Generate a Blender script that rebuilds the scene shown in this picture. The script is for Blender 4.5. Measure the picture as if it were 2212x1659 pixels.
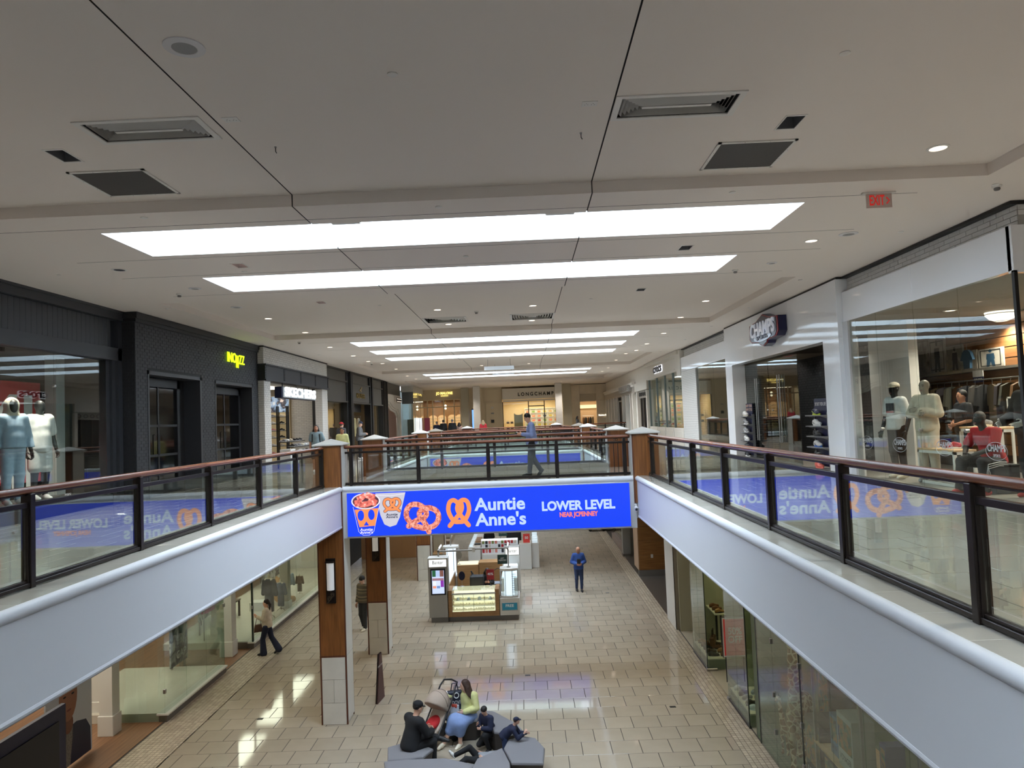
import bpy, math, random
import numpy as np
from mathutils import Vector, Matrix
random.seed(11)
S = bpy.context.scene
COL = S.collection
for o in list(bpy.data.objects):
 bpy.data.objects.remove(o)
# ------------------------------------------------------------------ camera
CF, CYAW, CPIT, CROLL, CH = 1567.0, .0158, .0495, .0398, 1.515
_F = Vector((-math.sin(CYAW) * math.cos(CPIT), math.cos(CYAW) * math.cos(CPIT), math.sin(CPIT)))
_R0 = Vector((math.cos(CYAW), math.sin(CYAW), 0))
_U0 = _R0.cross(_F)
_R = _R0 * math.cos(CROLL) - _U0 * math.sin(CROLL)
_U = _U0 * math.cos(CROLL) + _R0 * math.sin(CROLL)
cd = bpy.data.cameras.new('camera')
cd.sensor_fit = 'HORIZONTAL'
cd.sensor_width = 36
cd.lens = CF / 2212 * 36
cd.clip_start, cd.clip_end = .05, 300
cam = bpy.data.objects.new('camera', cd)
COL.objects.link(cam)
cam.matrix_world = Matrix(((_R.x, _U.x, -_F.x, 0), (_R.y, _U.y, -_F.y, 0), (_R.z, _U.z, -_F.z, CH), (0, 0, 0, 1)))
S.camera = cam
# ------------------------------------------------------------------ world, exposure
w = bpy.data.worlds.new('world')
S.world = w
w.use_nodes = True
w.node_tree.nodes['Background'].inputs[0].default_value = (.62, .78, 1, 1)
w.node_tree.nodes['Background'].inputs[1].default_value = .6
S.view_settings.view_transform = 'Standard'
S.view_settings.look = 'None'
S.view_settings.exposure = 0.6
S.view_settings.gamma = 1
S.view_settings.use_curve_mapping = False
SKY_L = 11.0            # radiance of the skylight glazing (daylight)
DOWN_W = 1.0           # multiplier for the recessed lamps
try:
 S.cycles.max_bounces = 8
 S.cycles.diffuse_bounces = 4
 S.cycles.glossy_bounces = 4
 S.cycles.transmission_bounces = 4
 S.cycles.transparent_max_bounces = 24
 S.cycles.caustics_reflective = False
 S.cycles.caustics_refractive = False
 S.cycles.sample_clamp_indirect = 4.0
except Exception:
 pass
# ------------------------------------------------------------------ helpers: materials
def lin(c):
 out = []
 for v in c[:3]:
  v = v / 255.0
  out.append(v / 12.92 if v <= .04045 else ((v + .055) / 1.055) ** 2.4)
 return (out[0], out[1], out[2], 1)
MATS = {}
def M(name, col=(200, 200, 200), rough=.5, metal=0, emit=None, es=0, noise=None, bump=None, spec=.5, rnd=0, coat=0, alpha=None):
 """Procedural principled material. noise=(scale, amount), bump=(scale, strength), rnd = per-object value shift."""
 if name in MATS:
  return MATS[name]
 m = bpy.data.materials.new(name)
 m.use_nodes = True
 nt = m.node_tree
 b = nt.nodes['Principled BSDF']
 c = lin(col)
 b.inputs['Base Color'].default_value = c
 b.inputs['Roughness'].default_value = rough
 b.inputs['Metallic'].default_value = metal
 b.inputs['Specular IOR Level'].default_value = spec
 if coat:
  b.inputs['Coat Weight'].default_value = coat
  b.inputs['Coat Roughness'].default_value = .05
 if emit is not None:
  b.inputs['Emission Color'].default_value = lin(emit)
  b.inputs['Emission Strength'].default_value = es
 m.diffuse_color = c
 val = None
 if noise or bump:
  tc = nt.nodes.new('ShaderNodeTexCoord')
 if noise:
  n = nt.nodes.new('ShaderNodeTexNoise')
  n.inputs['Scale'].default_value = noise[0]
  n.inputs['Detail'].default_value = 4
  nt.links.new(tc.outputs['Object'], n.inputs['Vector'])
  mr = nt.nodes.new('ShaderNodeMapRange')
  mr.inputs['From Min'].default_value = .25
  mr.inputs['From Max'].default_value = .75
  mr.inputs['To Min'].default_value = 1 - noise[1]
  mr.inputs['To Max'].default_value = 1 + noise[1]
  nt.links.new(n.outputs['Fac'], mr.inputs['Value'])
  val = mr.outputs[0]
 if rnd:
  oi = nt.nodes.new('ShaderNodeObjectInfo')
  at = nt.nodes.new('ShaderNodeAttribute')
  at.attribute_name = 'shade'
  ad = nt.nodes.new('ShaderNodeMath'); ad.operation = 'ADD'
  nt.links.new(oi.outputs['Random'], ad.inputs[0]); nt.links.new(at.outputs['Fac'], ad.inputs[1])
  fr = nt.nodes.new('ShaderNodeMath'); fr.operation = 'FRACT'
  nt.links.new(ad.outputs[0], fr.inputs[0])
  mr2 = nt.nodes.new('ShaderNodeMapRange')
  mr2.inputs['To Min'].default_value = 1 - rnd
  mr2.inputs['To Max'].default_value = 1 + rnd
  nt.links.new(fr.outputs[0], mr2.inputs['Value'])
  if val is None:
   val = mr2.outputs[0]
  else:
   mu = nt.nodes.new('ShaderNodeMath'); mu.operation = 'MULTIPLY'
   nt.links.new(val, mu.inputs[0]); nt.links.new(mr2.outputs[0], mu.inputs[1])
   val = mu.outputs[0]
 if val is not None:
  vm = nt.nodes.new('ShaderNodeVectorMath'); vm.operation = 'SCALE'
  vm.inputs[0].default_value = c[:3]
  nt.links.new(val, vm.inputs['Scale'])
  nt.links.new(vm.outputs[0], b.inputs['Base Color'])
 if bump:
  n2 = nt.nodes.new('ShaderNodeTexNoise')
  n2.inputs['Scale'].default_value = bump[0]
  n2.inputs['Detail'].default_value = 3
  nt.links.new(tc.outputs['Object'], n2.inputs['Vector'])
  bp = nt.nodes.new('ShaderNodeBump')
  bp.inputs['Strength'].default_value = bump[1]
  bp.inputs['Distance'].default_value = .02
  nt.links.new(n2.outputs['Fac'], bp.inputs['Height'])
  nt.links.new(bp.outputs[0], b.inputs['Normal'])
 MATS[name] = m
 return m
def wood(name, c1, c2, axis='Z', scale=6, rough=.4):
 if name in MATS:
  return MATS[name]
 m = M(name, c1, rough)
 nt = m.node_tree; b = nt.nodes['Principled BSDF']
 tc = nt.nodes.new('ShaderNodeTexCoord'); mp = nt.nodes.new('ShaderNodeMapping')
 sc = {'X': (.06, 1, 1), 'Y': (1, .06, 1), 'Z': (1, 1, .06)}[axis]
 mp.inputs['Scale'].default_value = [v * scale for v in sc]
 n = nt.nodes.new('ShaderNodeTexNoise'); n.inputs['Scale'].default_value = 5; n.inputs['Detail'].default_value = 6
 cr = nt.nodes.new('ShaderNodeValToRGB')
 cr.color_ramp.elements[0].position = .3; cr.color_ramp.elements[0].color = lin(c1)
 cr.color_ramp.elements[1].position = .7; cr.color_ramp.elements[1].color = lin(c2)
 nt.links.new(tc.outputs['Object'], mp.inputs[0]); nt.links.new(mp.outputs[0], n.inputs['Vector'])
 nt.links.new(n.outputs['Fac'], cr.inputs[0]); nt.links.new(cr.outputs[0], b.inputs['Base Color'])
 return m
def glass(name, tint=(235, 245, 240), ior=1.5, rough=0.0):
 if name in MATS:
  return MATS[name]
 m = bpy.data.materials.new(name); m.use_nodes = True
 nt = m.node_tree
 nt.nodes.remove(nt.nodes['Principled BSDF'])
 out = nt.nodes['Material Output']
 tr = nt.nodes.new('ShaderNodeBsdfTransparent'); tr.inputs[0].default_value = lin(tint)
 gl = nt.nodes.new('ShaderNodeBsdfGlossy'); gl.inputs['Roughness'].default_value = rough
 gl.inputs['Color'].default_value = (1, 1, 1, 1)
 ge = nt.nodes.new('ShaderNodeNewGeometry')
 dt = nt.nodes.new('ShaderNodeVectorMath'); dt.operation = 'DOT_PRODUCT'
 nt.links.new(ge.outputs['Normal'], dt.inputs[0]); nt.links.new(ge.outputs['Incoming'], dt.inputs[1])
 def mth(op, a, b=None):
  n_ = nt.nodes.new('ShaderNodeMath'); n_.operation = op
  for k_, v_ in ((0, a), (1, b)):
   if v_ is None: continue
   if isinstance(v_, (int, float)): n_.inputs[k_].default_value = v_
   else: nt.links.new(v_, n_.inputs[k_])
  return n_.outputs[0]
 r0 = ((ior - 1) / (ior + 1)) ** 2
 cs = mth('ABSOLUTE', dt.outputs['Value'])
 fr = mth('ADD', mth('MULTIPLY', mth('POWER', mth('SUBTRACT', 1.0, cs), 5.0), 1 - r0), r0)
 mx = nt.nodes.new('ShaderNodeMixShader')
 nt.links.new(fr, mx.inputs[0]); nt.links.new(tr.outputs[0], mx.inputs[1]); nt.links.new(gl.outputs[0], mx.inputs[2])
 nt.links.new(mx.outputs[0], out.inputs['Surface'])
 MATS[name] = m
 return m
def stripes(name, cols, scale, axis='Z', rough=.8):
 """Horizontal stripe bands through object coordinates."""
 if name in MATS:
  return MATS[name]
 m = M(name, cols[0], rough)
 nt = m.node_tree; b = nt.nodes['Principled BSDF']
 tc = nt.nodes.new('ShaderNodeTexCoord'); sp = nt.nodes.new('ShaderNodeSeparateXYZ')
 nt.links.new(tc.outputs['Object'], sp.inputs[0])
 mu = nt.nodes.new('ShaderNodeMath'); mu.operation = 'MULTIPLY'; mu.inputs[1].default_value = scale
 nt.links.new(sp.outputs[axis], mu.inputs[0])
 fr = nt.nodes.new('ShaderNodeMath'); fr.operation = 'FRACT'
 nt.links.new(mu.outputs[0], fr.inputs[0])
 cr = nt.nodes.new('ShaderNodeValToRGB'); cr.color_ramp.interpolation = 'CONSTANT'
 el = cr.color_ramp.elements
 n = len(cols)
 el[0].position = 0; el[0].color = lin(cols[0])
 el[1].position = 1 / n; el[1].color = lin(cols[1])
 for i in range(2, n):
  e = el.new(i / n); e.color = lin(cols[i])
 nt.links.new(fr.outputs[0], cr.inputs[0]); nt.links.new(cr.outputs[0], b.inputs['Base Color'])
 return m
def photo(name, cols, scale=3.0, es=0.0, rough=.5, seed=0):
 """Blotchy printed picture: a voronoi/noise ramp through several colours."""
 if name in MATS:
  return MATS[name]
 m = M(name, cols[0], rough)
 nt = m.node_tree; b = nt.nodes['Principled BSDF']
 tc = nt.nodes.new('ShaderNodeTexCoord')
 mp = nt.nodes.new('ShaderNodeMapping'); mp.inputs['Location'].default_value = (seed * 3.1, seed * 1.7, seed * .9)
 n = nt.nodes.new('ShaderNodeTexNoise'); n.inputs['Scale'].default_value = scale; n.inputs['Detail'].default_value = 2.5
 n.inputs['Distortion'].default_value = .6
 cr = nt.nodes.new('ShaderNodeValToRGB'); cr.color_ramp.interpolation = 'EASE'
 el = cr.color_ramp.elements
 k = len(cols)
 el[0].position = .28; el[0].color = lin(cols[0]); el[1].position = .72; el[1].color = lin(cols[-1])
 for i in range(1, k - 1):
  e = el.new(.28 + .44 * i / (k - 1)); e.color = lin(cols[i])
 nt.links.new(tc.outputs['Object'], mp.inputs[0]); nt.links.new(mp.outputs[0], n.inputs['Vector'])
 nt.links.new(n.outputs['Fac'], cr.inputs[0]); nt.links.new(cr.outputs[0], b.inputs['Base Color'])
 if es:
  nt.links.new(cr.outputs[0], b.inputs['Emission Color']); b.inputs['Emission Strength'].default_value = es
 return m
def lamp_mat(name, col=(255, 255, 255), s=1.0):
 return M(name, (0, 0, 0), .5, emit=col, es=s)
# ------------------------------------------------------------------ helpers: things
def tag(o, label=None, cat=None, group=None, kind=None):
 if label: o['label'] = label
 if cat: o['category'] = cat
 if group: o['group'] = group
 if kind: o['kind'] = kind
 return o
def thing(name, label, cat, loc=(0, 0, 0), rz=0, group=None, rot=None):
 o = bpy.data.objects.new(name, None)
 o.empty_display_size = .1
 COL.objects.link(o)
 o.location = loc
 o.rotation_euler = rot if rot else (0, 0, rz)
 return tag(o, label, cat, group)
def copy_tree(o, loc=None, rz=None, label=None, group=None, parent=None):
 c = o.copy()
 COL.objects.link(c)
 if parent is not None: c.parent = parent
 if loc is not None: c.location = loc
 if rz is not None: c.rotation_euler = (0, 0, rz)
 if label: c['label'] = label
 if group: c['group'] = group
 for ch in [x for x in bpy.data.objects if x.parent == o] if False else o.children:
  copy_tree(ch, parent=c)
 return c
def np_mesh(name, v, f, smooth=True):
 """fast mesh from numpy arrays (quads or tris)"""
 me = bpy.data.meshes.new(name)
 v = np.asarray(v, np.float32); f = np.asarray(f, np.int32)
 me.vertices.add(len(v)); me.vertices.foreach_set('co', v.ravel())
 n, k = f.shape
 me.loops.add(n * k); me.loops.foreach_set('vertex_index', f.ravel())
 me.polygons.add(n)
 me.polygons.foreach_set('loop_start', np.arange(0, n * k, k, dtype=np.int32))
 me.polygons.foreach_set('use_smooth', np.full(n, bool(smooth)))
 me.update(calc_edges=True)
 return me
def link(name, me, mat=None, parent=None, loc=None, rot=None, label=None, cat=None, group=None, kind=None):
 o = bpy.data.objects.new(name, me)
 COL.objects.link(o)
 if mat is not None and len(me.materials) == 0:
  for m in (mat if isinstance(mat, (list, tuple)) else [mat]):
   me.materials.append(m)
 if parent is not None: o.parent = parent
 if loc is not None: o.location = loc
 if rot is not None: o.rotation_euler = rot
 return tag(o, label, cat, group, kind)
class MB:
 def __init__(s):
  s.v = []; s.f = []; s.m = []; s.cur = 0
 def mat(s, i):
  s.cur = i; return s
 def add(s, vs, fs):
  n = len(s.v); s.v += [tuple(p) for p in vs]
  for f in fs:
   s.f.append([n + i for i in f]); s.m.append(s.cur)
  return s
 def box(s, x0, x1, y0, y1, z0, z1):
  if x0 > x1: x0, x1 = x1, x0
  if y0 > y1: y0, y1 = y1, y0
  if z0 > z1: z0, z1 = z1, z0
  return s.add([(x0, y0, z0), (x1, y0, z0), (x1, y1, z0), (x0, y1, z0), (x0, y0, z1), (x1, y0, z1), (x1, y1, z1), (x0, y1, z1)],
     [(3, 2, 1, 0), (4, 5, 6, 7), (0, 1, 5, 4), (1, 2, 6, 5), (2, 3, 7, 6), (3, 0, 4, 7)])
 def cbox(s, x0, x1, y0, y1, z0, z1, b=.01):
  if x0 > x1: x0, x1 = x1, x0
  if y0 > y1: y0, y1 = y1, y0
  if z0 > z1: z0, z1 = z1, z0
  b = min(b, (x1 - x0) * .49, (y1 - y0) * .49, (z1 - z0) * .49)
  def ring(z, i):
   return [(x0 + i, y0 + i + (0), z), (x1 - i, y0 + i, z), (x1 - i, y1 - i, z), (x0 + i, y1 - i, z)]
  def oct_(z):
   return [(x0 + b, y0, z), (x1 - b, y0, z), (x1, y0 + b, z), (x1, y1 - b, z), (x1 - b, y1, z), (x0 + b, y1, z), (x0, y1 - b, z), (x0, y0 + b, z)]
  bot = ring(z0, b); top = ring(z1, b)
  o0 = oct_(z0 + b); o1 = oct_(z1 - b)
  vs = bot + o0 + o1 + top
  fs = [(3, 2, 1, 0), (20, 21, 22, 23)]
  for i in range(8):
   j = (i + 1) % 8
   fs.append((4 + i, 4 + j, 12 + j, 12 + i))
  cmap = [0, 1, 1, 2, 2, 3, 3, 0]
  for i in range(8):
   j = (i + 1) % 8
   a, c = cmap[i], cmap[j]
   if a == c:
    fs.append((a, 4 + j, 4 + i)); fs.append((20 + a, 12 + i, 12 + j))
   else:
    fs.append((a, c, 4 + j, 4 + i)); fs.append((20 + c, 20 + a, 12 + i, 12 + j))
  return s.add(vs, fs)
 def quad(s, *p):
  return s.add(p, [tuple(range(len(p)))])
 def prism(s, pts, plane, a, b):
  n = len(pts)
  def P(p, h):
   return {'xy': (p[0], p[1], h), 'yz': (h, p[0], p[1]), 'xz': (p[0], h, p[1])}[plane]
  vs = [P(p, a) for p in pts] + [P(p, b) for p in pts]
  fs = [tuple(range(n))[::-1], tuple(range(n, 2 * n))]
  for i in range(n):
   j = (i + 1) % n
   fs.append((i, j, n + j, n + i))
  return s.add(vs, fs)
 def tube(s, path, r, n=8, closed=False, caps=True):
  path = [Vector(p) for p in path]
  k = len(path)
  rs = r if isinstance(r, (list, tuple)) else [r] * k
  vs = []; prev = None
  for i, p in enumerate(path):
   if closed:
    t = path[(i + 1) % k] - path[i - 1]
   else:
    t = path[min(i + 1, k - 1)] - path[max(i - 1, 0)]
   t.normalize()
   if prev is None:
    a = Vector((0, 0, 1)) if abs(t.z) < .9 else Vector((1, 0, 0))
    u = t.cross(a).normalized()
   else:
    u = (prev - t * prev.dot(t)).normalized()
   prev = u
   w_ = t.cross(u)
   for j in range(n):
    an = 2 * math.pi * j / n
    vs.append(p + (u * math.cos(an) + w_ * math.sin(an)) * rs[i])
  fs = []
  for i in range(k if closed else k - 1):
   for j in range(n):
    a = i * n + j; b = i * n + (j + 1) % n
    c = ((i + 1) % k) * n + (j + 1) % n; d = ((i + 1) % k) * n + j
    fs.append((a, b, c, d))
  if caps and not closed:
   fs.append(tuple(range(n))[::-1]); fs.append(tuple(range((k - 1) * n, k * n)))
  return s.add(vs, fs)
 def cyl(s, p0, p1, r0, r1=None, n=16):
  return s.tube([p0, p1], [r0, r0 if r1 is None else r1], n)
 def lathe(s, prof, c=(0, 0, 0), n=20):
  vs = []; k = len(prof)
  for r, z in prof:
   for j in range(n):
    a = 2 * math.pi * j / n
    vs.append((c[0] + r * math.cos(a), c[1] + r * math.sin(a), c[2] + z))
  fs = []
  for i in range(k - 1):
   for j in range(n):
    a = i * n + j; b = i * n + (j + 1) % n
    fs.append((a, b, b + n, a + n))
  fs.append(tuple(range(n))[::-1]); fs.append(tuple(range((k - 1) * n, k * n)))
  return s.add(vs, fs)
 def disc(s, c, r, n=24, up=1, ry=None):
  ry = r if ry is None else ry
  vs = [(c[0] + r * math.cos(2 * math.pi * j / n), c[1] + ry * math.sin(2 * math.pi * j / n), c[2]) for j in range(n)]
  return s.add(vs, [tuple(range(n)) if up > 0 else tuple(range(n))[::-1]])
 def xf(s, mtx, start=0):
  s.v = s.v[:start] + [tuple(mtx @ Vector(p)) for p in s.v[start:]]
  return s
 def mesh(s, name, smooth=False, angle=35):
  me = bpy.data.meshes.new(name)
  me.from_pydata(s.v, [], s.f)
  if max(s.m, default=0) > 0:
   me.polygons.foreach_set('material_index', s.m)
  if smooth:
   me.polygons.foreach_set('use_smooth', [True] * len(s.f))
   me.set_sharp_from_angle(angle=math.radians(angle))
  me.update()
  return me
 def build(s, name, mat, parent=None, world=False, smooth=False, loc=None, rot=None, **kw):
  if world and parent is not None:
   l = parent.location
   s.v = [(p[0] - l.x, p[1] - l.y, p[2] - l.z) for p in s.v]
  me = s.mesh(name, smooth)
  return link(name, me, mat, parent, loc, rot, **kw)
def base_box(name, mat, x0, x1, y0, y1, z0, z1, kind='structure', parent=None, **kw):
 """setting box whose origin sits at its own base"""
 cx, cy = (x0 + x1) / 2, (y0 + y1) / 2
 if parent is not None:
  return MB().box(x0, x1, y0, y1, z0, z1).build(name, mat, parent, world=True, **kw)
 return MB().box(x0 - cx, x1 - cx, y0 - cy, y1 - cy, 0, z1 - z0).build(name, mat, loc=(cx, cy, z0), kind=kind, **kw)
def curve_text(s, size, bold=0, ext=.006, align='CENTER', space=1.0, shear=0, lines=1.0):
 cu = bpy.data.curves.new('lettering', 'FONT')
 cu.body = s; cu.size = size; cu.offset = bold; cu.extrude = ext
 cu.align_x = align; cu.align_y = 'CENTER'; cu.space_character = space; cu.shear = shear; cu.space_line = lines
 cu.resolution_u = 4
 ob = bpy.data.objects.new('lettering', cu)
 COL.objects.link(ob)
 dg = bpy.context.evaluated_depsgraph_get()
 me = bpy.data.meshes.new_from_object(ob.evaluated_get(dg))
 bpy.data.objects.remove(ob); bpy.data.curves.remove(cu)
 me.materials.clear()
 return me
def axes(org, right, up):
 r = Vector(right).normalized(); u = Vector(up).normalized(); n = r.cross(u)
 o = Vector(org)
 return Matrix(((r.x, u.x, n.x, o.x), (r.y, u.y, n.y, o.y), (r.z, u.z, n.z, o.z), (0, 0, 0, 1)))
FRONT = ((1, 0, 0), (0, 0, 1))       # faces -y (towards the camera)
EASTW = ((0, 1, 0), (0, 0, 1))       # on the left side, faces +x
WESTW = ((0, -1, 0), (0, 0, 1))      # on the right side, faces -x
def text(s, org, face, size, mat, parent=None, name='lettering', width=None, world=True, **kw):
 me = curve_text(s, size, **kw)
 if width:
  n = len(me.vertices)
  co = np.empty(n * 3, np.float32); me.vertices.foreach_get('co', co); co = co.reshape(-1, 3)
  w0 = co[:, 0].max() - co[:, 0].min()
  co[:, 0] *= width / w0
  me.vertices.foreach_set('co', co.ravel())
 me.transform(axes(org, *face))
 if parent is not None and world:
  me.transform(Matrix.Translation(-parent.location))
 return link(name, me, mat, parent)
# ------------------------------------------------------------------ helpers: soft bodies (signed distance field -> surface net)
def sdf_arrays(prims, vox, level=0.0, cut=None):
 """prims: ('c',a,b,ra,rb,k) tapered capsule, ('e',c,(rx,ry,rz),rot|None,k) ellipsoid, ('b',c,half,round,rot|None,k) box.
 level inflates the result; cut = list of (point, normal) half spaces that are removed (normal side)."""
 lo = np.full(3, 1e9); hi = np.full(3, -1e9)
 bbs = []
 for p in prims:
  if p[0] == 'c':
   a = np.array(p[1], float); b = np.array(p[2], float)
   r = max(p[3], p[4])
   l, h = np.minimum(a, b) - r, np.maximum(a, b) + r
  else:
   c = np.array(p[1], float); e = np.array(p[2], float)
   if p[0] == 'b': e = e + p[3]
   R_ = p[3] if p[0] == 'e' else p[4]
   if R_ is not None:
    e = np.abs(np.array(R_)) @ e
   l, h = c - e, c + e
  bbs.append((l, h)); lo = np.minimum(lo, l); hi = np.maximum(hi, h)
 pad = level + 3 * vox
 lo = lo - pad; hi = hi + pad
 n = np.ceil((hi - lo) / vox).astype(int) + 1
 D = np.full(n, .5, np.float32)
 ax = [lo[i] + np.arange(n[i]) * vox for i in range(3)]
 for p, (l, h) in zip(prims, bbs):
  k = p[-1]
  m = k + level + 3 * vox
  i0 = np.maximum(((l - m - lo) / vox).astype(int), 0); i1 = np.minimum(((h + m - lo) / vox).astype(int) + 2, n)
  X, Y, Z = np.meshgrid(ax[0][i0[0]:i1[0]], ax[1][i0[1]:i1[1]], ax[2][i0[2]:i1[2]], indexing='ij')
  if p[0] == 'c':
   a = np.array(p[1], float); b = np.array(p[2], float); d = b - a
   dd = max(d @ d, 1e-9)
   px, py, pz = X - a[0], Y - a[1], Z - a[2]
   t = np.clip((px * d[0] + py * d[1] + pz * d[2]) / dd, 0, 1)
   q = np.sqrt((px - t * d[0]) ** 2 + (py - t * d[1]) ** 2 + (pz - t * d[2]) ** 2) - (p[3] + t * (p[4] - p[3]))
  else:
   c = p[1]
   px, py, pz = X - c[0], Y - c[1], Z - c[2]
   R_ = p[3] if p[0] == 'e' else p[4]
   if R_ is not None:
    R_ = np.array(R_)
    px, py, pz = (R_[0][0] * px + R_[1][0] * py + R_[2][0] * pz, R_[0][1] * px + R_[1][1] * py + R_[2][1] * pz,
       R_[0][2] * px + R_[1][2] * py + R_[2][2] * pz)
   e = p[2]
   if p[0] == 'e':
    k0 = np.sqrt((px / e[0]) ** 2 + (py / e[1]) ** 2 + (pz / e[2]) ** 2)
    k1 = np.sqrt((px / e[0] ** 2) ** 2 + (py / e[1] ** 2) ** 2 + (pz / e[2] ** 2) ** 2) + 1e-9
    q = k0 * (k0 - 1) / k1
   else:
    ax_, ay_, az_ = np.abs(px) - e[0], np.abs(py) - e[1], np.abs(pz) - e[2]
    q = np.sqrt(np.maximum(ax_, 0) ** 2 + np.maximum(ay_, 0) ** 2 + np.maximum(az_, 0) ** 2) + np.minimum(np.maximum(ax_, np.maximum(ay_, az_)), 0) - p[3]
  sl = (slice(i0[0], i1[0]), slice(i0[1], i1[1]), slice(i0[2], i1[2]))
  cur = D[sl]
  if k > 0:
   hh = np.maximum(k - np.abs(cur - q), 0) / k
   D[sl] = np.minimum(cur, q) - hh * hh * k * .25
  else:
   D[sl] = np.minimum(cur, q)
 D = D - level
 if cut:
  X, Y, Z = np.meshgrid(*ax, indexing='ij')
  for pt, nn in cut:
   D = np.maximum(D, (X - pt[0]) * nn[0] + (Y - pt[1]) * nn[1] + (Z - pt[2]) * nn[2])
 Sg = D < 0
 c = Sg[:-1, :-1, :-1].astype(np.int8)
 tot = np.zeros_like(c)
 for dx in (0, 1):
  for dy in (0, 1):
   for dz in (0, 1):
    tot += Sg[dx:n[0] - 1 + dx, dy:n[1] - 1 + dy, dz:n[2] - 1 + dz]
 act = (tot > 0) & (tot < 8)
 idx = np.argwhere(act)
 if len(idx) == 0:
  return np.zeros((0, 3)), np.zeros((0, 4), int)
 ids = np.full(act.shape, -1, np.int32); ids[act] = np.arange(len(idx))
 acc = np.zeros((len(idx), 3)); cnt = np.zeros(len(idx))
 for axn in range(3):
  for u in (0, 1):
   for v_ in (0, 1):
    o0 = [0, 0, 0]; o = [(axn + 1) % 3, (axn + 2) % 3]
    o0[o[0]] = u; o0[o[1]] = v_
    o1 = list(o0); o1[axn] = 1
    A = D[tuple((idx + o0).T)]; B = D[tuple((idx + o1).T)]
    cr = (A < 0) != (B < 0)
    t = np.where(cr, A / (A - B + 1e-12), 0)
    pos = idx + np.array(o0, float)
    pos[:, axn] += t
    acc[cr] += pos[cr]; cnt[cr] += 1
 V = lo + vox * acc / cnt[:, None]
 faces = []
 for axn in range(3):
  o = [(axn + 1) % 3, (axn + 2) % 3]
  sl0 = [slice(None)] * 3; sl1 = [slice(None)] * 3
  sl0[axn] = slice(0, n[axn] - 1); sl1[axn] = slice(1, n[axn])
  A = Sg[tuple(sl0)]; B = Sg[tuple(sl1)]
  e = np.argwhere(A != B)
  e = e[(e[:, o[0]] > 0) & (e[:, o[1]] > 0) & (e[:, o[0]] < n[o[0]] - 1) & (e[:, o[1]] < n[o[1]] - 1)]
  fl = A[tuple(e.T)]
  q = []
  for du, dv in ((-1, -1), (0, -1), (0, 0), (-1, 0)):
   c_ = e.copy(); c_[:, o[0]] += du; c_[:, o[1]] += dv
   q.append(ids[tuple(c_.T)])
  q = np.stack(q, 1)
  q[~fl] = q[~fl][:, ::-1]
  faces.append(q)
 Fq = np.concatenate(faces)
 return V, Fq[(Fq >= 0).all(1)]
def sdf_obj(name, prims, vox, mat, parent=None, level=0, cut=None, **kw):
 v, f = sdf_arrays(prims, vox, level, cut)
 return link(name, np_mesh(name, v, f), mat, parent, **kw)
def rotm(ax, a):
 return np.array(Matrix.Rotation(a, 3, ax))
# ------------------------------------------------------------------ measured layout (metres; upper floor z = 0, camera at x = y = 0)
ZF, ZC, ZT = -5.26, 4.35, 4.50
EL, ER = -4.30, 2.49          # edges of the atrium opening
RL, RR = -4.73, 2.83          # railing lines
WL, WR = -8.9, 7.0            # shop front lines, upper floor
KH = .12                      # kerb height
PAINT = M('white_paint', (232, 228, 222), .6)
WALLW = M('fascia_white', (226, 226, 230), .45)
DARKM = M('bronze_metal', (44, 36, 32), .35, metal=.6)
STEEL = M('brushed_steel', (170, 168, 165), .3, metal=.9)
BLACK = M('black_paint', (14, 14, 15), .5)
GLASS = glass('clear_glass', (228, 240, 234))
# ================================================================== STRUCTURE
TILE = M('polished_tile', (166, 154, 137), .065, noise=(2.2, .05), rnd=.06, spec=.5)
TILEU = M('polished_tile_upper', (176, 170, 160), .08, noise=(2.0, .05), rnd=.05, spec=.5)
GROUT = M('grout', (66, 60, 54), .85)
MOSA = M('mosaic_tile', (186, 172, 152), .25, rnd=.12)
SOFF = M('soffit_paint', (226, 220, 212), .7)
# ---- ceiling: stepped height field with recessed joints and open skylight wells
SKY = [(-6.2, -4.78), (-3.0, -1.58), (.1, 1.52), (9.95, 11.37), (13.15, 14.60), (24.40, 25.82), (27.50, 28.95), (30.62, 32.08), (41.90, 43.35), (45.05, 46.45)]  # first three are unseen, added behind the camera to brighten the near end
TRAYS = [(1.8, 9.10), (15.60, 22.90), (33.20, 40.20), (47.70, 53.60)]
SX0, SX1 = -5.83, 3.98
TX0, TX1 = -7.85, 5.95
WELL_TOP = 5.3
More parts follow.
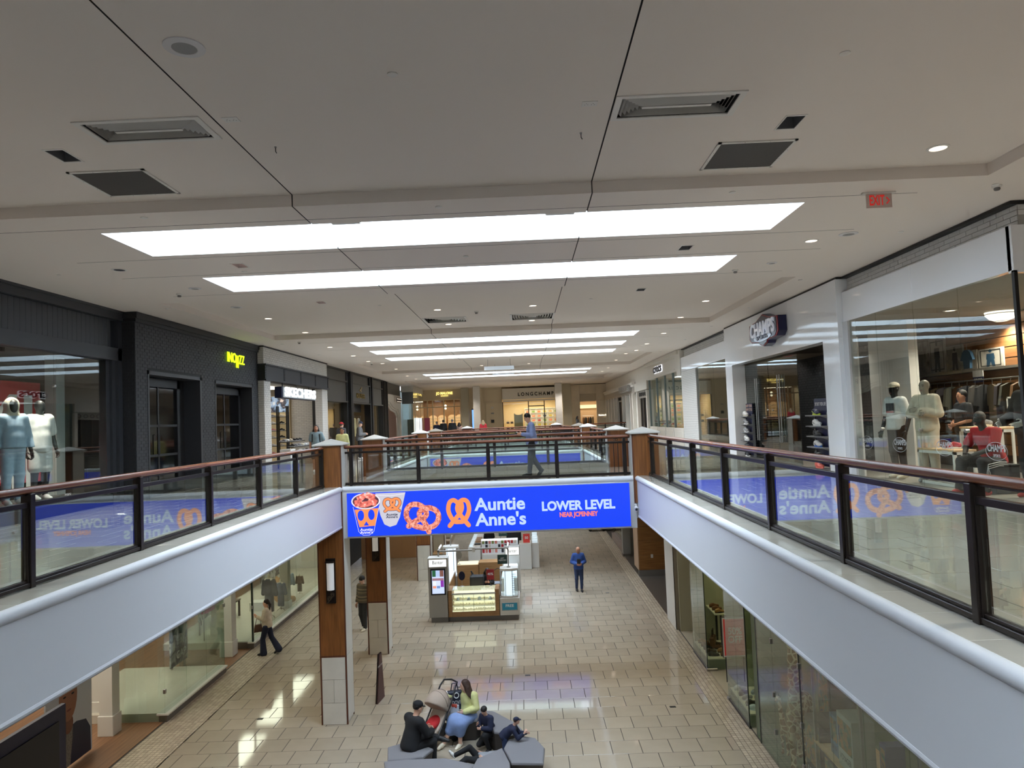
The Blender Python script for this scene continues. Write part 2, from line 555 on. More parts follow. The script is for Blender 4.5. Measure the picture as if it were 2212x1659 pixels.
# openings cut into the ceiling for fittings: x0, x1, y0, y1
CANS = [(-4.87, -4.68, 7.31, 7.65), (2.80, 2.99, 7.31, 7.65), (2.78, 2.97, 12.23, 12.55), (-4.88, -4.69, 12.12, 12.44), (-4.85, -4.66, 16.98, 17.3), (2.80, 2.99, 17.1, 17.42)]
DIFFS = [(-4.13, -3.03, 6.72, 7.17), (1.04, 2.15, 6.71, 7.16), (-2.76, -1.62, 20.46, 21.46), (-.25, .92, 20.46, 21.56)]
def ceiling():
 xs = sorted([-14, TX0, -7.2, SX0, -2.868, -2.852, .962, .978, SX1, 5.4, TX1, 13])
 ys = [-8, 62.6]
 for c in CANS + DIFFS: xs += [c[0], c[1]]; ys += [c[2], c[3]]
 xs = sorted(xs)
 for a, b in TRAYS + SKY: ys += [a, b]
 seamy = [9.72, 11.6, 12.92, 14.85, 24.15, 26.6, 29.8, 32.4, 41.6, 44.2, 46.8]
 for s in seamy: ys += [s - .007, s + .007]
 ys = sorted(set(ys))
 nx, ny = len(xs) - 1, len(ys) - 1
 lev = [[0] * ny for _ in range(nx)]; mt = [[0] * ny for _ in range(nx)]
 for i in range(nx):
  for j in range(ny):
   cx, cy = (xs[i] + xs[i + 1]) / 2, (ys[j] + ys[j + 1]) / 2
   z, m = ZC, 0
   if TX0 < cx < TX1 and any(a < cy < b for a, b in TRAYS): z = ZT
   sk = SX0 < cx < SX1 and any(a < cy < b for a, b in SKY)
   if sk: z, m = WELL_TOP, 2
   elif any(c[0] < cx < c[1] and c[2] < cy < c[3] for c in CANS): z += .14; m = 3
   elif any(c[0] < cx < c[1] and c[2] < cy < c[3] for c in DIFFS): z += .12; m = 4
   elif min(abs(cx + 2.86), abs(cx - .97)) < .006 and cy < 46: z += .02; m = 1
   elif min(abs(cy - s_) for s_ in seamy) < .006 and -7.2 < cx < 5.4: z += .02; m = 1
   lev[i][j], mt[i][j] = z, m
 b = MB()
 for i in range(nx):
  for j in range(ny):
   x0, x1, y0, y1, z = xs[i], xs[i + 1], ys[j], ys[j + 1], lev[i][j]
   if mt[i][j] != 2:
    b.mat(mt[i][j]).quad((x0, y0, z), (x0, y1, z), (x1, y1, z), (x1, y0, z))
   if i + 1 < nx and abs(lev[i + 1][j] - z) > 1e-4:
    m = max(mt[i][j], mt[i + 1][j])
    b.mat(m).quad((x1, y0, z), (x1, y1, z), (x1, y1, lev[i + 1][j]), (x1, y0, lev[i + 1][j]))
   if j + 1 < ny and abs(lev[i][j + 1] - z) > 1e-4:
    m = max(mt[i][j], mt[i][j + 1])
    b.mat(m).quad((x0, y1, z), (x1, y1, z), (x1, y1, lev[i][j + 1]), (x0, y1, lev[i][j + 1]))
 b.build('ceiling', [M('ceiling_paint', (232, 222, 213), .75), M('ceiling_joint', (70, 64, 60), .8), M('skylight_well_paint', (240, 243, 245), .6), M('can_lining', (150, 150, 152), .3, metal=.5), M('duct_dark', (30, 28, 27), .8)], kind='structure')
ceiling()
SKYGL = lamp_mat('skylight_glazing', (220, 239, 255), SKY_L)
for i, (a, b_) in enumerate(SKY):
 lab = 'long ceiling skylight with two white box struts across its well' if i == 3 else 'long narrow rectangular skylight recessed in the white ceiling'
 cy = (a + b_) / 2
 t = thing('skylight', lab, 'skylight', ((SX0 + SX1) / 2, cy, WELL_TOP - .06), group=None if i == 3 else 'ceiling skylight strips')
 MB().box(SX0, SX1, a, b_, WELL_TOP - .03, WELL_TOP).build('glazing', SKYGL, t, world=True)
 m = MB()
 for x0, x1, y0, y1 in ((SX0, SX1, a, a + .04), (SX0, SX1, b_ - .04, b_), (SX0, SX0 + .04, a, b_), (SX1 - .04, SX1, a, b_)):
  m.box(x0, x1, y0, y1, WELL_TOP - .06, WELL_TOP - .02)
 m.build('glazing_frame', PAINT, t, world=True)
 if i == 3:
  for sx in (-2.45, .62):
   MB().cbox(sx - .21, sx + .21, a, a + .34, 4.42, 4.62, .01).build('strut', PAINT, t, world=True)
# ---- floors
def tile_field(parent, rects, s, gap, z, mat, th=.006, key=None, name='tile', cap=300, shared=[None]):
 full = []; stuff_v = []; stuff_f = []; shade = []
 for (x0, x1, y0, y1) in rects:
  r = 0
  y = y0
  while y < y1 - .02:
   yb = min(y + s, y1)
   x = x0 - (s / 2 if r % 2 else 0)
   while x < x1 - .02:
    xa, xb = max(x, x0), min(x + s, x1)
    if xb - xa > .04:
     full.append((xa, xb, y, yb))
    x += s
   y += s; r += 1
 isfull = [t for t in full if abs(t[1] - t[0] - s) < .01 and abs(t[3] - t[2] - s) < .01]
 isfull.sort(key=key or (lambda t: (t[0] + t[1]) ** 2 / 4 + (t[2] + t[3]) ** 2 / 4))
 chosen = set(isfull[:cap])
 g = gap / 2
 h = s / 2 - g; b = .003
 me = MB().add([(-h, -h, -th), (h, -h, -th), (h, h, -th), (-h, h, -th), (-h, -h, -b), (h, -h, -b), (h, h, -b), (-h, h, -b),
    (-h + b, -h + b, 0), (h - b, -h + b, 0), (h - b, h - b, 0), (-h + b, h - b, 0)],
    [(0, 1, 5, 4), (1, 2, 6, 5), (2, 3, 7, 6), (3, 0, 4, 7), (4, 5, 9, 8), (5, 6, 10, 9), (6, 7, 11, 10), (7, 4, 8, 11), (8, 9, 10, 11)]).mesh(name)
 me.materials.append(mat)
 l = parent.location
 for t in chosen:
  link(name, me, None, parent, ((t[0] + t[1]) / 2 - l.x, (t[2] + t[3]) / 2 - l.y, z - l.z))
 for t in full:
  if t in chosen: continue
  n = len(stuff_v)
  x0, x1, y0, y1 = t[0] + g - l.x, t[1] - g - l.x, t[2] + g - l.y, t[3] - g - l.y
  zz = z - l.z
  stuff_v += [(x0, y0, zz), (x1, y0, zz), (x1, y1, zz), (x0, y1, zz), (x0, y0, zz - th), (x1, y0, zz - th), (x1, y1, zz - th), (x0, y1, zz - th)]
  stuff_f += [(n, n + 1, n + 2, n + 3), (n + 4, n + 5, n + 1, n), (n + 5, n + 6, n + 2, n + 1), (n + 6, n + 7, n + 3, n + 2), (n + 7, n + 4, n, n + 3)]
  shade += [random.random()] * 5
 me2 = np_mesh(name + '_field', stuff_v, stuff_f, smooth=False)
 at = me2.attributes.new('shade', 'FLOAT', 'FACE'); at.data.foreach_set('value', shade)
 link(name + '_field', me2, mat, parent, kind='stuff')
fl = base_box('floor', GROUT, -13, 10, -8, 62, ZF - .3, ZF - .005)
tile_field(fl, [(-7.8, 4.05, 11.94, 56)], .6, .013, ZF, TILE, key=lambda t: (t[2] < 14) * 100 + t[2] + abs(t[0] + 1) * .25)
tile_field(fl, [(-12.5, -8.78, 20.7, 22.8), (4.53, 9, 17.5, 19.5)], .6, .013, ZF, TILE, cap=0)
# mosaic strips by the shop fronts
def mosaic(parent, x0, x1, y0, y1, s, z, mat):
 xs = np.arange(x0, x1 - .02, s); ys = np.arange(y0, y1, s)
 X, Y = np.meshgrid(xs, ys, indexing='ij'); X = X.ravel(); Y = Y.ravel()
 n = len(X); g = .005
 l = parent.location
 V = np.zeros((n, 8, 3))
 for k, (dx, dy) in enumerate(((g, g), (s - g, g), (s - g, s - g), (g, s - g))):
  V[:, k] = np.stack([X + dx - l.x, Y + dy - l.y, np.full(n, z - l.z)], 1)
  V[:, k + 4] = V[:, k] - (0, 0, .006)
 base = np.arange(n)[:, None] * 8
 Fq = np.concatenate([base + np.array(q) for q in ((0, 1, 2, 3), (4, 5, 1, 0), (5, 6, 2, 1), (6, 7, 3, 2), (7, 4, 0, 3))])
 me = np_mesh('mosaic_strip', V.reshape(-1, 3), Fq, smooth=False)
 sh = np.tile(np.random.default_rng(3).random(n), 5)
 at = me.attributes.new('shade', 'FLOAT', 'FACE'); at.data.foreach_set('value', sh)
 link('mosaic_strip', me, mat, parent, kind='stuff')
mosaic(fl, 4.05, 4.52, 11, 50, .1, ZF, MOSA)
mosaic(fl, -8.75, -7.8, 11, 50, .1, ZF, MOSA)
# little floor sockets
for i, (x, y) in enumerate([(3.15, 17.2), (-6.5, 17.3), (-1.95, 18.9), (-2.05, 18.55), (2.9, 28.3), (-.2, 19.6)]):
 MB().box(-.07, .07, -.05, .05, 0, .004).build('floor_socket', M('socket_dark', (40, 38, 36), .5), loc=(x, y, ZF),
  label='small dark metal socket cover set into the lower floor tiles', cat='floor socket', group='floor sockets')
VOIDS = [(-.4, 16.86), (22.38, 31.64), (37.44, 46.8)]
floors = []
def slab(nm, x0, x1, y0, y1):
 s_ = base_box(nm, SOFF, x0, x1, y0, y1, -.86, -.012)
 MB().box(x0, x1, y0, y1, -.012, -.006).build('grout_bed', GROUT, s_, world=True)
 return s_
sl = slab('floor_left', -15, EL - .07, -8, 62.6)
sr = slab('floor_right', ER + .07, 13, -8, 62.6)
tile_field(sl, [(-8.9, -4.84, 5.0, 60)], .6, .013, 0, TILEU, key=lambda t: t[2], cap=180)
tile_field(sl, [(-15, -8.94, 5, 60)], .6, .013, 0, TILEU, cap=0)
tile_field(sr, [(2.98, 7.0, 3.0, 60)], .6, .013, 0, TILEU, key=lambda t: t[2], cap=220)
tile_field(sr, [(7.02, 12, 3, 33)], .6, .013, 0, TILEU, cap=0)
prev = -8
for i, (a, b_) in enumerate(VOIDS + [(62.6, 62.6)]):
 if a > prev + .1 and a > 0:
  s_ = slab('floor_bridge', EL - .07, ER + .07, prev + .07, a - .07)
  if prev > 0: tile_field(s_, [(EL - .54, ER + .49, prev + .30, a - .30)], .6, .013, 0, TILEU, key=lambda t: t[2], cap=60)
 elif a <= 0:
  slab('floor_near', EL - .07, ER + .07, -8, a - .07)
 prev = b_
KERBT = M('kerb_tile', (184, 178, 168), .12, noise=(3, .04), rnd=.05)
def edge(p0, p1, nm='fascia', low=-.80, lip=True):
 """white edge of an opening from p0 to p1; the void lies on the left-hand (+y local) side"""
 p0, p1 = Vector(p0), Vector(p1)
 L = (p1 - p0).length; a = math.atan2(p1.y - p0.y, p1.x - p0.x)
 f_ = MB().box(0, L, -.07, -.025, low, KH - .06).build(nm, WALLW, loc=(p0.x, p0.y, 0), rot=(0, 0, a), kind='structure')
 MB().tube([(0, -.05, KH - .062), (L, -.05, KH - .062)], .062, 12).build('bullnose', WALLW, f_, smooth=True)
 if lip:
  MB().tube([(0, -.055, low), (L, -.055, low)], .04, 10).build('bottom_lip', WALLW, f_, smooth=True)
 MB().box(0, L, -.52, -.06, -.006, KH - .008).build('kerb_core', GROUT, f_)
 n = max(1, round(L / .6)); st = L / n
 me = MB().cbox(.003, st - .003, -.525, -.055, KH - .012, KH, .003).mesh('kerb_tile'); me.materials.append(KERBT)
 mf = MB().cbox(.003, st - .003, -.528, -.518, .001, KH - .013, .002).mesh('kerb_face_tile'); mf.materials.append(KERBT)
 for i in range(n):
  link('kerb_tile', me, None, f_, (i * st, 0, 0)); link('kerb_face_tile', mf, None, f_, (i * st, 0, 0))
 return f_
for i, (a, b_) in enumerate(VOIDS):
 edge((EL, b_, 0), (EL, a, 0))            # left edge, void to the east (+x)
 edge((ER, a, 0), (ER, b_, 0))            # right edge, void to the west
 lo = -1.07
 edge((ER, b_, 0), (EL, b_, 0), low=lo, lip=False)   # far edge (front of next bridge): void to the south
 edge((EL, a, 0), (ER, a, 0), low=lo, lip=False)
# deep bridge undersides
for a, b_ in ((16.9, 22.34), (31.68, 37.4)):
 base_box('bridge_soffit', SOFF, EL, ER, a, b_, -1.08, -.86)
base_box('wall_back', M('wall_paint', (222, 216, 208), .7), -15, 13, -8.2, -8, ZF, ZT + .1)
base_box('wall_left', M('wall_paint', (222, 216, 208), .7), -15.2, -15, -8.2, 63, ZF, ZT + .1)
base_box('wall_right', M('wall_paint', (222, 216, 208), .7), 13, 13.2, -8.2, 63, ZF, ZT + .1)
base_box('wall_lower_far', M('wall_paint', (222, 216, 208), .7), -13, 10, 58, 58.2, ZF, -.86)
# ================================================================== PILLARS
PWOOD = wood('pillar_wood', (104, 60, 26), (140, 88, 44), 'Z', 5, .35)
PWOODD = wood('pillar_wood_dark', (74, 34, 18), (100, 52, 28), 'Z', 5, .35)
STONE = M('limestone', (205, 198, 186), .35, noise=(3, .06), rnd=.03)
STONEW = M('white_stone', (222, 220, 214), .35, noise=(3, .03))
PWHITE = M('pillar_white', (218, 216, 210), .4)
def pillar(x0, y0, label, low=True):
 w_ = .61
 t = thing('pillar', label, 'pillar', (x0, y0, ZF if low else 0), group=None)
 def B(x0_, x1_, y0_, y1_, z0, z1): return MB().box(x0 + x0_, x0 + x1_, y0 + y0_, y0 + y1_, z0, z1)
 zb = ZF if low else -.5
 B(.02, w_ - .02, .02, w_ - .02, zb, 1.08).build('core', PWHITE, t, world=True)
 for (ya, yb) in ((0, .02), (w_ - .02, w_)):
  B(.03, w_ - .03, ya, yb, -3.72 if low else -.5, 1.08).build('wood_panel', PWOOD, t, world=True)
 for xa in (0, w_ - .03):
  for ya in (0, w_ - .03):
   B(xa, xa + .03, ya, ya + .03, zb, 1.08).build('corner_trim', PWOODD, t, world=True)
 for xa in (-.005, w_ - .015):
  for k, (za, zb_) in enumerate(((-5.2, -3.73), (-3.72, -1.0), (-1.0, 1.08)) if low else ((-.5, 1.08),)):
   B(xa, xa + .02, .03, w_ - .03, za + .004, zb_ - .004).build('side_panel', PWHITE, t, world=True)
 if low:
  for (ya, yb) in ((-.004, .02), (w_ - .02, w_ + .004)):
   for (xa, xb, za, zb_) in ((.035, w_ - .035, -4.25, -3.74), (.035, w_ / 2, -4.77, -4.25), (w_ / 2, w_ - .035, -4.77, -4.25), (.035, w_ - .035, -5.255, -4.77)):
    B(xa + .003, xb - .003, ya, yb, za + .003, zb_ - .003).build('stone_block', STONE, t, world=True)
  B(-.004, w_ + .004, -.006, .0, -3.75, -3.71).build('dark_band', PWOODD, t, world=True)
 e = .055
 m = MB()
 m.cbox(x0 - e, x0 + w_ + e, y0 - e, y0 + w_ + e, 1.08, 1.115, .012)
 c = (x0 + w_ / 2, y0 + w_ / 2)
 vs = [(x0 - e, y0 - e, 1.115), (x0 + w_ + e, y0 - e, 1.115), (x0 + w_ + e, y0 + w_ + e, 1.115), (x0 - e, y0 + w_ + e, 1.115), (c[0], c[1], 1.24)]
 m.add(vs, [(0, 1, 4), (1, 2, 4), (2, 3, 4), (3, 0, 4)])
 m.build('cap', STONEW, t, world=True)
 return t
PL, PR = -4.91, 2.44
SIDE = {0: 'display of dark denim', 1: ''}
pillar(PL, 16.82, 'square wood and stone pillar at the first bridge corner by the clothing shop side')
pillar(PR, 16.82, 'square wood and stone pillar at the first bridge corner by the glossy white sports shop side', False)
pillar(PL, 21.78, 'square wood pillar behind the first bridge, beside the boy in the striped sweater')
pillar(PR, 21.78, 'square wood pillar at the back of the first bridge, sports shop side', False)
pillar(PL, 31.6, 'square wood pillar at the front of the second bridge, dark shop fronts side')
pillar(PR, 31.6, 'square wood pillar at the front of the second bridge, clog shop side', False)
pillar(PL, 36.9, 'square wood pillar at the back of the second bridge, dark shop fronts side')
pillar(PR, 36.9, 'square wood pillar at the back of the second bridge, clog shop side', False)
for x, y, lab in ((-3.75, 46.9, 'dark wood pillar of the last opening, nearer the perfume shop'), (2.0, 46.9, 'dark wood pillar of the last opening, nearer the handbag shop')):
 t = thing('low_pillar', lab, 'pillar', (x, y, 0))
 MB().box(-.3, .3, -.3, .3, 0, 1.08).build('body', PWOODD, t)
 m = MB().cbox(-.35, .35, -.35, .35, 1.08, 1.12, .01)
 m.add([(-.35, -.35, 1.12), (.35, -.35, 1.12), (.35, .35, 1.12), (-.35, .35, 1.12), (0, 0, 1.24)], [(0, 1, 4), (1, 2, 4), (2, 3, 4), (3, 0, 4)])
 m.build('cap', STONEW, t)
# wall sconces on the pillar fronts below the bridge
def sconce(x, y, label):
 t = thing('wall_sconce', label, 'wall lamp', (x, y, -2.52))
 MB().cbox(-.11, .11, -.04, -.0, 0, 1.02, .006).build('back_plate', DARKM, t)
 m = MB()
 n = 10
 pts = [(-.085 * math.cos(math.pi * k / n), -.045 - .075 * math.sin(math.pi * k / n)) for k in range(n + 1)]
 m.prism(pts, 'xy', .31, .93)
 m.build('shade', M('sconce_shade', (232, 230, 228), .5, emit=(255, 250, 245), es=.10), t, smooth=True)
 MB().cbox(-.1, .1, -.13, -.04, .93, .96, .005).build('top_cap', DARKM, t)
 m = MB()
 for s in (-1, 1):
  pth = []
  for k in range(22):
   a = k / 21 * 3.4 * math.pi
   r = .012 + .05 * (1 - k / 21)
   pth.append((s * (.04 - r * math.cos(a) * .8), -.05, .15 + r * math.sin(a) + s * .04))
  m.tube(pth, .008, 6)
 m.tube([(-.09, -.05, .01), (.02, -.05, .12), (.0, -.05, .29)], .008, 6)
 m.build('scroll_ornament', M('scroll_bronze', (66, 52, 36), .4, metal=.5), t)
sconce(-4.605, 16.81, 'white wall sconce over scrolled bronze plate on pillar beside the blue screen')
sconce(-4.605, 21.77, 'white wall sconce on wood pillar behind the boy in the striped sweater')
# ================================================================== RAILINGS
HWOOD = wood('handrail_wood', (92, 48, 30), (138, 80, 52), 'X', 6, .25)
RGLASS = glass('railing_glass', (236, 241, 237), 1.85)
def railing(p0, p1, posts, label, group=None, ornaments=(True, True), z0=KH, bars=False):
 p0, p1 = Vector(p0), Vector(p1)
 L = (p1 - p0).length; a = math.atan2(p1.y - p0.y, p1.x - p0.x)
 t = thing('railing', label, 'railing', (p0.x, p0.y, z0), a, group)
 zt, zs = 1.03 - z0, .90 - z0
 MB().tube([(-.02, 0, zt), (L + .02, 0, zt)], .036, 12).build('handrail', HWOOD, t, smooth=True)
 MB().box(0, L, -.012, .012, zt - .045, zt - .03).build('handrail_bar', DARKM, t)
 MB().cbox(0, L, -.026, .026, zs - .03, zs + .02, .004).build('upper_rail', DARKM, t)
 m = MB().cbox(0, L, -.04, .04, .012, .05, .004)
 m.cbox(0, L, -.022, .022, .05, .075, .003).build('bottom_rail', DARKM, t)
 ps = sorted(posts)
 pm = MB().cbox(-.034, .034, -.05, .05, .0, zt - .03, .004); pm.cbox(-.045, -.034, -.03, .03, .02, zt - .12, .002); pm.cbox(.034, .045, -.03, .03, .02, zt - .12, .002)
 pme = pm.mesh('post'); pme.materials.append(DARKM)
 for x in ps:
  link('post', pme, None, t, (x, 0, 0))
 for i in range(len(ps) - 1):
  a_, b_ = ps[i] + .05, ps[i + 1] - .05
  oa = ornaments[0] and i == 0; ob = ornaments[1] and i == len(ps) - 2
  if oa: a_ += .30
  if ob: b_ -= .30
  if b_ - a_ > .1:
   MB().box(a_, b_, -.006, .006, .07, zs - .028).build('glass_pane', RGLASS, t)
  for flag, x0, x1 in ((oa, ps[i] + .05, a_), (ob, b_, ps[i + 1] - .05)):
   if not flag: continue
   for xx in (x0 + .1, x0 + .2):
    MB().box(xx - .008, xx + .008, -.008, .008, .05, zs).build('baluster', DARKM, t)
   m = MB()
   for s in (-1, 1):
    m.tube([((x0 + x1) / 2 + s * (.02 + .05 * (k / 14) * math.cos(k * .62)), 0, zs + .055 + .032 * (k / 14) * math.sin(k * .62)) for k in range(15)], .006, 5)
   m.build('scroll', DARKM, t)
  if bars:
   k = int((b_ - a_) / .12)
   bm = MB().box(-.008, .008, -.008, .008, .05, zs).mesh('baluster'); bm.materials.append(DARKM)
   for q in range(1, k):
    link('baluster', bm, None, t, (a_ + (b_ - a_) * q / k, .02, 0))
 return t
railing((RL, -.3, 0), (RL, 16.80, 0), [y + .3 for y in (.95, 2.9, 4.86, 6.83, 8.78, 10.76, 12.78, 14.82, 16.7)], 'glass railing with brown handrail along the left gallery in front of the dark shop fronts', ornaments=(False, False))
railing((RR, -.3, 0), (RR, 16.80, 0), [y + .3 for y in (.75, 2.71, 4.68, 6.6, 8.55, 10.48, 12.44, 14.41, 16.42)], 'glass railing with brown handrail along the gallery in front of the sports shop', ornaments=(False, False))
railing((-4.28, 17.12, 0), (2.42, 17.12, 0), [x + 4.28 for x in (-4.14, -2.55, -.90, .71, 2.30)], 'glass railing along the front of the first bridge above the large blue screen')
railing((-4.28, 22.15, 0), (2.42, 22.15, 0), [x + 4.28 for x in (-4.2, -2.57, -.96, .66, 2.3)], 'glass railing along the back of the first bridge behind the walking man')
railing((RL, 22.42, 0), (RL, 31.6, 0), [.1, 1.9, 3.7, 5.5, 7.3, 9.05], 'glass railing beside the second opening, dark shop fronts side')
railing((RR, 22.42, 0), (RR, 31.6, 0), [.1, 1.9, 3.7, 5.5, 7.3, 9.05], 'glass railing beside the second opening, clog shop side')
railing((-4.28, 31.9, 0), (2.42, 31.9, 0), [.14, 1.73, 3.38, 4.99, 6.6], 'glass railing along the front of the second bridge above the farther blue screen')
railing((-4.28, 37.18, 0), (2.42, 37.18, 0), [.14, 1.73, 3.38, 4.99, 6.6], 'glass railing along the back of the second bridge')
railing((RL, 37.5, 0), (-4.0, 46.9, 0), [.1, 1.9, 3.7, 5.5, 7.3, 9.1], 'railing with close dark balusters beside the last opening, perfume shop side', bars=True)
railing((RR, 37.5, 0), (2.3, 46.9, 0), [.1, 1.9, 3.7, 5.5, 7.3, 9.1], 'railing with close dark balusters beside the last opening, handbag shop side', bars=True)
railing((-3.4, 47.0, 0), (1.7, 47.0, 0), [.1, 1.7, 3.4, 5.0], 'railing closing the last opening in front of the handbag shop', ornaments=(False, False))
railing((4.1, 50.0, 0), (6.9, 50.0, 0), [.1, 1.4, 2.7], 'short glass railing standing before the marble shop front', ornaments=(False, False), z0=0)
# small security camera on the bridge corner
t = thing('security_camera', 'small white dome security camera on the bridge edge beside the blue screen', 'camera', (2.46, 16.74, -.62))
MB().cbox(-.03, .03, 0, .1, -.02, .1, .01).build('bracket', PWHITE, t)
MB().lathe([(.0, -.06), (.04, -.05), (.055, -.01), (.055, .03), (.03, .05), (0, .055)], n=16).build('housing', M('camera_white', (225, 225, 225), .4), t, smooth=True)
MB().lathe([(0, -.035), (.025, -.025), (.032, 0), (.025, .025), (0, .035)], (0, -.04, -.01), n=12).build('lens', BLACK, t, smooth=True)
# ================================================================== LED SCREENS on the bridge fronts
EM = {}
def led(name, col, s=1.0):
 return lamp_mat(name, col, s * .78)
LBLUE = led('screen_blue', (14, 62, 236), 1.0)
LORG = led('screen_orange', (250, 142, 82), 1.0)
LTXT = led('screen_pale_text', (186, 208, 252), 1.0)
LRED = led('screen_coral', (250, 120, 96), 1.0)
LCUP = led('screen_cup', (196, 194, 206), 1.0)
LCUP2 = led('screen_cup_rim', (232, 226, 236), 1.0)
LNAVY = led('screen_navy', (16, 28, 110), .8)
LDARK = led('screen_navy_line', (24, 34, 80), .6)
LPRZ = photo('screen_pretzel', [(120, 52, 42), (168, 82, 66), (205, 130, 106), (150, 66, 56)], 14, es=.78)
LSALT = led('screen_salt', (246, 226, 214), 1.0)
LPIECE = photo('screen_pretzel_bites', [(140, 50, 44), (190, 92, 78), (226, 168, 150)], 12, es=.78)
def pretzel_path(cx, cz, w_, h_, n=64):
 """outline of a pretzel as one running line: two lobes that cross at the bottom"""
 ctrl = [(-.32, -.50), (-.14, -.20), (.10, .10), (.03, .36), (-.18, .48), (-.40, .40), (-.50, .12), (-.42, -.20), (-.18, -.40), (.0, -.42), (.18, -.40), (.42, -.20),
   (.50, .12), (.40, .40), (.18, .48), (-.03, .36), (-.10, .10), (.14, -.20), (.32, -.50)]
 out = []
 P_ = [ctrl[0]] + ctrl + [ctrl[-1]]
 for i in range(1, len(P_) - 2):
  for k in range(6):
   t_ = k / 6
   a, b, c, d = P_[i - 1], P_[i], P_[i + 1], P_[i + 2]
   q = []
   for ax in (0, 1):
    q.append(.5 * (2 * b[ax] + (c[ax] - a[ax]) * t_ + (2 * a[ax] - 5 * b[ax] + 4 * c[ax] - d[ax]) * t_ ** 2 + (3 * b[ax] - a[ax] - 3 * c[ax] + d[ax]) * t_ ** 3))
   out.append(q)
 out.append(ctrl[-1])
 return [(cx + x * w_, cz + z * h_) for x, z in out]
def logo_path(cx, cz, w_, h_):
 """heart-topped pretzel with two straight feet and a crossing loop"""
 ctrl = [(-.42, -.50), (-.22, -.30), (.02, -.06), (.14, .16), (.10, .38), (-.04, .38), (-.22, .47), (-.40, .38), (-.46, .10), (-.36, -.16), (-.20, -.34), (.0, -.36),
   (.20, -.34), (.36, -.16), (.46, .10), (.40, .38), (.22, .47), (.04, .38), (-.06, .20), (-.02, .02), (.2, -.26), (.42, -.5)]
 out = []
 P_ = [ctrl[0]] + ctrl + [ctrl[-1]]
 for i in range(1, len(P_) - 2):
  for k in range(5):
   t_ = k / 5
   a, b, c, d = P_[i - 1], P_[i], P_[i + 1], P_[i + 2]
   out.append([.5 * (2 * b[ax] + (c[ax] - a[ax]) * t_ + (2 * a[ax] - 5 * b[ax] + 4 * c[ax] - d[ax]) * t_ ** 2 + (3 * b[ax] - a[ax] - 3 * c[ax] + d[ax]) * t_ ** 3) for ax in (0, 1)])
 out.append(ctrl[-1])
 return [(cx + x * w_, cz + z * h_) for x, z in out]
def flat_stroke(m, pts, hw, y):
 """flat ribbon in the xz plane"""
 n = len(pts); L_ = []; R_ = []
 for i, (x, z) in enumerate(pts):
  a = pts[max(i - 1, 0)]; b = pts[min(i + 1, n - 1)]
  tx, tz = b[0] - a[0], b[1] - a[1]
  d = math.hypot(tx, tz) or 1
  nx, nz = -tz / d, tx / d
  L_.append((x + nx * hw, y - .00002 * i, z + nz * hw)); R_.append((x - nx * hw, y - .00002 * i, z - nz * hw))
 for i in range(n - 1):
  m.quad(R_[i], R_[i + 1], L_[i + 1], L_[i])
 for e in (0, n - 1):
  x, z = pts[e]
  m.add([(x + hw * math.cos(2 * math.pi * k / 12), y - .00002 * e - .00001, z + hw * math.sin(2 * math.pi * k / 12)) for k in range(12)], [tuple(range(12))])
def flat_poly(m, pts, y):
 m.add([(x, y, z) for x, z in pts], [tuple(range(len(pts)))])
def ell(cx, cz, rx, rz, n=28, a0=0, a1=2 * math.pi):
 return [(cx + rx * math.cos(a0 + (a1 - a0) * k / (n if abs(a1 - a0) > 6.28 - .01 and False else n)), cz + rz * math.sin(a0 + (a1 - a0) * k / n)) for k in range(n if a1 - a0 > 6.2 else n + 1)]
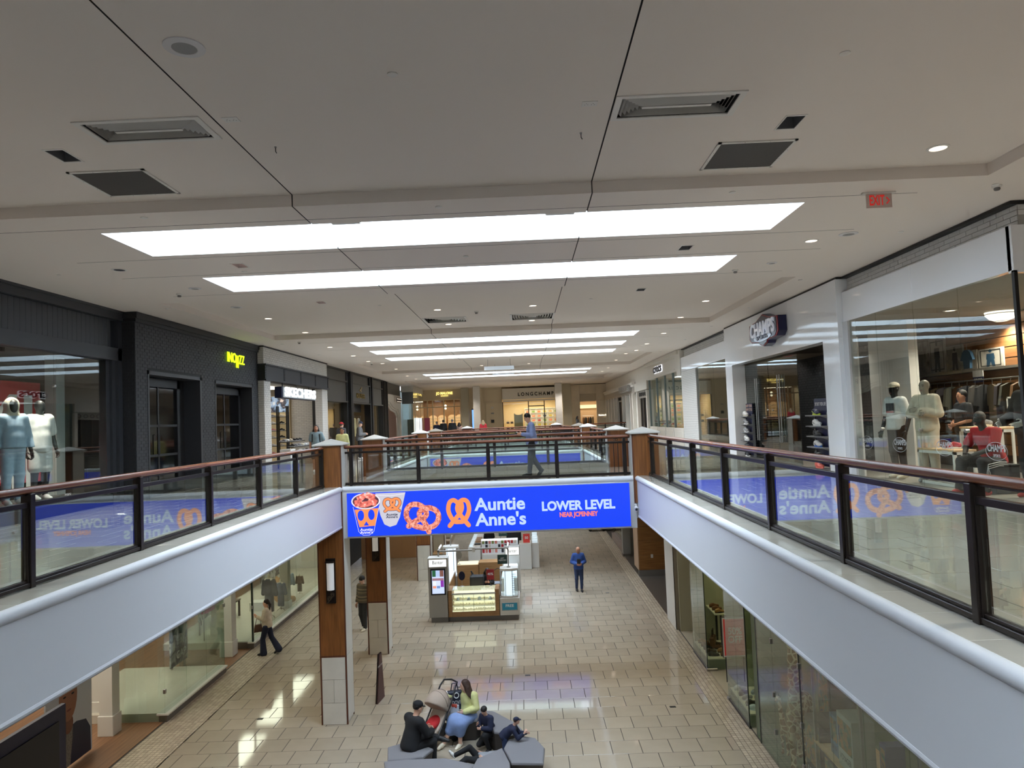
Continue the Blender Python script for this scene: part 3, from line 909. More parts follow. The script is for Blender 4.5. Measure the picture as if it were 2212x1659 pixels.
def screen(yf, label):
 x0, x1, z0, z1 = -4.18, 2.33, -1.02, -.03
 t = thing('led_screen', label, 'screen', ((x0 + x1) / 2, yf, z0))
 def X(u): return x0 + (u - 750) / 613.0 * (x1 - x0)          # u in screen pixels along the width
 def Z(v): return z1 - v / 94.0 * (z1 - z0)                   # v in screen pixels below the top edge
 MB().cbox(x0 - .02, x1 + .02, yf + .0, yf + .08, z0 - .03, z1 + .02, .005).build('housing', M('screen_housing', (190, 190, 192), .5), t, world=True)
 d = MB().box(x0, x1, yf - .012, yf, z0, z1).build('display', LBLUE, t, world=True)
 y = yf - .014
 def put(nm, mb, mat):
  l = t.location
  mb.v = [(p[0] - l.x, p[1] - l.y, p[2] - l.z) for p in mb.v]
  o = link(nm, mb.mesh(nm), mat, d)
  return o
 m = MB(); flat_poly(m, [(X(812), Z(2)), (X(822), Z(50)), (X(830), Z(70)), (X(842), Z(76)), (X(856), Z(72)), (X(864), Z(56)), (X(878), Z(2))], y); put('printed_cup', m, LCUP)
 m = MB(); flat_stroke(m, [(X(815), Z(6)), (X(845), Z(8.5)), (X(876), Z(5))], .006, y - .0005); put('printed_cup_line', m, LCUP2)
 m = MB(); flat_stroke(m, logo_path(X(848), Z(28), .40, .29), .037, y - .001); put('printed_logo_outline', m, LDARK)
 m = MB(); flat_stroke(m, logo_path(X(848), Z(28), .40, .29), .027, y - .0035); put('printed_logo', m, LORG)
 m = MB(); flat_poly(m, [(X(760), Z(22)), (X(773), Z(84)), (X(783), Z(92)), (X(798), Z(92)), (X(808), Z(84)), (X(822), Z(20))], y - .004); put('printed_cup', m, LBLUE)
 m = MB(); flat_stroke(m, [(X(763), Z(30)), (X(774), Z(84)), (X(784), Z(92)), (X(797), Z(92)), (X(807), Z(84)), (X(820), Z(30))], .004, y - .0045); put('printed_cup_line', m, LCUP2)
 m = MB(); flat_poly(m, [(X(766), Z(36)), (X(818), Z(34)), (X(810), Z(72)), (X(776), Z(74))], y - .005)
 put('printed_band', m, LORG)
 m = MB(); flat_poly(m, ell(X(779.5), Z(49), .075, .12), y - .0055); flat_poly(m, ell(X(802.5), Z(48), .075, .12), y - .0055); flat_poly(m, [(X(785), Z(71)), (X(797), Z(71)), (X(791), Z(62))], y - .0055); put('printed_logo_holes', m, LBLUE)
 m = MB(); flat_poly(m, ell(X(791), Z(18), .335, .185), y - .006); put('printed_cup_rim', m, LCUP2)
 m = MB(); flat_poly(m, ell(X(791), Z(18), .305, .160), y - .0065); put('printed_cup_inside', m, M('screen_cup_inside', (60, 30, 40), .5, emit=(70, 34, 44), es=.8))
 for (u, v, a, rx, rz) in ((782, 10, .5, .12, .07), (801, 8, -.3, .13, .075), (775, 22, .2, .10, .08), (806, 20, -.6, .11, .085), (790, 25, .1, .13, .07)):
  m = MB(); c, s_ = math.cos(a), math.sin(a)
  pts = [(X(u) + px * c - pz * s_, Z(v) + px * s_ + pz * c) for px, pz in ((-rx, -rz * .7), (-rx * .8, rz), (rx * .8, rz), (rx, -rz * .6), (0, -rz))]
  flat_poly(m, pts, y - .007 - u * 1e-6); put('printed_pretzel_bite', m, LPIECE)
 text('Auntie\nAnne\'s', (X(791), y - .006, Z(83)), FRONT, .085, LCUP2, t, 'printed_small_name', bold=.002, ext=.0002, lines=.75, width=.30).parent = t
 text('Auntie\nAnne\'s', (X(847), y - .002, Z(52)), FRONT, .075, LDARK, t, 'printed_small_name', bold=.002, ext=.0002, lines=.75, width=.27)
 c, s_ = math.cos(-.30), math.sin(-.30)
 cx, cz = X(912), Z(58)
 pts = [(cx + (px - cx) * c - (pz - cz) * s_, cz + (px - cx) * s_ + (pz - cz) * c) for px, pz in pretzel_path(cx, cz, .76, .54)]
 m = MB(); flat_stroke(m, pts, .062, y - .009); put('printed_pretzel', m, LPRZ)
 m = MB(); rr = random.Random(5)
 for k in range(130):
  q = rr.choice(pts); ox, oz = rr.uniform(-.05, .05), rr.uniform(-.05, .05); e = .005
  m.quad((q[0] + ox - e, y - .013, q[1] + oz - e), (q[0] + ox + e, y - .013, q[1] + oz - e), (q[0] + ox + e, y - .013, q[1] + oz + e), (q[0] + ox - e, y - .013, q[1] + oz + e))
 o = put('printed_salt', m, LSALT); o['kind'] = 'stuff'
 m = MB(); flat_stroke(m, logo_path(X(992.5), Z(50), .52, .60), .050, y - .004); put('printed_logo', m, LORG)
 text('Auntie', (X(1028), y - .003, Z(36)), FRONT, .40, LTXT, t, bold=.011, ext=.0004, align='LEFT', width=1.17)
 text("Anne's", (X(1029), y - .003, Z(69)), FRONT, .40, LTXT, t, bold=.011, ext=.0004, align='LEFT', width=1.17)
 text('LOWER LEVEL', (X(1251), y - .003, Z(45)), FRONT, .285, LTXT, t, bold=.012, ext=.0004, width=1.68)
 text('NEAR JCPENNEY', (X(1251), y - .003, Z(64)), FRONT, .145, LRED, t, bold=.006, ext=.0004, width=.88)
 return t
screen(16.80, 'wide blue LED pretzel advertising screen on the front of the first bridge')
screen(31.58, 'farther blue LED pretzel advertising screen seen below the second bridge railing')
# ================================================================== CEILING FITTINGS AND LAMPS
WARM = (1.0, .80, .62)
NEUT = (1.0, .90, .80)
def spot(parent, loc, energy, size=110, blend=.7, col=NEUT, r=.08, rot=(0, 0, 0)):
 ld = bpy.data.lights.new('lamp_light', 'SPOT')
 ld.energy = energy; ld.spot_size = math.radians(size); ld.spot_blend = blend; ld.color = col; ld.shadow_soft_size = r
 o = bpy.data.objects.new('lamp_light', ld); COL.objects.link(o)
 o.parent = parent; o.location = loc; o.rotation_euler = rot
 return o
def area(loc, sx, sy, energy, col=(1, .95, .88), rot=(0, 0, 0), parent=None):
 ld = bpy.data.lights.new('lamp_light', 'AREA')
 ld.shape = 'RECTANGLE'; ld.size = sx; ld.size_y = sy; ld.energy = energy; ld.color = col
 o = bpy.data.objects.new('lamp_light', ld); COL.objects.link(o)
 o.location = loc; o.rotation_euler = rot
 if parent is not None: o.parent = parent
 return o
LAMPW = lamp_mat('lamp_glow', (255, 232, 208), 3.0)
LAMPP = lamp_mat('lamp_glow_dim', (255, 214, 196), 1.2)
LAMPOFF = M('lamp_off', (70, 72, 84), .25)
WTRIM = M('white_trim', (226, 222, 216), .5)
_tm = MB().lathe([(.125, .002), (.125, -.006), (.095, -.010), (.092, .002)], n=24).mesh('trim_ring', True); _tm.materials.append(WTRIM)
_lm = {}
for k, mt_ in (('on', LAMPW), ('dim', LAMPP), ('off', LAMPOFF)):
 q = MB().disc((0, 0, -.004), .095, 20, -1).mesh('lamp'); q.materials.append(mt_); _lm[k] = q
def downlight(x, y, z, label, group, state='on', W=0, size=120, col=NEUT):
 t = thing('recessed_downlight', label, 'ceiling light', (x, y, z), group=group)
 link('trim_ring', _tm, None, t); link('lamp', _lm[state], None, t)
 if W: spot(t, (0, 0, -.03), W * DOWN_W, size, .8, col)
 return t
U_W = 130
downlight(4.97, 8.45, ZT, 'lit round downlight in the raised ceiling beside the exit sign', None, 'on', U_W)
downlight(-6.87, 8.45, ZT, 'lit round downlight in the raised ceiling over the left gallery', None, 'on', U_W)
downlight(4.98, 12.27, ZC, 'lit round downlight between the two large skylights, sports shop side', None, 'on', U_W)
downlight(-6.84, 12.2, ZC, 'unlit bluish round downlight between the two large skylights', None, 'off')
for x in (4.97, -6.87):  # out-of-view downlights added so their bounce lifts the near ceiling
 for y in (5.0, 1.5, -2.0): downlight(x, y, ZT if y > 1.8 else ZC, 'unseen round downlight added to brighten the near end of a gallery', 'added near gallery downlights', 'on', 330)
G2 = 'downlights of the second raised ceiling'
L2 = 'small lit round downlight in the second raised ceiling panel'
for x, y in ((-2.19, 19.0), (.33, 18.98), (-2.2, 21.89), (.33, 21.84), (-6.79, 19.29), (-6.74, 22.42), (4.97, 22.55), (4.98, 19.44)):
 downlight(x, y, ZT if 15.6 < y < 22.9 and TX0 < x < TX1 else ZC, L2, G2, 'on', U_W if abs(x + .95) > 2 else 70)
for i, (x, y) in enumerate([(-6.8, 25.5), (5.0, 25.5), (-6.8, 29.0), (5.0, 29.0), (-6.8, 31.8), (5.0, 31.8)]):
 downlight(x, y, ZC, 'lit round downlight beside the middle group of skylights', 'downlights by the middle skylights', 'on', U_W)
for i, (x, y) in enumerate([(-2.2, 34.6), (.33, 34.6), (-2.2, 38.8), (.33, 38.8), (-6.8, 35), (5.0, 35), (-6.8, 38.8), (5, 38.8)]):
 downlight(x, y, ZT, 'tiny lit downlight in the far raised ceiling panel', 'downlights of the far raised ceiling', 'on', U_W)
for i, (x, y) in enumerate([(-6.8, 42.5), (5.0, 42.5), (-6.8, 45.8), (5.0, 45.8), (-2.2, 50), (.33, 50), (-5, 57), (-1, 57), (3, 57)]):
 downlight(x, y, ZC if y < 47 or y > 54 else ZT, 'tiny lit downlight in the ceiling before the end shops', 'downlights before the end shops', 'on', 300)
_cf = MB()
for a in ((-.11, .11, -.19, -.165), (-.11, .11, .165, .19), (-.11, -.095, -.165, .165), (.095, .11, -.165, .165)):
 _cf.box(a[0], a[1], a[2], a[3], -.006, .002)
_cfm = _cf.mesh('can_frame'); _cfm.materials.append(WTRIM)
clab = ['square recessed can light beside the dark return grille on the left of the ceiling', 'square recessed can light beside the dark return grille nearer the exit sign',
  'unlit square can light between the two large skylights, sports shop side', 'pinkish lit square can light between the two large skylights',
  'pale lit square can light past the second large skylight', 'grey square can light past the second large skylight, sports shop side']
for i, c in enumerate(CANS):
 z = ZC if 9.1 < c[2] < 15.6 else ZT
 t = thing('square_can_light', clab[i], 'ceiling light', ((c[0] + c[1]) / 2, (c[2] + c[3]) / 2, z))
 link('can_frame', _cfm, None, t)
 MB().box(-.09, .09, -.15, .15, .125, .135).build('lamp', LAMPP if i in (3, 4) else LAMPOFF, t)
 if i in (3,): spot(t, (0, 0, -.02), 90, 120, .8, WARM)
# louvred diffusers
for i, c in enumerate(DIFFS):
 lab = ['white louvred air diffuser crossing the ceiling seam left of the raised ceiling', 'white louvred air diffuser beside the ceiling seam nearer the exit sign',
  'wide grey ceiling diffuser in the second raised panel, left of the seam gap', 'wide grey ceiling diffuser in the second raised panel, nearer the sports shop'][i]
 t = thing('air_diffuser', lab, 'air vent', ((c[0] + c[1]) / 2, (c[2] + c[3]) / 2, ZT))
 hx, hy = (c[1] - c[0]) / 2, (c[3] - c[2]) / 2
 m = MB()
 for a in ((-hx - .06, hx + .06, -hy - .05, -hy), (-hx - .06, hx + .06, hy, hy + .05), (-hx - .06, -hx, -hy, hy), (hx, hx + .06, -hy, hy)):
  m.box(a[0], a[1], a[2], a[3], -.012, .002)
 m.build('frame', WTRIM, t)
 for k in range(6):
  d0, d1 = .004 + k * .036, .004 + k * .036 + .034
  if i > 1: d0, d1 = .01 + k * .075, .01 + k * .075 + .06
  z0, z1 = .055, -.008
  m = MB()
  A = [(-hx + d0, -hy + d0, z0), (hx - d0, -hy + d0, z0), (hx - d0, hy - d0, z0), (-hx + d0, hy - d0, z0)]
  B = [(-hx + d1, -hy + d1, z1), (hx - d1, -hy + d1, z1), (hx - d1, hy - d1, z1), (-hx + d1, hy - d1, z1)]
  for q in range(4):
   r = (q + 1) % 4
   m.quad(A[q], A[r], B[r], B[q])
  m.build('louvre', WTRIM, t)
 d = .004 + 6 * .036 if i < 2 else .47
 MB().box(-hx + d, hx - d, -hy + min(d, hy - .02), hy - min(d, hy - .02), -.01, 0).build('centre_plate', WTRIM, t)
# perforated return grilles
PERF = M('perforated_dark', (58, 52, 48), .6, noise=(220, .35))
for i, c in enumerate([(-5.05, -4.17, 7.95, 8.83), (2.27, 3.16, 7.95, 8.83)]):
 t = thing('return_grille', ['dark perforated return grille in the ceiling beside the left square can', 'dark perforated return grille in the ceiling below the exit sign side can'][i], 'air vent', ((c[0] + c[1]) / 2, (c[2] + c[3]) / 2, ZT))
 h = .44
 m = MB()
 for a in ((-h, h, -h, -h + .035), (-h, h, h - .035, h), (-h, -h + .035, -h, h), (h - .035, h, -h, h)):
  m.box(a[0], a[1], a[2], a[3], -.014, .0)
 m.build('frame', WTRIM, t)
 MB().box(-h + .03, h - .03, -h + .03, h - .03, -.008, 0).build('perforated_plate', PERF, t)
 sm = MB()
 for k in range(4):
  for sx, sy in ((-1 + k * .66, -1), (-1 + k * .66, 1), (-1, -1 + k * .66), (1, -1 + k * .66)):
   sm.disc((sx * (h - .017), sy * (h - .017), -.0145), .006, 6, -1)
 sm.build('screws', BLACK, t)['kind'] = 'stuff'
# loudspeaker
def ceil_speaker(x, y, z, r, lab, g=None):
 t = thing('ceiling_speaker', lab, 'speaker', (x, y, z), group=g)
 MB().lathe([(r, .0), (r, -.008), (r * .62, -.016), (r * .58, -.008)], n=28).build('rim', M('speaker_rim', (216, 212, 212), .5), t, smooth=True)
 MB().disc((0, 0, -.012), r * .6, 24, -1).build('mesh_grille', M('speaker_mesh', (150, 148, 146), .7, noise=(260, .25)), t)
ceil_speaker(-2.52, 5.44, ZT, .155, 'round white ceiling speaker with grey mesh beside the ceiling seam')
ceil_speaker(5.44, 11.89, ZC, .15, 'round white ceiling speaker between skylights over the sports shop gallery')
ceil_speaker(-6.39, 14.07, ZC, .12, 'small round ceiling speaker by the second large skylight, dark shop side')
ceil_speaker(-6.85, 17.3, ZT, .14, 'flat round ceiling speaker in the second raised panel, dark shop side')
ceil_speaker(4.9, 14.0, ZC, .1, 'small round ceiling disc beside the smoke detector by the second skylight')
# sprinkler cover discs
dm = MB().lathe([(.045, 0), (.045, -.008), (.02, -.016)], n=14).mesh('sprinkler_cover', True); dm.materials.append(WTRIM)
for i, (x, y) in enumerate([(-1.01, 6.03), (2.83, 6.04), (-4.87, 9.29), (-1.02, 9.4), (2.81, 9.32), (-.9, 12.3), (2.9, 13.0), (-4.9, 12.75), (6.3, 11.9), (6.3, 9.5), (-8.0, 12.4), (-8.0, 16.2), (6.2, 16), (-7.9, 20), (6.3, 20), (-3.5, 17.9), (1.8, 18.3), (-8, 24), (6.3, 24), (-7.9, 28), (6.3, 28), (-7.9, 32.5), (6.3, 33)]):
 z = ZT if (TX0 < x < TX1 and any(a < y < b for a, b in TRAYS)) else ZC
 link('sprinkler_cover', dm, None, None, (x, y, z), label='small round white sprinkler cover on the ceiling', cat='sprinkler', group='ceiling sprinkler covers')
# smoke detectors
def detector(x, y, z, lab):
 t = thing('smoke_detector', lab, 'smoke detector', (x, y, z))
 MB().lathe([(.06, 0), (.06, -.02), (.045, -.03)], n=18).build('base', WTRIM, t, smooth=True)
 MB().lathe([(.035, -.03), (.04, -.05), (.03, -.065), (0, -.068)], n=14).build('sensor', M('sensor_grey', (120, 116, 112), .5), t, smooth=True)
detector(4.35, 14.55, ZC, 'smoke detector beside the second large skylight, sports shop side')
detector(-6.94, 14.57, ZC, 'smoke detector near the second large skylight, dark shop side')
detector(6.35, 9.55, ZC, 'white dome detector on the ceiling near the painted brick corner')
detector(-7.3, 23.6, ZC, 'smoke detector above the white brick shoe shop')
detector(-1.2, 19.6, ZT, 'smoke detector between the two wide grey diffusers')
detector(-6.9, 33.0, ZC, 'smoke detector above the dark lounge style shop front')
# junction plates with cable anchors
for i, (x, y) in enumerate([(-2.7, 6.78), (.74, 6.8)]):
 t = thing('ceiling_outlet', ['white double outlet plate on the ceiling beside the left diffuser', 'white double outlet plate on the ceiling beside the diffuser nearer the exit sign'][i], 'outlet', (x, y, ZT))
 MB().cbox(-.075, .075, -.055, .055, -.006, 0, .002).build('plate', WTRIM, t)
 m = MB()
 for s in (-.032, .032):
  for dx, dy in ((-.014, .012), (.014, .012), (0, -.016)):
   m.disc((s + dx, dy, -.0065), .005, 6, -1)
 m.build('slots', BLACK, t)
 hk = thing('ceiling_hook', ['small dark cable hook in the ceiling behind the left outlet plate', 'small dark cable hook in the ceiling behind the outlet plate nearer the exit sign'][i], 'hook', (x + (.18 if i == 0 else -.03), 7.5, ZT))
 MB().tube([(0, 0, 0), (0, 0, -.05), (.012, 0, -.07)], .005, 6).build('wire', M('hook_dark', (60, 55, 52), .5), hk)
 MB().cyl((0, 0, 0), (0, 0, -.012), .012, n=8).build('anchor', STEEL, hk)
# exit sign
t = thing('exit_sign', 'hanging white exit sign with red letters and arrow', 'exit sign', (4.83, 9.62, ZC))
MB().cbox(-.22, .22, -.03, .03, -.02, .0, .003).build('canopy', WTRIM, t)
MB().box(-.17, .17, -.006, .006, -.21, -.02).build('panel', M('exit_panel', (206, 186, 176), .3), t)
text('EXIT', (4.83 - .03, 9.612, ZC - .115), FRONT, .19, M('exit_red', (214, 40, 34), .5, emit=(214, 40, 34), es=.25), t, bold=.004, ext=.001, width=.20)
m = MB(); flat_stroke(m, [(.10, -.075), (.135, -.115), (.10, -.155)], .008, -.009)
m.build('arrow', M('exit_red', (214, 40, 34)), t)
# hanging light boxes in the far raised ceiling
for i, (x, y, z, w_, h_) in enumerate([(-1.15, 35.2, 3.98, 1.45, .17), (-1.05, 38.6, 3.95, 1.15, .05)]):
 t = thing('hanging_light_panel', ['white suspended rectangular panel on wires below the far ceiling', 'thin suspended light bar below the far ceiling'][i], 'hanging panel', (x, y, ZT))
 MB().cbox(-w_ / 2, w_ / 2, -.12, .12, z - ZT, z - ZT + h_, .006).build('panel', M('panel_grey_white', (205, 214, 224), .5, emit=(205, 218, 230), es=.25), t)
 for s in (-1, 1):
  MB().cyl((s * w_ * .38, 0, z - ZT + h_), (s * w_ * .38, 0, 0), .006, n=6).build('wire', BLACK, t)
# under-gallery downlights that light the lower floor
for i, y in enumerate([12.5, 15.6, 18.7, 21.8, 24.9, 28, 31.5, 35, 39, 43]):
 downlight(-6.3, y, -.862, 'warm recessed downlight under the left gallery', 'lower downlights, left gallery', 'on', 45, 100, WARM)
 downlight(3.4, y + .6, -.862, 'warm recessed downlight under the sports shop gallery', 'lower downlights, right gallery', 'on', 45, 100, WARM)
for i, y in enumerate([18.2, 21.0, 33.2, 36]):
 for x in (-3.0, -.9, 1.2):
  downlight(x, y, -1.085, 'warm recessed downlight under a bridge', 'lower downlights, bridges', 'on', 28, 110, WARM)
# ================================================================== SHARED SHOP PIECES
def obj_mat(o, *mats):
 for i, m in enumerate(mats):
  o.material_slots[i].link = 'OBJECT'; o.material_slots[i].material = m
 return o
def bricks(parent, axis, fixed, u0, u1, z0, z1, mat, nsign=1, holes=(), bw=.21, bh=.072, g=.010, proud=.010, cap=100, key=None):
 """Running-bond bricks standing proud of a wall plane; whole bricks are parts, the rest one joined part."""
 full = []; part = []
 z = z0; r = 0
 while z < z1 - .02:
  zb = min(z + bh, z1)
  u = u0 - (bw / 2 if r % 2 else 0)
  while u < u1 - .01:
   a, b = max(u, u0), min(u + bw, u1)
   u += bw
   if b - a < .02: continue
   segs = [(a, b)]
   for (ha, hb, hz0, hz1) in holes:
    if zb <= hz0 + .001 or z >= hz1 - .001: continue
    ns = []
    for (p, q) in segs:
     if q <= ha or p >= hb: ns.append((p, q)); continue
     if ha - p > .02: ns.append((p, ha))
     if q - hb > .02: ns.append((hb, q))
    segs = ns
   for (p, q) in segs:
    (full if q - p > bw - .005 and zb - z > bh - .005 else part).append((p, q, z, zb))
  z += bh; r += 1
 full.sort(key=key or (lambda t: t[0] + t[2]))
 l = parent.location
 h = g / 2
 d0, d1 = 0, nsign * proud
 if axis == 'y':
  me = MB().box(d0, d1, -bw / 2 + h, bw / 2 - h, -bh / 2 + h, bh / 2 - h).mesh('brick')
 else:
  me = MB().box(-bw / 2 + h, bw / 2 - h, d0, d1, -bh / 2 + h, bh / 2 - h).mesh('brick')
 me.materials.append(mat)
 for (p, q, za, zb) in full[:cap]:
  c = ((p + q) / 2, (za + zb) / 2)
  j = random.uniform(-.002, .002) * nsign
  link('brick', me, None, parent, (fixed + j - l.x, c[0] - l.y, c[1] - l.z) if axis == 'y' else (c[0] - l.x, fixed + j - l.y, c[1] - l.z))
 m = MB()
 for (p, q, za, zb) in full[cap:] + part:
  j = random.uniform(-.002, .002) * nsign
  if axis == 'y': m.box(fixed, fixed + d1 + j, p + h, q - h, za + h, zb - h)
  else: m.box(p + h, q - h, fixed, fixed + d1 + j, za + h, zb - h)
 if m.v: m.build('brick_field', mat, parent, world=True)['kind'] = 'stuff'
# ---- one shoe: toe along +y, resting on z = 0
_sv, _sf = sdf_arrays([('e', (0, .085, .035), (.045, .075, .034), None, .02), ('e', (0, -.06, .05), (.038, .065, .05), None, .03),
     ('c', (0, -.055, .06), (0, -.05, .10), .036, .034, .02), ('c', (0, .04, .05), (0, -.02, .085), .03, .03, .03)], .013,
     cut=[((0, 0, .012), (0, 0, -1)), ((0, 0, .112), (0, -.25, 1))])
SHOE_UP = np_mesh('upper', _sv, _sf); SHOE_UP.materials.append(BLACK)
_m = MB()
_pts = [(.043 * math.sin(a) * (1 if math.cos(a) > 0 else .88), (.15 if math.cos(a) > 0 else .125) * math.cos(a) + .01) for a in [2 * math.pi * k / 16 for k in range(16)]]
_m.prism([(x, y) for x, y in _pts][::-1], 'xy', 0, .028)
SHOE_SOLE = _m.mesh('sole', True); SHOE_SOLE.materials.append(BLACK)
_m = MB()
for k in range(3):
 _m.tube([(-.024, .05 - k * .022, .072 + k * .008), (0, .055 - k * .022, .08 + k * .009), (.024, .05 - k * .022, .072 + k * .008)], .004, 5)
SHOE_LACE = _m.mesh('laces'); SHOE_LACE.materials.append(BLACK)
_m = MB().quad((.046, .02, .03), (.046, -.05, .062), (.046, -.052, .070), (.046, .03, .038))
SHOE_MARK = _m.mesh('side_stripe'); SHOE_MARK.materials.append(BLACK)
SH = {n: M('shoe_' + n, c, .55) for n, c in dict(white=(226, 226, 224), cream=(216, 206, 186), black=(26, 26, 28), grey=(140, 140, 142), pink=(222, 150, 146), red=(176, 36, 40), blue=(40, 96, 178),
  navy=(30, 36, 66), brown=(112, 70, 40), tan=(168, 122, 74), coral=(236, 116, 100), lime=(190, 210, 60), dkbrown=(58, 38, 26)).items()}
def shoe(loc, rz, up, sole, label, group=None, lace=None, mark=None, s=1.0):
 t = thing('shoe', label, 'shoe', loc, rz, group)
 t.scale = (s, s, s)
 obj_mat(link('upper', SHOE_UP, None, t), SH[up]); obj_mat(link('sole', SHOE_SOLE, None, t), SH[sole])
 if lace: obj_mat(link('laces', SHOE_LACE, None, t), SH[lace])
 if mark: obj_mat(link('side_stripe', SHOE_MARK, None, t), SH[mark])
 return t
def room(nm, x0, x1, y0, y1, z0, z1, wall, floor, ceil, open_side, floor_th=.02):
 """interior of a shop: separate wall, floor and ceiling pieces, open on one side ('+x' or '-x')"""
 e = .04
 base_box('floor_' + nm, floor, x0, x1, y0, y1, z0 - floor_th, z0 + .004)
 base_box('ceiling_' + nm, ceil, x0, x1, y0, y1, z1, z1 + e)
 if '-y' not in open_side: base_box('wall_' + nm + '_near', wall, x0, x1, y0 - e, y0, z0, z1)
 base_box('wall_' + nm + '_far', wall, x0, x1, y1, y1 + e, z0, z1)
 if '+x' not in open_side: base_box('wall_' + nm + '_side', wall, x1, x1 + e, y0, y1, z0, z1)
 if '-x' not in open_side: base_box('wall_' + nm + '_back', wall, x0 - e, x0, y0, y1, z0, z1)
def panes(parent, axis, fixed, us, z0, z1, mat, th=.012, gap=.006):
 """glass panes between the joints us, each its own part"""
 for a, b in zip(us[:-1], us[1:]):
  if axis == 'y': m = MB().box(fixed - th / 2, fixed + th / 2, a + gap / 2, b - gap / 2, z0, z1)
  else: m = MB().box(a + gap / 2, b - gap / 2, fixed - th / 2, fixed + th / 2, z0, z1)
  m.build('glass_pane', mat, parent, world=True)
def hang_garment(loc, rz, mat, label, group, h=.75, w_=.46):
 t = thing('hanging_garment', label, 'garment', loc, rz, group)
 m = MB()
 prof = [(-.06, 0), (-w_ / 2, -.06), (-w_ / 2 - .08, -h * .55), (-w_ / 2 + .02, -h * .58), (-w_ / 2 + .04, -h), (w_ / 2 - .04, -h), (w_ / 2 - .02, -h * .58), (w_ / 2 + .08, -h * .55), (w_ / 2, -.06), (.06, 0)]
 m.prism(prof, 'xz', -.03, .03)
 m.build('cloth', mat, t)
 MB().tube([(0, 0, 0), (0, 0, .07), (.02, 0, .1), (0, 0, .12), (-.02, 0, .1)], .005, 5).build('hanger', STEEL, t)
 return t
SHOPGL = glass('shop_glass', (238, 242, 239), 1.56)
# ================================================================== LEFT SIDE, UPPER FLOOR
CHAR = M('charcoal_panel', (50, 51, 55), .45)
CHARD = M('charcoal_dark', (28, 29, 32), .5)
BRKD = M('dark_painted_brick', (46, 47, 52), .55, rnd=.10, bump=(60, .3))
DKWALL = M('dark_interior', (40, 40, 42), .7)
WARMWALL = M('warm_interior', (196, 178, 150), .7)
# ---- panelled clothing shop with two window mannequins
t = thing('panelled_shop_front', 'charcoal panelled shop front with glass display window and mannequins', 'shop front', (-9.24, 12, 0))
X0 = -9.24
MB().box(X0 - .25, X0 + .10, 5, 16.46, 4.14, 4.37).build('cornice', CHAR, t, world=True)
MB().box(X0 - .25, X0 + .13, 5, 16.46, 4.30, 4.36).build('cornice_lip', CHAR, t, world=True)
MB().box(X0 - .25, X0 - .02, 5, 16.1, 3.50, 4.14).build('board_backing', CHARD, t, world=True)
bm = MB().cbox(0, .02, -.075, .075, 0, .62, .004).mesh('board'); bm.materials.append(CHAR)
for k in range(62):
 link('board', bm, None, t, (-.02, 16.02 - k * .155 - 12, 3.51))
MB().box(X0 - .25, X0 + .05, 5, 16.46, 3.22, 3.50).build('header', CHAR, t, world=True)
MB().box(X0 - .25, X0 + .02, 5, 16.2, 3.44, 3.50).build('header_bead', CHAR, t, world=True)
for a, b, d in ((16.02, 16.16, -.08), (16.16, 16.30, -.02), (16.30, 16.46, .05)):
 MB().box(X0 - .25, X0 + d, a, b, 0, 3.22 if a < 16.3 else 4.14).build('jamb', CHAR, t, world=True)
MB().box(X0 - .12, X0 + .03, 5, 16.05, 0, .22).build('sill', CHARD, t, world=True)
panes(t, 'y', X0 - .08, [5, 8.4, 11.3, 14.23, 16.02], .22, 3.22, SHOPGL)
for z in (.6, 2.55):
 MB().cyl((X0 - .10, 14.23, z), (X0 - .05, 14.23, z), .025, n=12).build('glass_clip', STEEL, t, world=True)
text('MAN', (X0 - .065, 14.62, .36), EASTW, .09, M('decal_white', (220, 220, 220), .5), t, 'window_decal', ext=.0005)
room('panelled', -13, X0 - .3, 5, 16.4, .0, 3.3, DKWALL, M('dark_wood_floor', (60, 54, 50), .4), M('dark_ceiling', (70, 70, 72), .7), '+x')
base_box('display_platform', M('platform_grey', (70, 70, 70), .5), -11.0, -9.36, 6, 16.0, 0, .28)
t = thing('red_poster_panel', 'red hanging poster panel with huge white letters behind window mannequins', 'poster', (-10.6, 14.0, .3))
MB().box(-.02, .02, -2.2, 1.69, .3, 2.43).build('panel', M('poster_red', (178, 40, 44), .5), t)
text('MI', (-10.575, 14.55, 1.85), EASTW, 1.5, M('poster_white', (214, 214, 210), .5), t, bold=.03, ext=.002, width=1.75)
text('HI', (-10.575, 14.7, .75), EASTW, 1.0, M('poster_white', (214, 214, 210), .5), t, bold=.02, ext=.002, width=1.5)
base_box('shop_column', M('column_grey', (170, 176, 176), .5), -10.5, -10.25, 15.72, 16.02, .28, 3.3)
tl = thing('track_light', 'black track lamp over the window mannequins', 'lamp', (-9.75, 13.4, 3.3))
MB().cyl((0, 0, 0), (0, 0, -.12), .04, n=10).build('can', BLACK, tl)
spot(tl, (.1, .3, -.15), 260, 85, .6, (1, .93, .82)); spot(tl, (.05, 1.2, -.15), 240, 85, .6, (1, .93, .82))
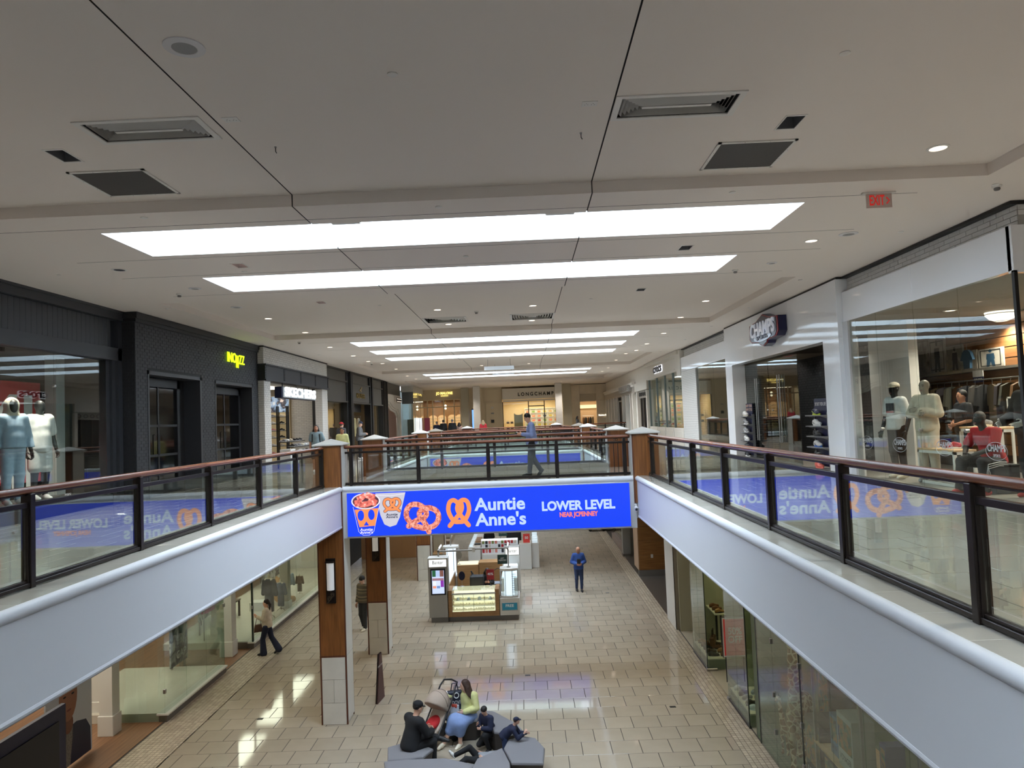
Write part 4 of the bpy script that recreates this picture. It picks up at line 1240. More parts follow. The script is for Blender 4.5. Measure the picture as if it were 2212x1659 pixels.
# ---- dark brick shop with neon sign
t = thing('dark_brick_shop_front', 'dark grey painted brick shop front with two tall paned doors and neon sign', 'shop front', (WL, 20.3, 0))
HOLES = [(16.99, 19.86, 0, 3.03), (20.73, 23.65, 0, 3.0)]
m = MB()
ys = [16.47, 16.99, 19.86, 20.73, 23.65, 24.14]
for a, b, z0 in ((ys[0], ys[1], 0), (ys[1], ys[2], 3.03), (ys[2], ys[3], 0), (ys[3], ys[4], 3.0), (ys[4], ys[5], 0)):
 m.box(WL - .34, WL, a, b, z0, 4.3)
m.build('wall_core', M('dark_mortar', (34, 35, 39), .7), t, world=True)
bricks(t, 'y', WL, 16.47, 24.14, 0, 4.2, BRKD, 1, HOLES, cap=220, key=lambda q: -q[2])
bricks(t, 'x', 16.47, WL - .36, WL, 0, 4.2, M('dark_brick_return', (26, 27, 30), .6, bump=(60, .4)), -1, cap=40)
MB().box(WL - .38, WL + .09, 16.40, 24.2, 4.20, 4.34).build('cornice', CHARD, t, world=True)
MB().box(WL - .38, WL + .05, 16.43, 24.17, 4.12, 4.20).build('cornice_bead', CHARD, t, world=True)
DGLASS = M('door_black_glass', (10, 11, 13), .06)
def paned_door(y0, y1, zt, x):
 w2 = (y1 - y0) / 2
 m = MB()
 m.box(-.03, .03, -w2, -w2 + .14, .02, zt); m.box(-.03, .03, w2 - .14, w2, .02, zt); m.box(-.03, .03, -w2, w2, zt - .2, zt); m.box(-.03, .03, -w2, w2, .02, .3)
 d = m.build('paned_door', CHARD, t, loc=(x - WL, (y0 + y1) / 2 - 20.3, 0))
 MB().box(-.02, .02, -.03, .03, .3, zt - .2).build('mullion', CHARD, d)
 zs = [.3, .98, 1.72, zt - .2]
 for z in zs[1:-1]:
  MB().box(-.02, .02, -w2 + .14, w2 - .14, z - .03, z + .03).build('glazing_bar', CHARD, d)
 for a, b in ((-w2 + .14, -.03), (.03, w2 - .14)):
  for za, zb in zip(zs[:-1], zs[1:]):
   MB().box(-.006, .006, a, b, za + .03, zb - .03).build('pane', DGLASS, d)
 MB().tube([(.05, -.1, 1.0), (.09, -.1, 1.0), (.09, -.1, 1.5), (.05, -.1, 1.5)], .012, 6).build('handle', BLACK, d)
paned_door(17.05, 19.30, 2.9, -9.26)
paned_door(20.95, 23.45, 2.85, -9.26)
for (a, b, zt) in ((16.99, 19.86, 3.03), (20.73, 23.65, 3.0)):
 m = MB(); m.box(WL - .5, WL + .02, b - .10, b, 0, zt); m.box(WL - .5, WL + .02, a, a + .07, 0, zt); m.box(WL - .5, WL + .02, a, b, zt - .09, zt)
 m.build('door_casing', CHAR, t, world=True)
MB().box(-9.4, -9.34, 16.5, 24.1, 0, 3.1).build('wall_panel', CHARD, t, world=True)
NEON = lamp_mat('neon_lime', (206, 255, 20), 1.3)
s_ = thing('neon_sign', 'glowing yellow-green neon sign on the dark brick shop front', 'sign', (WL + .04, 22.18, 3.5))
text('INO', (WL + .05, 21.55, 3.74), EASTW, .42, NEON, s_, bold=.004, ext=.012, align='LEFT', width=.66)
text('ZZ', (WL + .05, 22.46, 3.72), EASTW, .40, NEON, s_, bold=.004, ext=.012, align='LEFT', width=.42)
m = MB()
for y in (22.28, 22.40):
 m.add([(WL + .05, y, 3.86), (WL + .05, y + .05, 3.86), (WL + .05, y + .01, 3.46), (WL + .05, y - .03, 3.46)], [(0, 1, 2, 3)])
 m.box(WL + .02, WL + .05, y, y + .03, 3.48, 3.84)
m.build('slanted_strokes', NEON, s_, world=True)
# ---- white brick shoe shop
BRKW = M('white_painted_brick', (206, 202, 196), .55, rnd=.06, bump=(50, .2))
BRKM = M('white_mortar', (160, 156, 150), .7)
XS = -8.7
t = thing('white_brick_shop_front', 'white painted brick shop front with riveted dark steel beam over the opening', 'shop front', (XS, 28, 0))
m = MB()
m.box(XS - .3, XS, 24.14, 31.95, 3.72, 4.33); m.box(XS - .3, XS, 24.14, 24.76, 0, 3.2); m.box(XS - .3, XS, 31.1, 31.95, 0, 3.2)
m.build('wall_core', BRKM, t, world=True)
bricks(t, 'y', XS, 24.14, 31.95, 3.72, 4.30, BRKW, 1, cap=200, bw=.22, bh=.075)
bricks(t, 'y', XS, 24.14, 24.76, 0, 3.2, BRKW, 1, cap=30, bw=.22, bh=.075)
bricks(t, 'y', XS, 31.1, 31.95, 0, 3.2, BRKW, 1, cap=30, bw=.22, bh=.075)
bricks(t, 'x', 24.14, XS - .3, XS, 0, 3.2, BRKW, -1, cap=20, bw=.22, bh=.075)
bricks(t, 'x', 24.14, XS - .3, XS, 3.72, 4.3, BRKW, -1, cap=10, bw=.22, bh=.075)
bricks(t, 'x', 31.1, XS - .3, XS, 0, 3.2, BRKW, -1, cap=10, bw=.22, bh=.075)
MB().box(XS - .32, XS + .03, 24.10, 32.0, 4.30, 4.345).build('cap_strip', CHARD, t, world=True)
BEAM = M('riveted_steel', (44, 45, 50), .5, metal=.3)
MB().box(XS - .3, XS + .05, 24.12, 31.98, 3.20, 3.72).build('steel_beam', BEAM, t, world=True)
MB().box(XS - .3, XS + .10, 24.10, 32.0, 3.17, 3.23).build('beam_flange', BEAM, t, world=True)
MB().box(XS - .3, XS + .10, 24.10, 32.0, 3.69, 3.74).build('beam_flange', BEAM, t, world=True)
for y in (24.18, 26.1, 28.05, 30.0, 31.9):
 MB().box(XS + .05, XS + .06, y - .06, y + .06, 3.24, 3.68).build('rivet_plate', BEAM, t, world=True)
 m = MB()
 for s in (-.035, .035):
  for k in range(8):
   m.lathe([(.016, 0), (.013, .01), (.005, .014)], n=8)
   mt = Matrix.Translation((XS + .06, y + s, 3.27 + k * .055)) @ Matrix.Rotation(math.pi / 2, 4, 'Y')
   st = len(m.v) - 24
   m.xf(mt, st)
 m.build('rivets', BEAM, t, world=True)['kind'] = 'stuff'
sg = thing('hanging_shop_sign', 'hanging navy box sign with white SKECHERS letters under the steel beam', 'sign', (-8.62, 27.45, 2.62))
MB().cbox(-.16, .10, -2.05, 2.05, .0, .40, .01).build('sign_box', M('sign_navy', (22, 30, 62), .4), sg)
MB().cbox(.10, .13, -1.95, 2.02, .02, .38, .005).build('sign_face', M('sign_face_grey', (150, 156, 160), .4, emit=(150, 156, 160), es=.2), sg)
text('SKECHERS', (-8.48, 27.5, 2.83), EASTW, .46, lamp_mat('sign_white_glow', (236, 240, 240), 1.0), sg, bold=.018, ext=.02, width=3.8)
for y in (-1.6, 0, 1.6):
 MB().cyl((-.03, y, .40), (-.03, y, .60), .02, n=8).build('hanger_rod', BLACK, sg)
room('shoes', -12.6, XS - .31, 24.2, 31.9, 0, 3.25, M('shoe_shop_wall', (190, 184, 174), .7), M('pale_wood_floor', (150, 140, 126), .4), M('shoe_shop_ceiling', (170, 166, 160), .7), '+x')
w2 = thing('inner_brick_wall', 'white brick side wall inside the shoe shop opening', 'wall', (-9.65, 31.6, 0))
MB().box(-10.2, -9.0, 31.6, 31.8, 0, 3.0).build('wall_core', BRKM, w2, world=True)
bricks(w2, 'x', 31.6, -10.2, -9.0, 0, 3.0, BRKW, -1, cap=120, bw=.22, bh=.075)
MB().box(-9.2, -9.05, 31.35, 31.5, 0, 3.2).build('dark_post', CHARD, w2, world=True)
al = thing('shop_ceiling_lamp', 'white ceiling lamp strip inside the white brick shoe shop', 'ceiling light', (-10.4, 28.5, 3.22))
MB().box(-.3, .3, -2, 2, -.02, .02).build('diffuser', lamp_mat('shop_strip', (255, 244, 226), 4.0), al)
# shoe display wall facing the gallery's near end
sw = thing('shoe_display_wall', 'black shelved display wall of shoes inside the white brick shop', 'display shelf', (-10.6, 31.2, 0))
MB().box(-.75, .42, .05, .1, 0, 2.95).build('back_panel', M('backlit_cream', (226, 204, 160), .6, emit=(226, 200, 150), es=.18), sw)
for x in (-.72, -.02, .40):
 MB().box(x - .02, x + .02, -.3, .05, 0, 2.5).build('upright', BLACK, sw)
for z in (.45, .8, 1.15, 1.45, 1.75, 2.05):
 MB().box(-.75, .42, -.3, .05, z - .02, z).build('shelf', BLACK, sw)
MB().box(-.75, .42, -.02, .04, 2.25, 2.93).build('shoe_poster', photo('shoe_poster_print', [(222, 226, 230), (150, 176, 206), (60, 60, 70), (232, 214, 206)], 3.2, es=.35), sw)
rr = random.Random(3)
for z in (.45, .8, 1.15, 1.45, 1.75, 2.05):
 for k in range(3):
  c = rr.choice(['white', 'pink', 'grey', 'cream', 'black'])
  shoe((-11.2 + k * .38, 31.05, z), -1.9 + rr.uniform(-.2, .2), c, 'white', 'sneaker on the black shelves of the shoe display wall', 'shoes on the display wall')
# standing banner with dancers print
bn = thing('banner_stand', 'tall printed banner with a colourful athletic figure inside the shoe shop', 'banner', (-9.75, 27.2, 0))
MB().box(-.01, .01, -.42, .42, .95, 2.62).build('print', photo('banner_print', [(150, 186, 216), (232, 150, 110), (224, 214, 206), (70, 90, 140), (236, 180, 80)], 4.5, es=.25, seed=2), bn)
MB().cyl((0, 0, 0), (0, 0, 1.0), .02, n=8).build('pole', BLACK, bn)
MB().box(-.15, .15, -.2, .2, 0, .02).build('foot', BLACK, bn)
yb = thing('price_stand', 'narrow yellow standing price banner by the shoe shop entrance', 'banner', (-9.0, 25.15, 0))
MB().cbox(-.03, .03, -.09, .09, .05, 1.25, .005).build('panel', M('banner_yellow', (214, 168, 70), .5), yb)
MB().box(-.12, .12, -.12, .12, 0, .05).build('base', BLACK, yb)
MB().cbox(-.02, .02, -.10, .10, 1.3, 1.52, .005).build('top_card', M('card_cream', (222, 212, 190), .5), yb)
# stepped shoe table in the entrance
st_ = thing('stepped_shoe_table', 'black stepped display table covered with white sneakers', 'table', (-9.1, 29.0, 0))
for k, (x0, x1, z) in enumerate(((-.45, -.1, 1.02), (-.1, .2, .82), (.2, .5, .62))):
 MB().box(x0, x1, -1.2, 1.2, z - .03, z).build('step', BLACK, st_)
for x in (-.43, .48):
 for y in (-1.18, 1.18):
  MB().box(x - .02, x + .02, y - .02, y + .02, 0, .6).build('leg', BLACK, st_)
MB().box(-.1, .3, -1.95, -1.35, 0, .75).build('white_plinth', M('plinth_white', (206, 204, 200), .5), st_)
for k in range(6):
 for x, z in ((-.28, 1.02), (.05, .82), (.35, .62)):
  c = rr.choice(['white', 'white', 'cream', 'grey', 'black'])
  shoe((-9.1 + x, 28.0 + k * .4, z), 1.57 + rr.uniform(-.4, .4), c, 'white' if c != 'black' else 'white', 'pale sneaker on the stepped black table of the shoe shop', 'sneakers on the stepped table', lace='grey')
# ---- dark lounge-style shop with black fins
HP = M('taupe_panel', (84, 80, 73), .6)
HB = M('fin_black', (16, 16, 17), .5)
t = thing('taupe_panel_shop_front', 'taupe panelled shop front with tall black fins and bird sign', 'shop front', (WL, 39.5, 0))
for a, b in ((32.0, 36.4), (37.4, 41.6), (42.2, 45.5)):
 MB().box(WL - .3, WL - .06, a, b, 3.80, 4.30).build('upper_panel', HP, t, world=True)
 if a != 37.4: MB().box(WL - .3, WL - .06, a, b, 2.78, 3.74).build('lower_panel', HP, t, world=True)
MB().box(WL - .3, WL + .0, 37.4, 41.6, 2.80, 3.74).build('sign_panel', HP, t, world=True)
for a, b in ((32.0, 36.4), (37.4, 41.6), (42.2, 45.5)):
 for z in (3.74, 2.72):
  MB().box(WL - .3, WL + .05, a, b, z, z + .06).build('ledge', HP, t, world=True)
MB().box(WL - .3, WL + .02, 32, 46.8, 4.26, 4.34).build('top_trim', HB, t, world=True)
for y0, y1, d in ((36.4, 36.75, -.02), (36.75, 36.95, .12), (37.2, 37.4, .08), (41.6, 41.9, .05), (41.9, 42.2, .12), (45.5, 45.62, .02), (45.8, 45.92, .06), (46.1, 46.22, .06), (46.4, 46.52, .06), (46.68, 46.8, .1)):
 MB().box(WL - .3, WL + d, y0, y1, 0, 4.3).build('fin', HB, t, world=True)
panes(t, 'y', WL - .2, [32.0, 34.2, 36.4], .3, 2.72, SHOPGL); panes(t, 'y', WL - .2, [42.2, 43.8, 45.5], .3, 2.72, SHOPGL)
for a, b in ((32.0, 36.4), (42.2, 45.5)):
 MB().box(WL - .3, WL - .05, a, b, 0, .3).build('sill', HB, t, world=True)
MB().box(WL - .6, WL - .5, 37.4, 41.6, 2.3, 2.72).build('door_head', HB, t, world=True)
dk = thing('blue_black_door', 'dark blue door set back in the black portal under the bird sign', 'door', (WL - .9, 39.9, 0))
MB().cbox(-.03, .03, -1.2, 1.2, .02, 2.4, .01).build('leaf', M('navy_door', (20, 30, 52), .3), dk)
MB().tube([(.05, -1, 1), (.09, -1, 1), (.09, -1, 1.3), (.05, -1, 1.3)], .01, 5).build('handle', STEEL, dk)
GOLD = M('brass_letters', (150, 128, 70), .35, metal=.7)
sg = thing('bird_shop_sign', 'brass bird emblem above brass lettering on the taupe panel', 'sign', (WL + .02, 39.3, 2.95))
text('HOLLISTER', (WL + .02, 39.35, 3.13), EASTW, .36, GOLD, sg, bold=.006, ext=.012, width=2.0)
m = MB()
m.prism([(39.0, 3.42), (39.25, 3.40), (39.3, 3.36), (39.62, 3.36), (39.52, 3.44), (39.58, 3.50), (39.75, 3.66), (39.5, 3.62), (39.35, 3.52), (39.2, 3.50), (39.1, 3.48)], 'yz', WL + .01, WL + .03)
m.build('bird_emblem', GOLD, sg, world=True)
room('taupe', -12.4, WL - .31, 32.0, 46.7, 0, 3.0, M('taupe_interior', (150, 132, 108), .7), M('taupe_floor', (80, 70, 60), .4), M('taupe_ceiling', (120, 110, 96), .7), '+x')
al = thing('shop_ceiling_lamp', 'warm ceiling lamp strip inside the taupe panelled shop', 'ceiling light', (-10.6, 39, 2.97))
MB().box(-.3, .3, -5, 5, -.02, .02).build('diffuser', lamp_mat('warm_strip', (255, 226, 176), 3.0), al)
for i, (x, y, c) in enumerate([(-10.4, 34.2, (206, 206, 200)), (-10.4, 35.2, (96, 92, 84)), (-10.2, 43.4, (214, 196, 150)), (-10.2, 44.4, (186, 180, 168))]):
 hang_garment((x, y, 2.0), 1.57, M('garm_%d' % i, c, .8), 'pale garment hanging in the window of the taupe panelled shop', 'garments in the taupe shop', h=1.1)
for y0, y1, x in ((33.6, 35.8, -10.4), (42.8, 45.0, -10.2)):
 gr = thing('garment_rail', 'thin steel garment rail inside the taupe panelled shop', 'clothes rail', (x, y0, 0), group='rails in the taupe shop')
 MB().cyl((0, 0, 2.12), (0, y1 - y0, 2.12), .014, n=8).build('rail', STEEL, gr)
 for yy in (0, y1 - y0): MB().cyl((0, yy, 0), (0, yy, 2.12), .016, n=8).build('upright', STEEL, gr)
# ---- cream wavy portal shop
CREAM = M('cream_portal', (206, 198, 186), .5)
t = thing('cream_wavy_shop_front', 'cream shop portal with wavy layered edges and small dark lighted sign', 'shop front', (WL, 49.6, 0))
MB().box(WL - .3, WL - .1, 46.8, 52.6, 3.55, 4.3).build('upper_panel', HP, t, world=True)
for k in range(3):
 m = MB(); e = k * .45
 pts = [(46.85, 3.55), (52.3, 3.55), (52.3, 0), (51.9 - e * .4, 0), (51.8 - e * .4, 2.3 - e * .3), (51.2 - e * .5, 2.6 - e * .3), (50.2 - e * .5, 2.62 - e * .2), (49.2, 2.75 - e * .3), (48.3, 3.0 - e * .3), (47.4, 3.05 - e * .3), (46.85, 3.1 - e * .3)]
 m.prism(pts, 'yz', WL - .02 - k * .08, WL - .08 - k * .08)
 m.build('wavy_layer', CREAM, t, world=True)
MB().cbox(WL - .02, WL + .08, 49.6, 51.9, 3.02, 3.42, .01).build('sign_box', M('sign_cream_back', (196, 186, 172), .5), t, world=True)
MB().cbox(WL + .08, WL + .12, 50.0, 51.9, 3.05, 3.36, .01).build('sign_face', M('sign_dark_brown', (34, 24, 24), .5), t, world=True)
m = MB()
for k in range(12):
 m.box(WL + .12, WL + .13, 50.08 + (k % 6) * .32, 50.16 + (k % 6) * .32, 3.09 + (k // 6) * .18, 3.13 + (k // 6) * .18)
m.build('sign_bulbs', lamp_mat('bulb_cream', (255, 236, 214), 1.5), t, world=True)['kind'] = 'stuff'
room('cream', -12, WL - .31, 46.9, 52.5, 0, 3.3, M('cream_interior', (178, 152, 140), .7), M('cream_floor', (150, 140, 130), .4), M('cream_ceil', (200, 190, 180), .7), '+x')
hang_garment((-9.6, 48.4, 1.9), 1.57, M('pink_knit', (190, 110, 120), .9), 'pink garment hanging just inside the cream wavy portal', None, h=.9)
gr = thing('garment_rail', 'steel garment rail inside the cream wavy portal', 'clothes rail', (-9.6, 47.8, 0))
MB().cyl((0, 0, 2.02), (0, 1.2, 2.02), .014, n=8).build('rail', STEEL, gr)
for yy in (0, 1.2): MB().cyl((0, yy, 0), (0, yy, 2.02), .016, n=8).build('upright', STEEL, gr)
al = thing('shop_ceiling_lamp', 'small ceiling lamp inside the cream wavy shop', 'ceiling light', (-10.2, 49.5, 3.28))
MB().box(-.2, .2, -1, 1, -.02, .02).build('diffuser', lamp_mat('shop_strip', (255, 244, 226), 4.0), al)
# ---- glass corner shop
t = thing('glass_corner_shop', 'glass walled corner shop with grey header band and white lit shelves', 'shop front', (-8.5, 55, 0))
MB().box(-9.0, -8.1, 52.95, 53.15, 3.86, 4.3).build('header', M('header_beige', (190, 186, 176), .6), t, world=True)
MB().box(-8.3, -8.1, 53.15, 58, 3.86, 4.3).build('header', M('header_beige', (190, 186, 176), .6), t, world=True)
MB().box(-8.95, -8.12, 53.0, 53.06, 3.0, 3.86).build('smoked_band', M('smoked_band', (88, 92, 92), .3), t, world=True)
panes(t, 'x', 53.03, [-9.0, -8.14], 0, 3.0, SHOPGL); panes(t, 'y', -8.14, [53.05, 54.8, 56.6, 58.2], 0, 3.86, SHOPGL)
base_box('wall_corner_shop', M('corner_shop_wall', (206, 222, 228), .6), -12, -9.05, 57.9, 58.0, 0, 4.3)
base_box('floor_corner_shop', M('pale_wood_floor'), -12, -8.2, 53, 58, -.0, .006)
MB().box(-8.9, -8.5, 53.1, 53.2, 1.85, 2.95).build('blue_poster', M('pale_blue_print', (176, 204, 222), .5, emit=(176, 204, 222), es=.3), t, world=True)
MB().box(-8.62, -8.2, 53.15, 53.25, 0, 1.85).build('green_panel', M('sage_panel', (106, 116, 108), .6), t, world=True)
for k in range(5):
 MB().box(-8.05 + 0, -8.0, 53.4 + k * .7, 53.5 + k * .7, .1, 1.95).build('light_tube', lamp_mat('tube_white', (226, 240, 240), 1.3), t, world=True)
al = thing('shop_ceiling_lamp', 'cool ceiling lamp inside the glass corner shop', 'ceiling light', (-10, 55.5, 4.2))
MB().box(-.8, .8, -1.5, 1.5, -.02, .02).build('diffuser', lamp_mat('cool_strip', (236, 246, 255), 2.0), al)
pk = thing('pink_standing_sign', 'narrow maroon standing sign beside the glass corner shop', 'sign', (-7.9, 58.6, 0))
MB().cbox(-.22, .22, -.04, .04, .05, 1.95, .01).build('panel', M('maroon_print', (150, 60, 76), .5), pk)
MB().box(-.25, .25, -.15, .15, 0, .05).build('base', BLACK, pk)
base_box('wall_left_end', PAINT, -9.2, -9.0, 58.2, 62, 0, 4.3)
# ================================================================== RIGHT SIDE, UPPER FLOOR: glossy white sports shop
GW = M('gloss_white_panel', (240, 242, 246), .06, spec=.6, bump=(.9, .06))
BRKR = M('white_brick_right', (214, 212, 208), .5, rnd=.05, bump=(50, .3))
t = thing('sports_shop_front', 'glossy white sports shop front with brick strips and tall glass display windows', 'shop front', (WR, 19, 0))
# panels
for a, b in ((10.34, 13.0), (13.0, 15.82)):
 MB().cbox(WR, WR + .12, a + .002, b - .002, 3.35, 4.0, .004).build('fascia_panel', GW, t, world=True)
for a, b in ((15.82, 18.75), (18.75, 21.7), (21.7, 24.72)):
 MB().cbox(WR - .12, WR + .2, a + .002, b - .002, 3.02, 4.30, .004).build('portal_panel', GW, t, world=True)
MB().cbox(WR - .12, WR + .3, 15.82, 16.66, 0, 3.02, .004).build('portal_column', GW, t, world=True)
MB().cbox(WR - .12, WR + .3, 23.95, 24.72, 0, 3.02, .004).build('portal_column', GW, t, world=True)
MB().box(WR - .02, WR + .15, 15.58, 15.82, 0, 3.35).build('window_jamb', M('jamb_grey', (196, 196, 198), .4), t, world=True)
for a, b in ((24.72, 28.4), (28.4, 32.1)):
 MB().cbox(WR - .02, WR + .12, a + .002, b - .002, 3.33, 3.95, .004).build('fascia_panel', GW, t, world=True)
for a in ((WR + .14, WR + .3, 10.34, 15.82, 3.98, 4.33), (WR + .14, WR + .3, 24.72, 32.1, 3.93, 4.33), (WR + .14, WR + 3, 10.35, 10.5, 3.98, 4.33)):
 MB().box(*a).build('brick_backing', BRKM, t, world=True)
bricks(t, 'y', WR + .14, 10.34, 15.82, 3.99, 4.30, BRKR, -1, cap=110, bw=.30, bh=.078)
bricks(t, 'y', WR + .14, 24.72, 32.1, 3.95, 4.30, BRKR, -1, cap=80, bw=.30, bh=.078)
bricks(t, 'x', 10.35, WR + .14, WR + 3, 3.99, 4.30, BRKR, -1, cap=30, bw=.30, bh=.078)
MB().box(WR + .02, WR + .3, 10.3, 15.82, 4.30, 4.345).build('shadow_gap', BLACK, t, world=True)
MB().box(WR - .10, WR + .3, 15.82, 24.72, 4.30, 4.345).build('shadow_gap', BLACK, t, world=True)
MB().box(WR + .02, WR + .3, 24.72, 32.1, 4.30, 4.345).build('shadow_gap', BLACK, t, world=True)
MB().cbox(WR, WR + 3, 10.30, 10.42, 3.32, 4.0, .004).build('fascia_panel', GW, t, world=True)
# window glass
panes(t, 'y', WR + .03, [10.33, 11.71, 13.06, 14.44, 15.58], .02, 3.35, SHOPGL)
panes(t, 'x', 10.33, [WR + .03, WR + 1.4, WR + 2.8], .02, 3.32, SHOPGL)
MB().box(WR + .0, WR + .05, 10.30, 10.36, 0, 3.35).build('corner_joint', BLACK, t, world=True)
for y in (11.71, 13.06, 14.44):
 for z in (1.05,):
  MB().cyl((WR + .0, y, z), (WR + .06, y, z), .03, n=12).build('glass_clip', STEEL, t, world=True)
panes(t, 'y', WR + .03, [24.72, 26.9, 29.4], .02, 3.33, SHOPGL)
MB().box(WR - .02, WR + .4, 29.4, 32.1, 0, 3.33).build('brick_pier', BRKM, t, world=True)
bricks(t, 'y', WR - .02, 29.4, 32.1, 0, 3.33, BRKR, -1, cap=60)
bricks(t, 'x', 29.4, WR + .06, WR + .4, 0, 3.33, BRKR, -1, cap=10)
DEC = M('decal_grey', (150, 152, 154), .5)
for i, y in enumerate((15.1, 13.8, 12.35, 11.0)):
 text('CHAMPS', (WR + .02, y, .80), WESTW, .15, DEC, t, 'window_decal', bold=.003, ext=.0004, width=.42)
 text('SPORTS', (WR + .02, y, .69), WESTW, .06, DEC, t, 'window_decal', bold=.001, ext=.0004, width=.16)
 m = MB()
 for rx, rz in ((.25, .135),):
  m.tube([(WR + .019, y + rx * math.cos(a), .76 + rz * math.sin(a)) for a in [math.pi * 2 * k / 28 for k in range(28)]], .004, 4, closed=True)
 m.build('decal_outline', DEC, t, world=True)
# shield sign
sg = thing('shield_shop_sign', 'navy shield shaped sign with white CHAMPS SPORTS letters on the glossy portal', 'sign', (WR - .3, 20.0, 3.36))
def shield(s, d0, d1, mat, nm):
 pts = [(1.20, .50), (.55, .56), (.0, .70), (-.55, .56), (-1.20, .50), (-1.22, .1), (-1.05, -.02), (-.4, -.06), (-.30, -.14), (.0, -.20), (.30, -.14), (.4, -.06), (1.05, -.02), (1.22, .1)]
 pts = [(20.0 + a * s, 3.68 + (b - .22) * s) for a, b in pts]
 MB().prism(pts, 'yz', WR - d0, WR - d1).build(nm, mat, sg, world=True)
shield(1.0, .13, .34, M('shield_navy', (24, 28, 66), .3), 'shield_body')
shield(.97, .34, .36, M('shield_red', (150, 40, 40), .35), 'shield_rim')
shield(.91, .36, .375, M('shield_grey', (52, 54, 74), .2), 'shield_face')
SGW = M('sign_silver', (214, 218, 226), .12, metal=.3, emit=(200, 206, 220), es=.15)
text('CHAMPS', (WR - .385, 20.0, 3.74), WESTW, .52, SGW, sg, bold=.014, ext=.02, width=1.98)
m = MB(); m.prism([(20.0 + .72 * math.cos(a), 3.52 + .115 * math.sin(a)) for a in [2 * math.pi * k / 24 for k in range(24)]], 'yz', WR - .375, WR - .39)
m.build('lower_oval', M('oval_silver', (170, 174, 184), .15, metal=.4), sg, world=True)
text('SPORTS', (WR - .395, 20.0, 3.52), WESTW, .17, M('shield_navy'), sg, bold=.004, ext=.006, width=.9)
# entrance: black inner brick wall, glass doors with long handles
BRKB = M('black_brick', (18, 18, 20), .45, rnd=.2, bump=(50, .3))
w_ = thing('black_brick_wall', 'black painted brick wall behind the sports shop doors', 'wall', (8.5, 20.6, 0))
MB().box(8.5, 8.6, 17.55, 24.6, 0, 3.0).build('wall_core', M('black_mortar', (10, 10, 11), .7), w_, world=True)
bricks(w_, 'y', 8.5, 17.55, 24.6, 0, 3.0, BRKB, -1, cap=120, bw=.22, bh=.075, key=lambda q: abs(q[0] - 20) + abs(q[2] - 1.8))
bricks(w_, 'x', 24.5, WR + .3, 8.5, 0, 3.0, BRKB, -1, cap=40, bw=.22, bh=.075)
DOORGL = glass('door_glass', (206, 214, 212), 1.55)
for i, (a, b, hy) in enumerate(((21.72, 23.9, (22.62, 22.78)), (19.4, 21.68, (20.62, 20.80)))):
 d = thing('glass_door', ['frameless glass door with one pair of long steel handles, nearer the brick pier', 'frameless glass door with two pairs of long steel handles'][i], 'door', (WR + .3, (a + b) / 2, 0))
 MB().box(-.008, .008, a - (a + b) / 2, b - (a + b) / 2, .01, 2.98).build('glass_leaf', DOORGL, d)
 for y in hy:
  for dx in ((-.07, .07) if i else (-.07,)):
   yy = y - (a + b) / 2
   m = MB().cyl((dx, yy, .58), (dx, yy, 2.5), .018, n=10)
   for z in (.75, 2.35): m.cyl((dx, yy, z), (0, yy, z), .01, n=6)
   m.build('long_handle', STEEL, d)
 MB().cyl((-.02, (b if i else a) - (a + b) / 2 + (-.2 if i else .2), 1.5), (.02, (b if i else a) - (a + b) / 2 + (-.2 if i else .2), 1.5), .03, n=10).build('lock', STEEL, d)
room('sports', WR + .05, 12.6, 10.4, 24.6, 0, 3.36, M('sports_wall', (196, 190, 180), .7), M('sports_floor', (150, 144, 134), .3), M('sports_ceiling', (150, 144, 136), .7), '-x-y')
base_box('wall_sports_white', M('sports_white_wall', (208, 204, 198), .6), 8.3, 8.5, 15.7, 17.5, 0, 3.34)
# ceiling lamps inside
for i, (x, y) in enumerate([(8.6, 12.0), (8.6, 14.6), (10.6, 13.0), (10.8, 15.6), (7.9, 18.2), (7.9, 20.4), (7.9, 22.6)]):
 downlight(x, y, 3.355, 'lit downlight in the sports shop ceiling' if y < 17 else 'lit downlight above the sports shop doors', 'sports shop downlights' if y < 17 else 'sports door downlights', 'on', 230 if y < 17 else 90, 130, (1, .9, .78))
for i, (x, y) in enumerate([(10.0, 15.2), (10.2, 11.6)]):
 dl = thing('bowl_ceiling_lamp', ['round ribbed bowl lamp glowing above the sports posters', 'round ribbed bowl lamp near the sports shop glass corner'][i], 'ceiling light', (x, y, 3.36))
 MB().lathe([(.30, 0), (.29, -.07), (.22, -.15), (.1, -.2), (0, -.21)], n=24).build('bowl', lamp_mat('bowl_glow', (255, 240, 214), 2.0), dl, smooth=True)
 m = MB()
 for k in range(4): m.tube([((.30 - k * .06) * math.cos(a), (.30 - k * .06) * math.sin(a), -.045 - k * .05) for a in [2 * math.pi * q / 20 for q in range(20)]], .008, 5, closed=True)
 m.build('ribs', STEEL, dl)
 spot(dl, (0, 0, -.25), 260, 150, .8, (1, .9, .76))
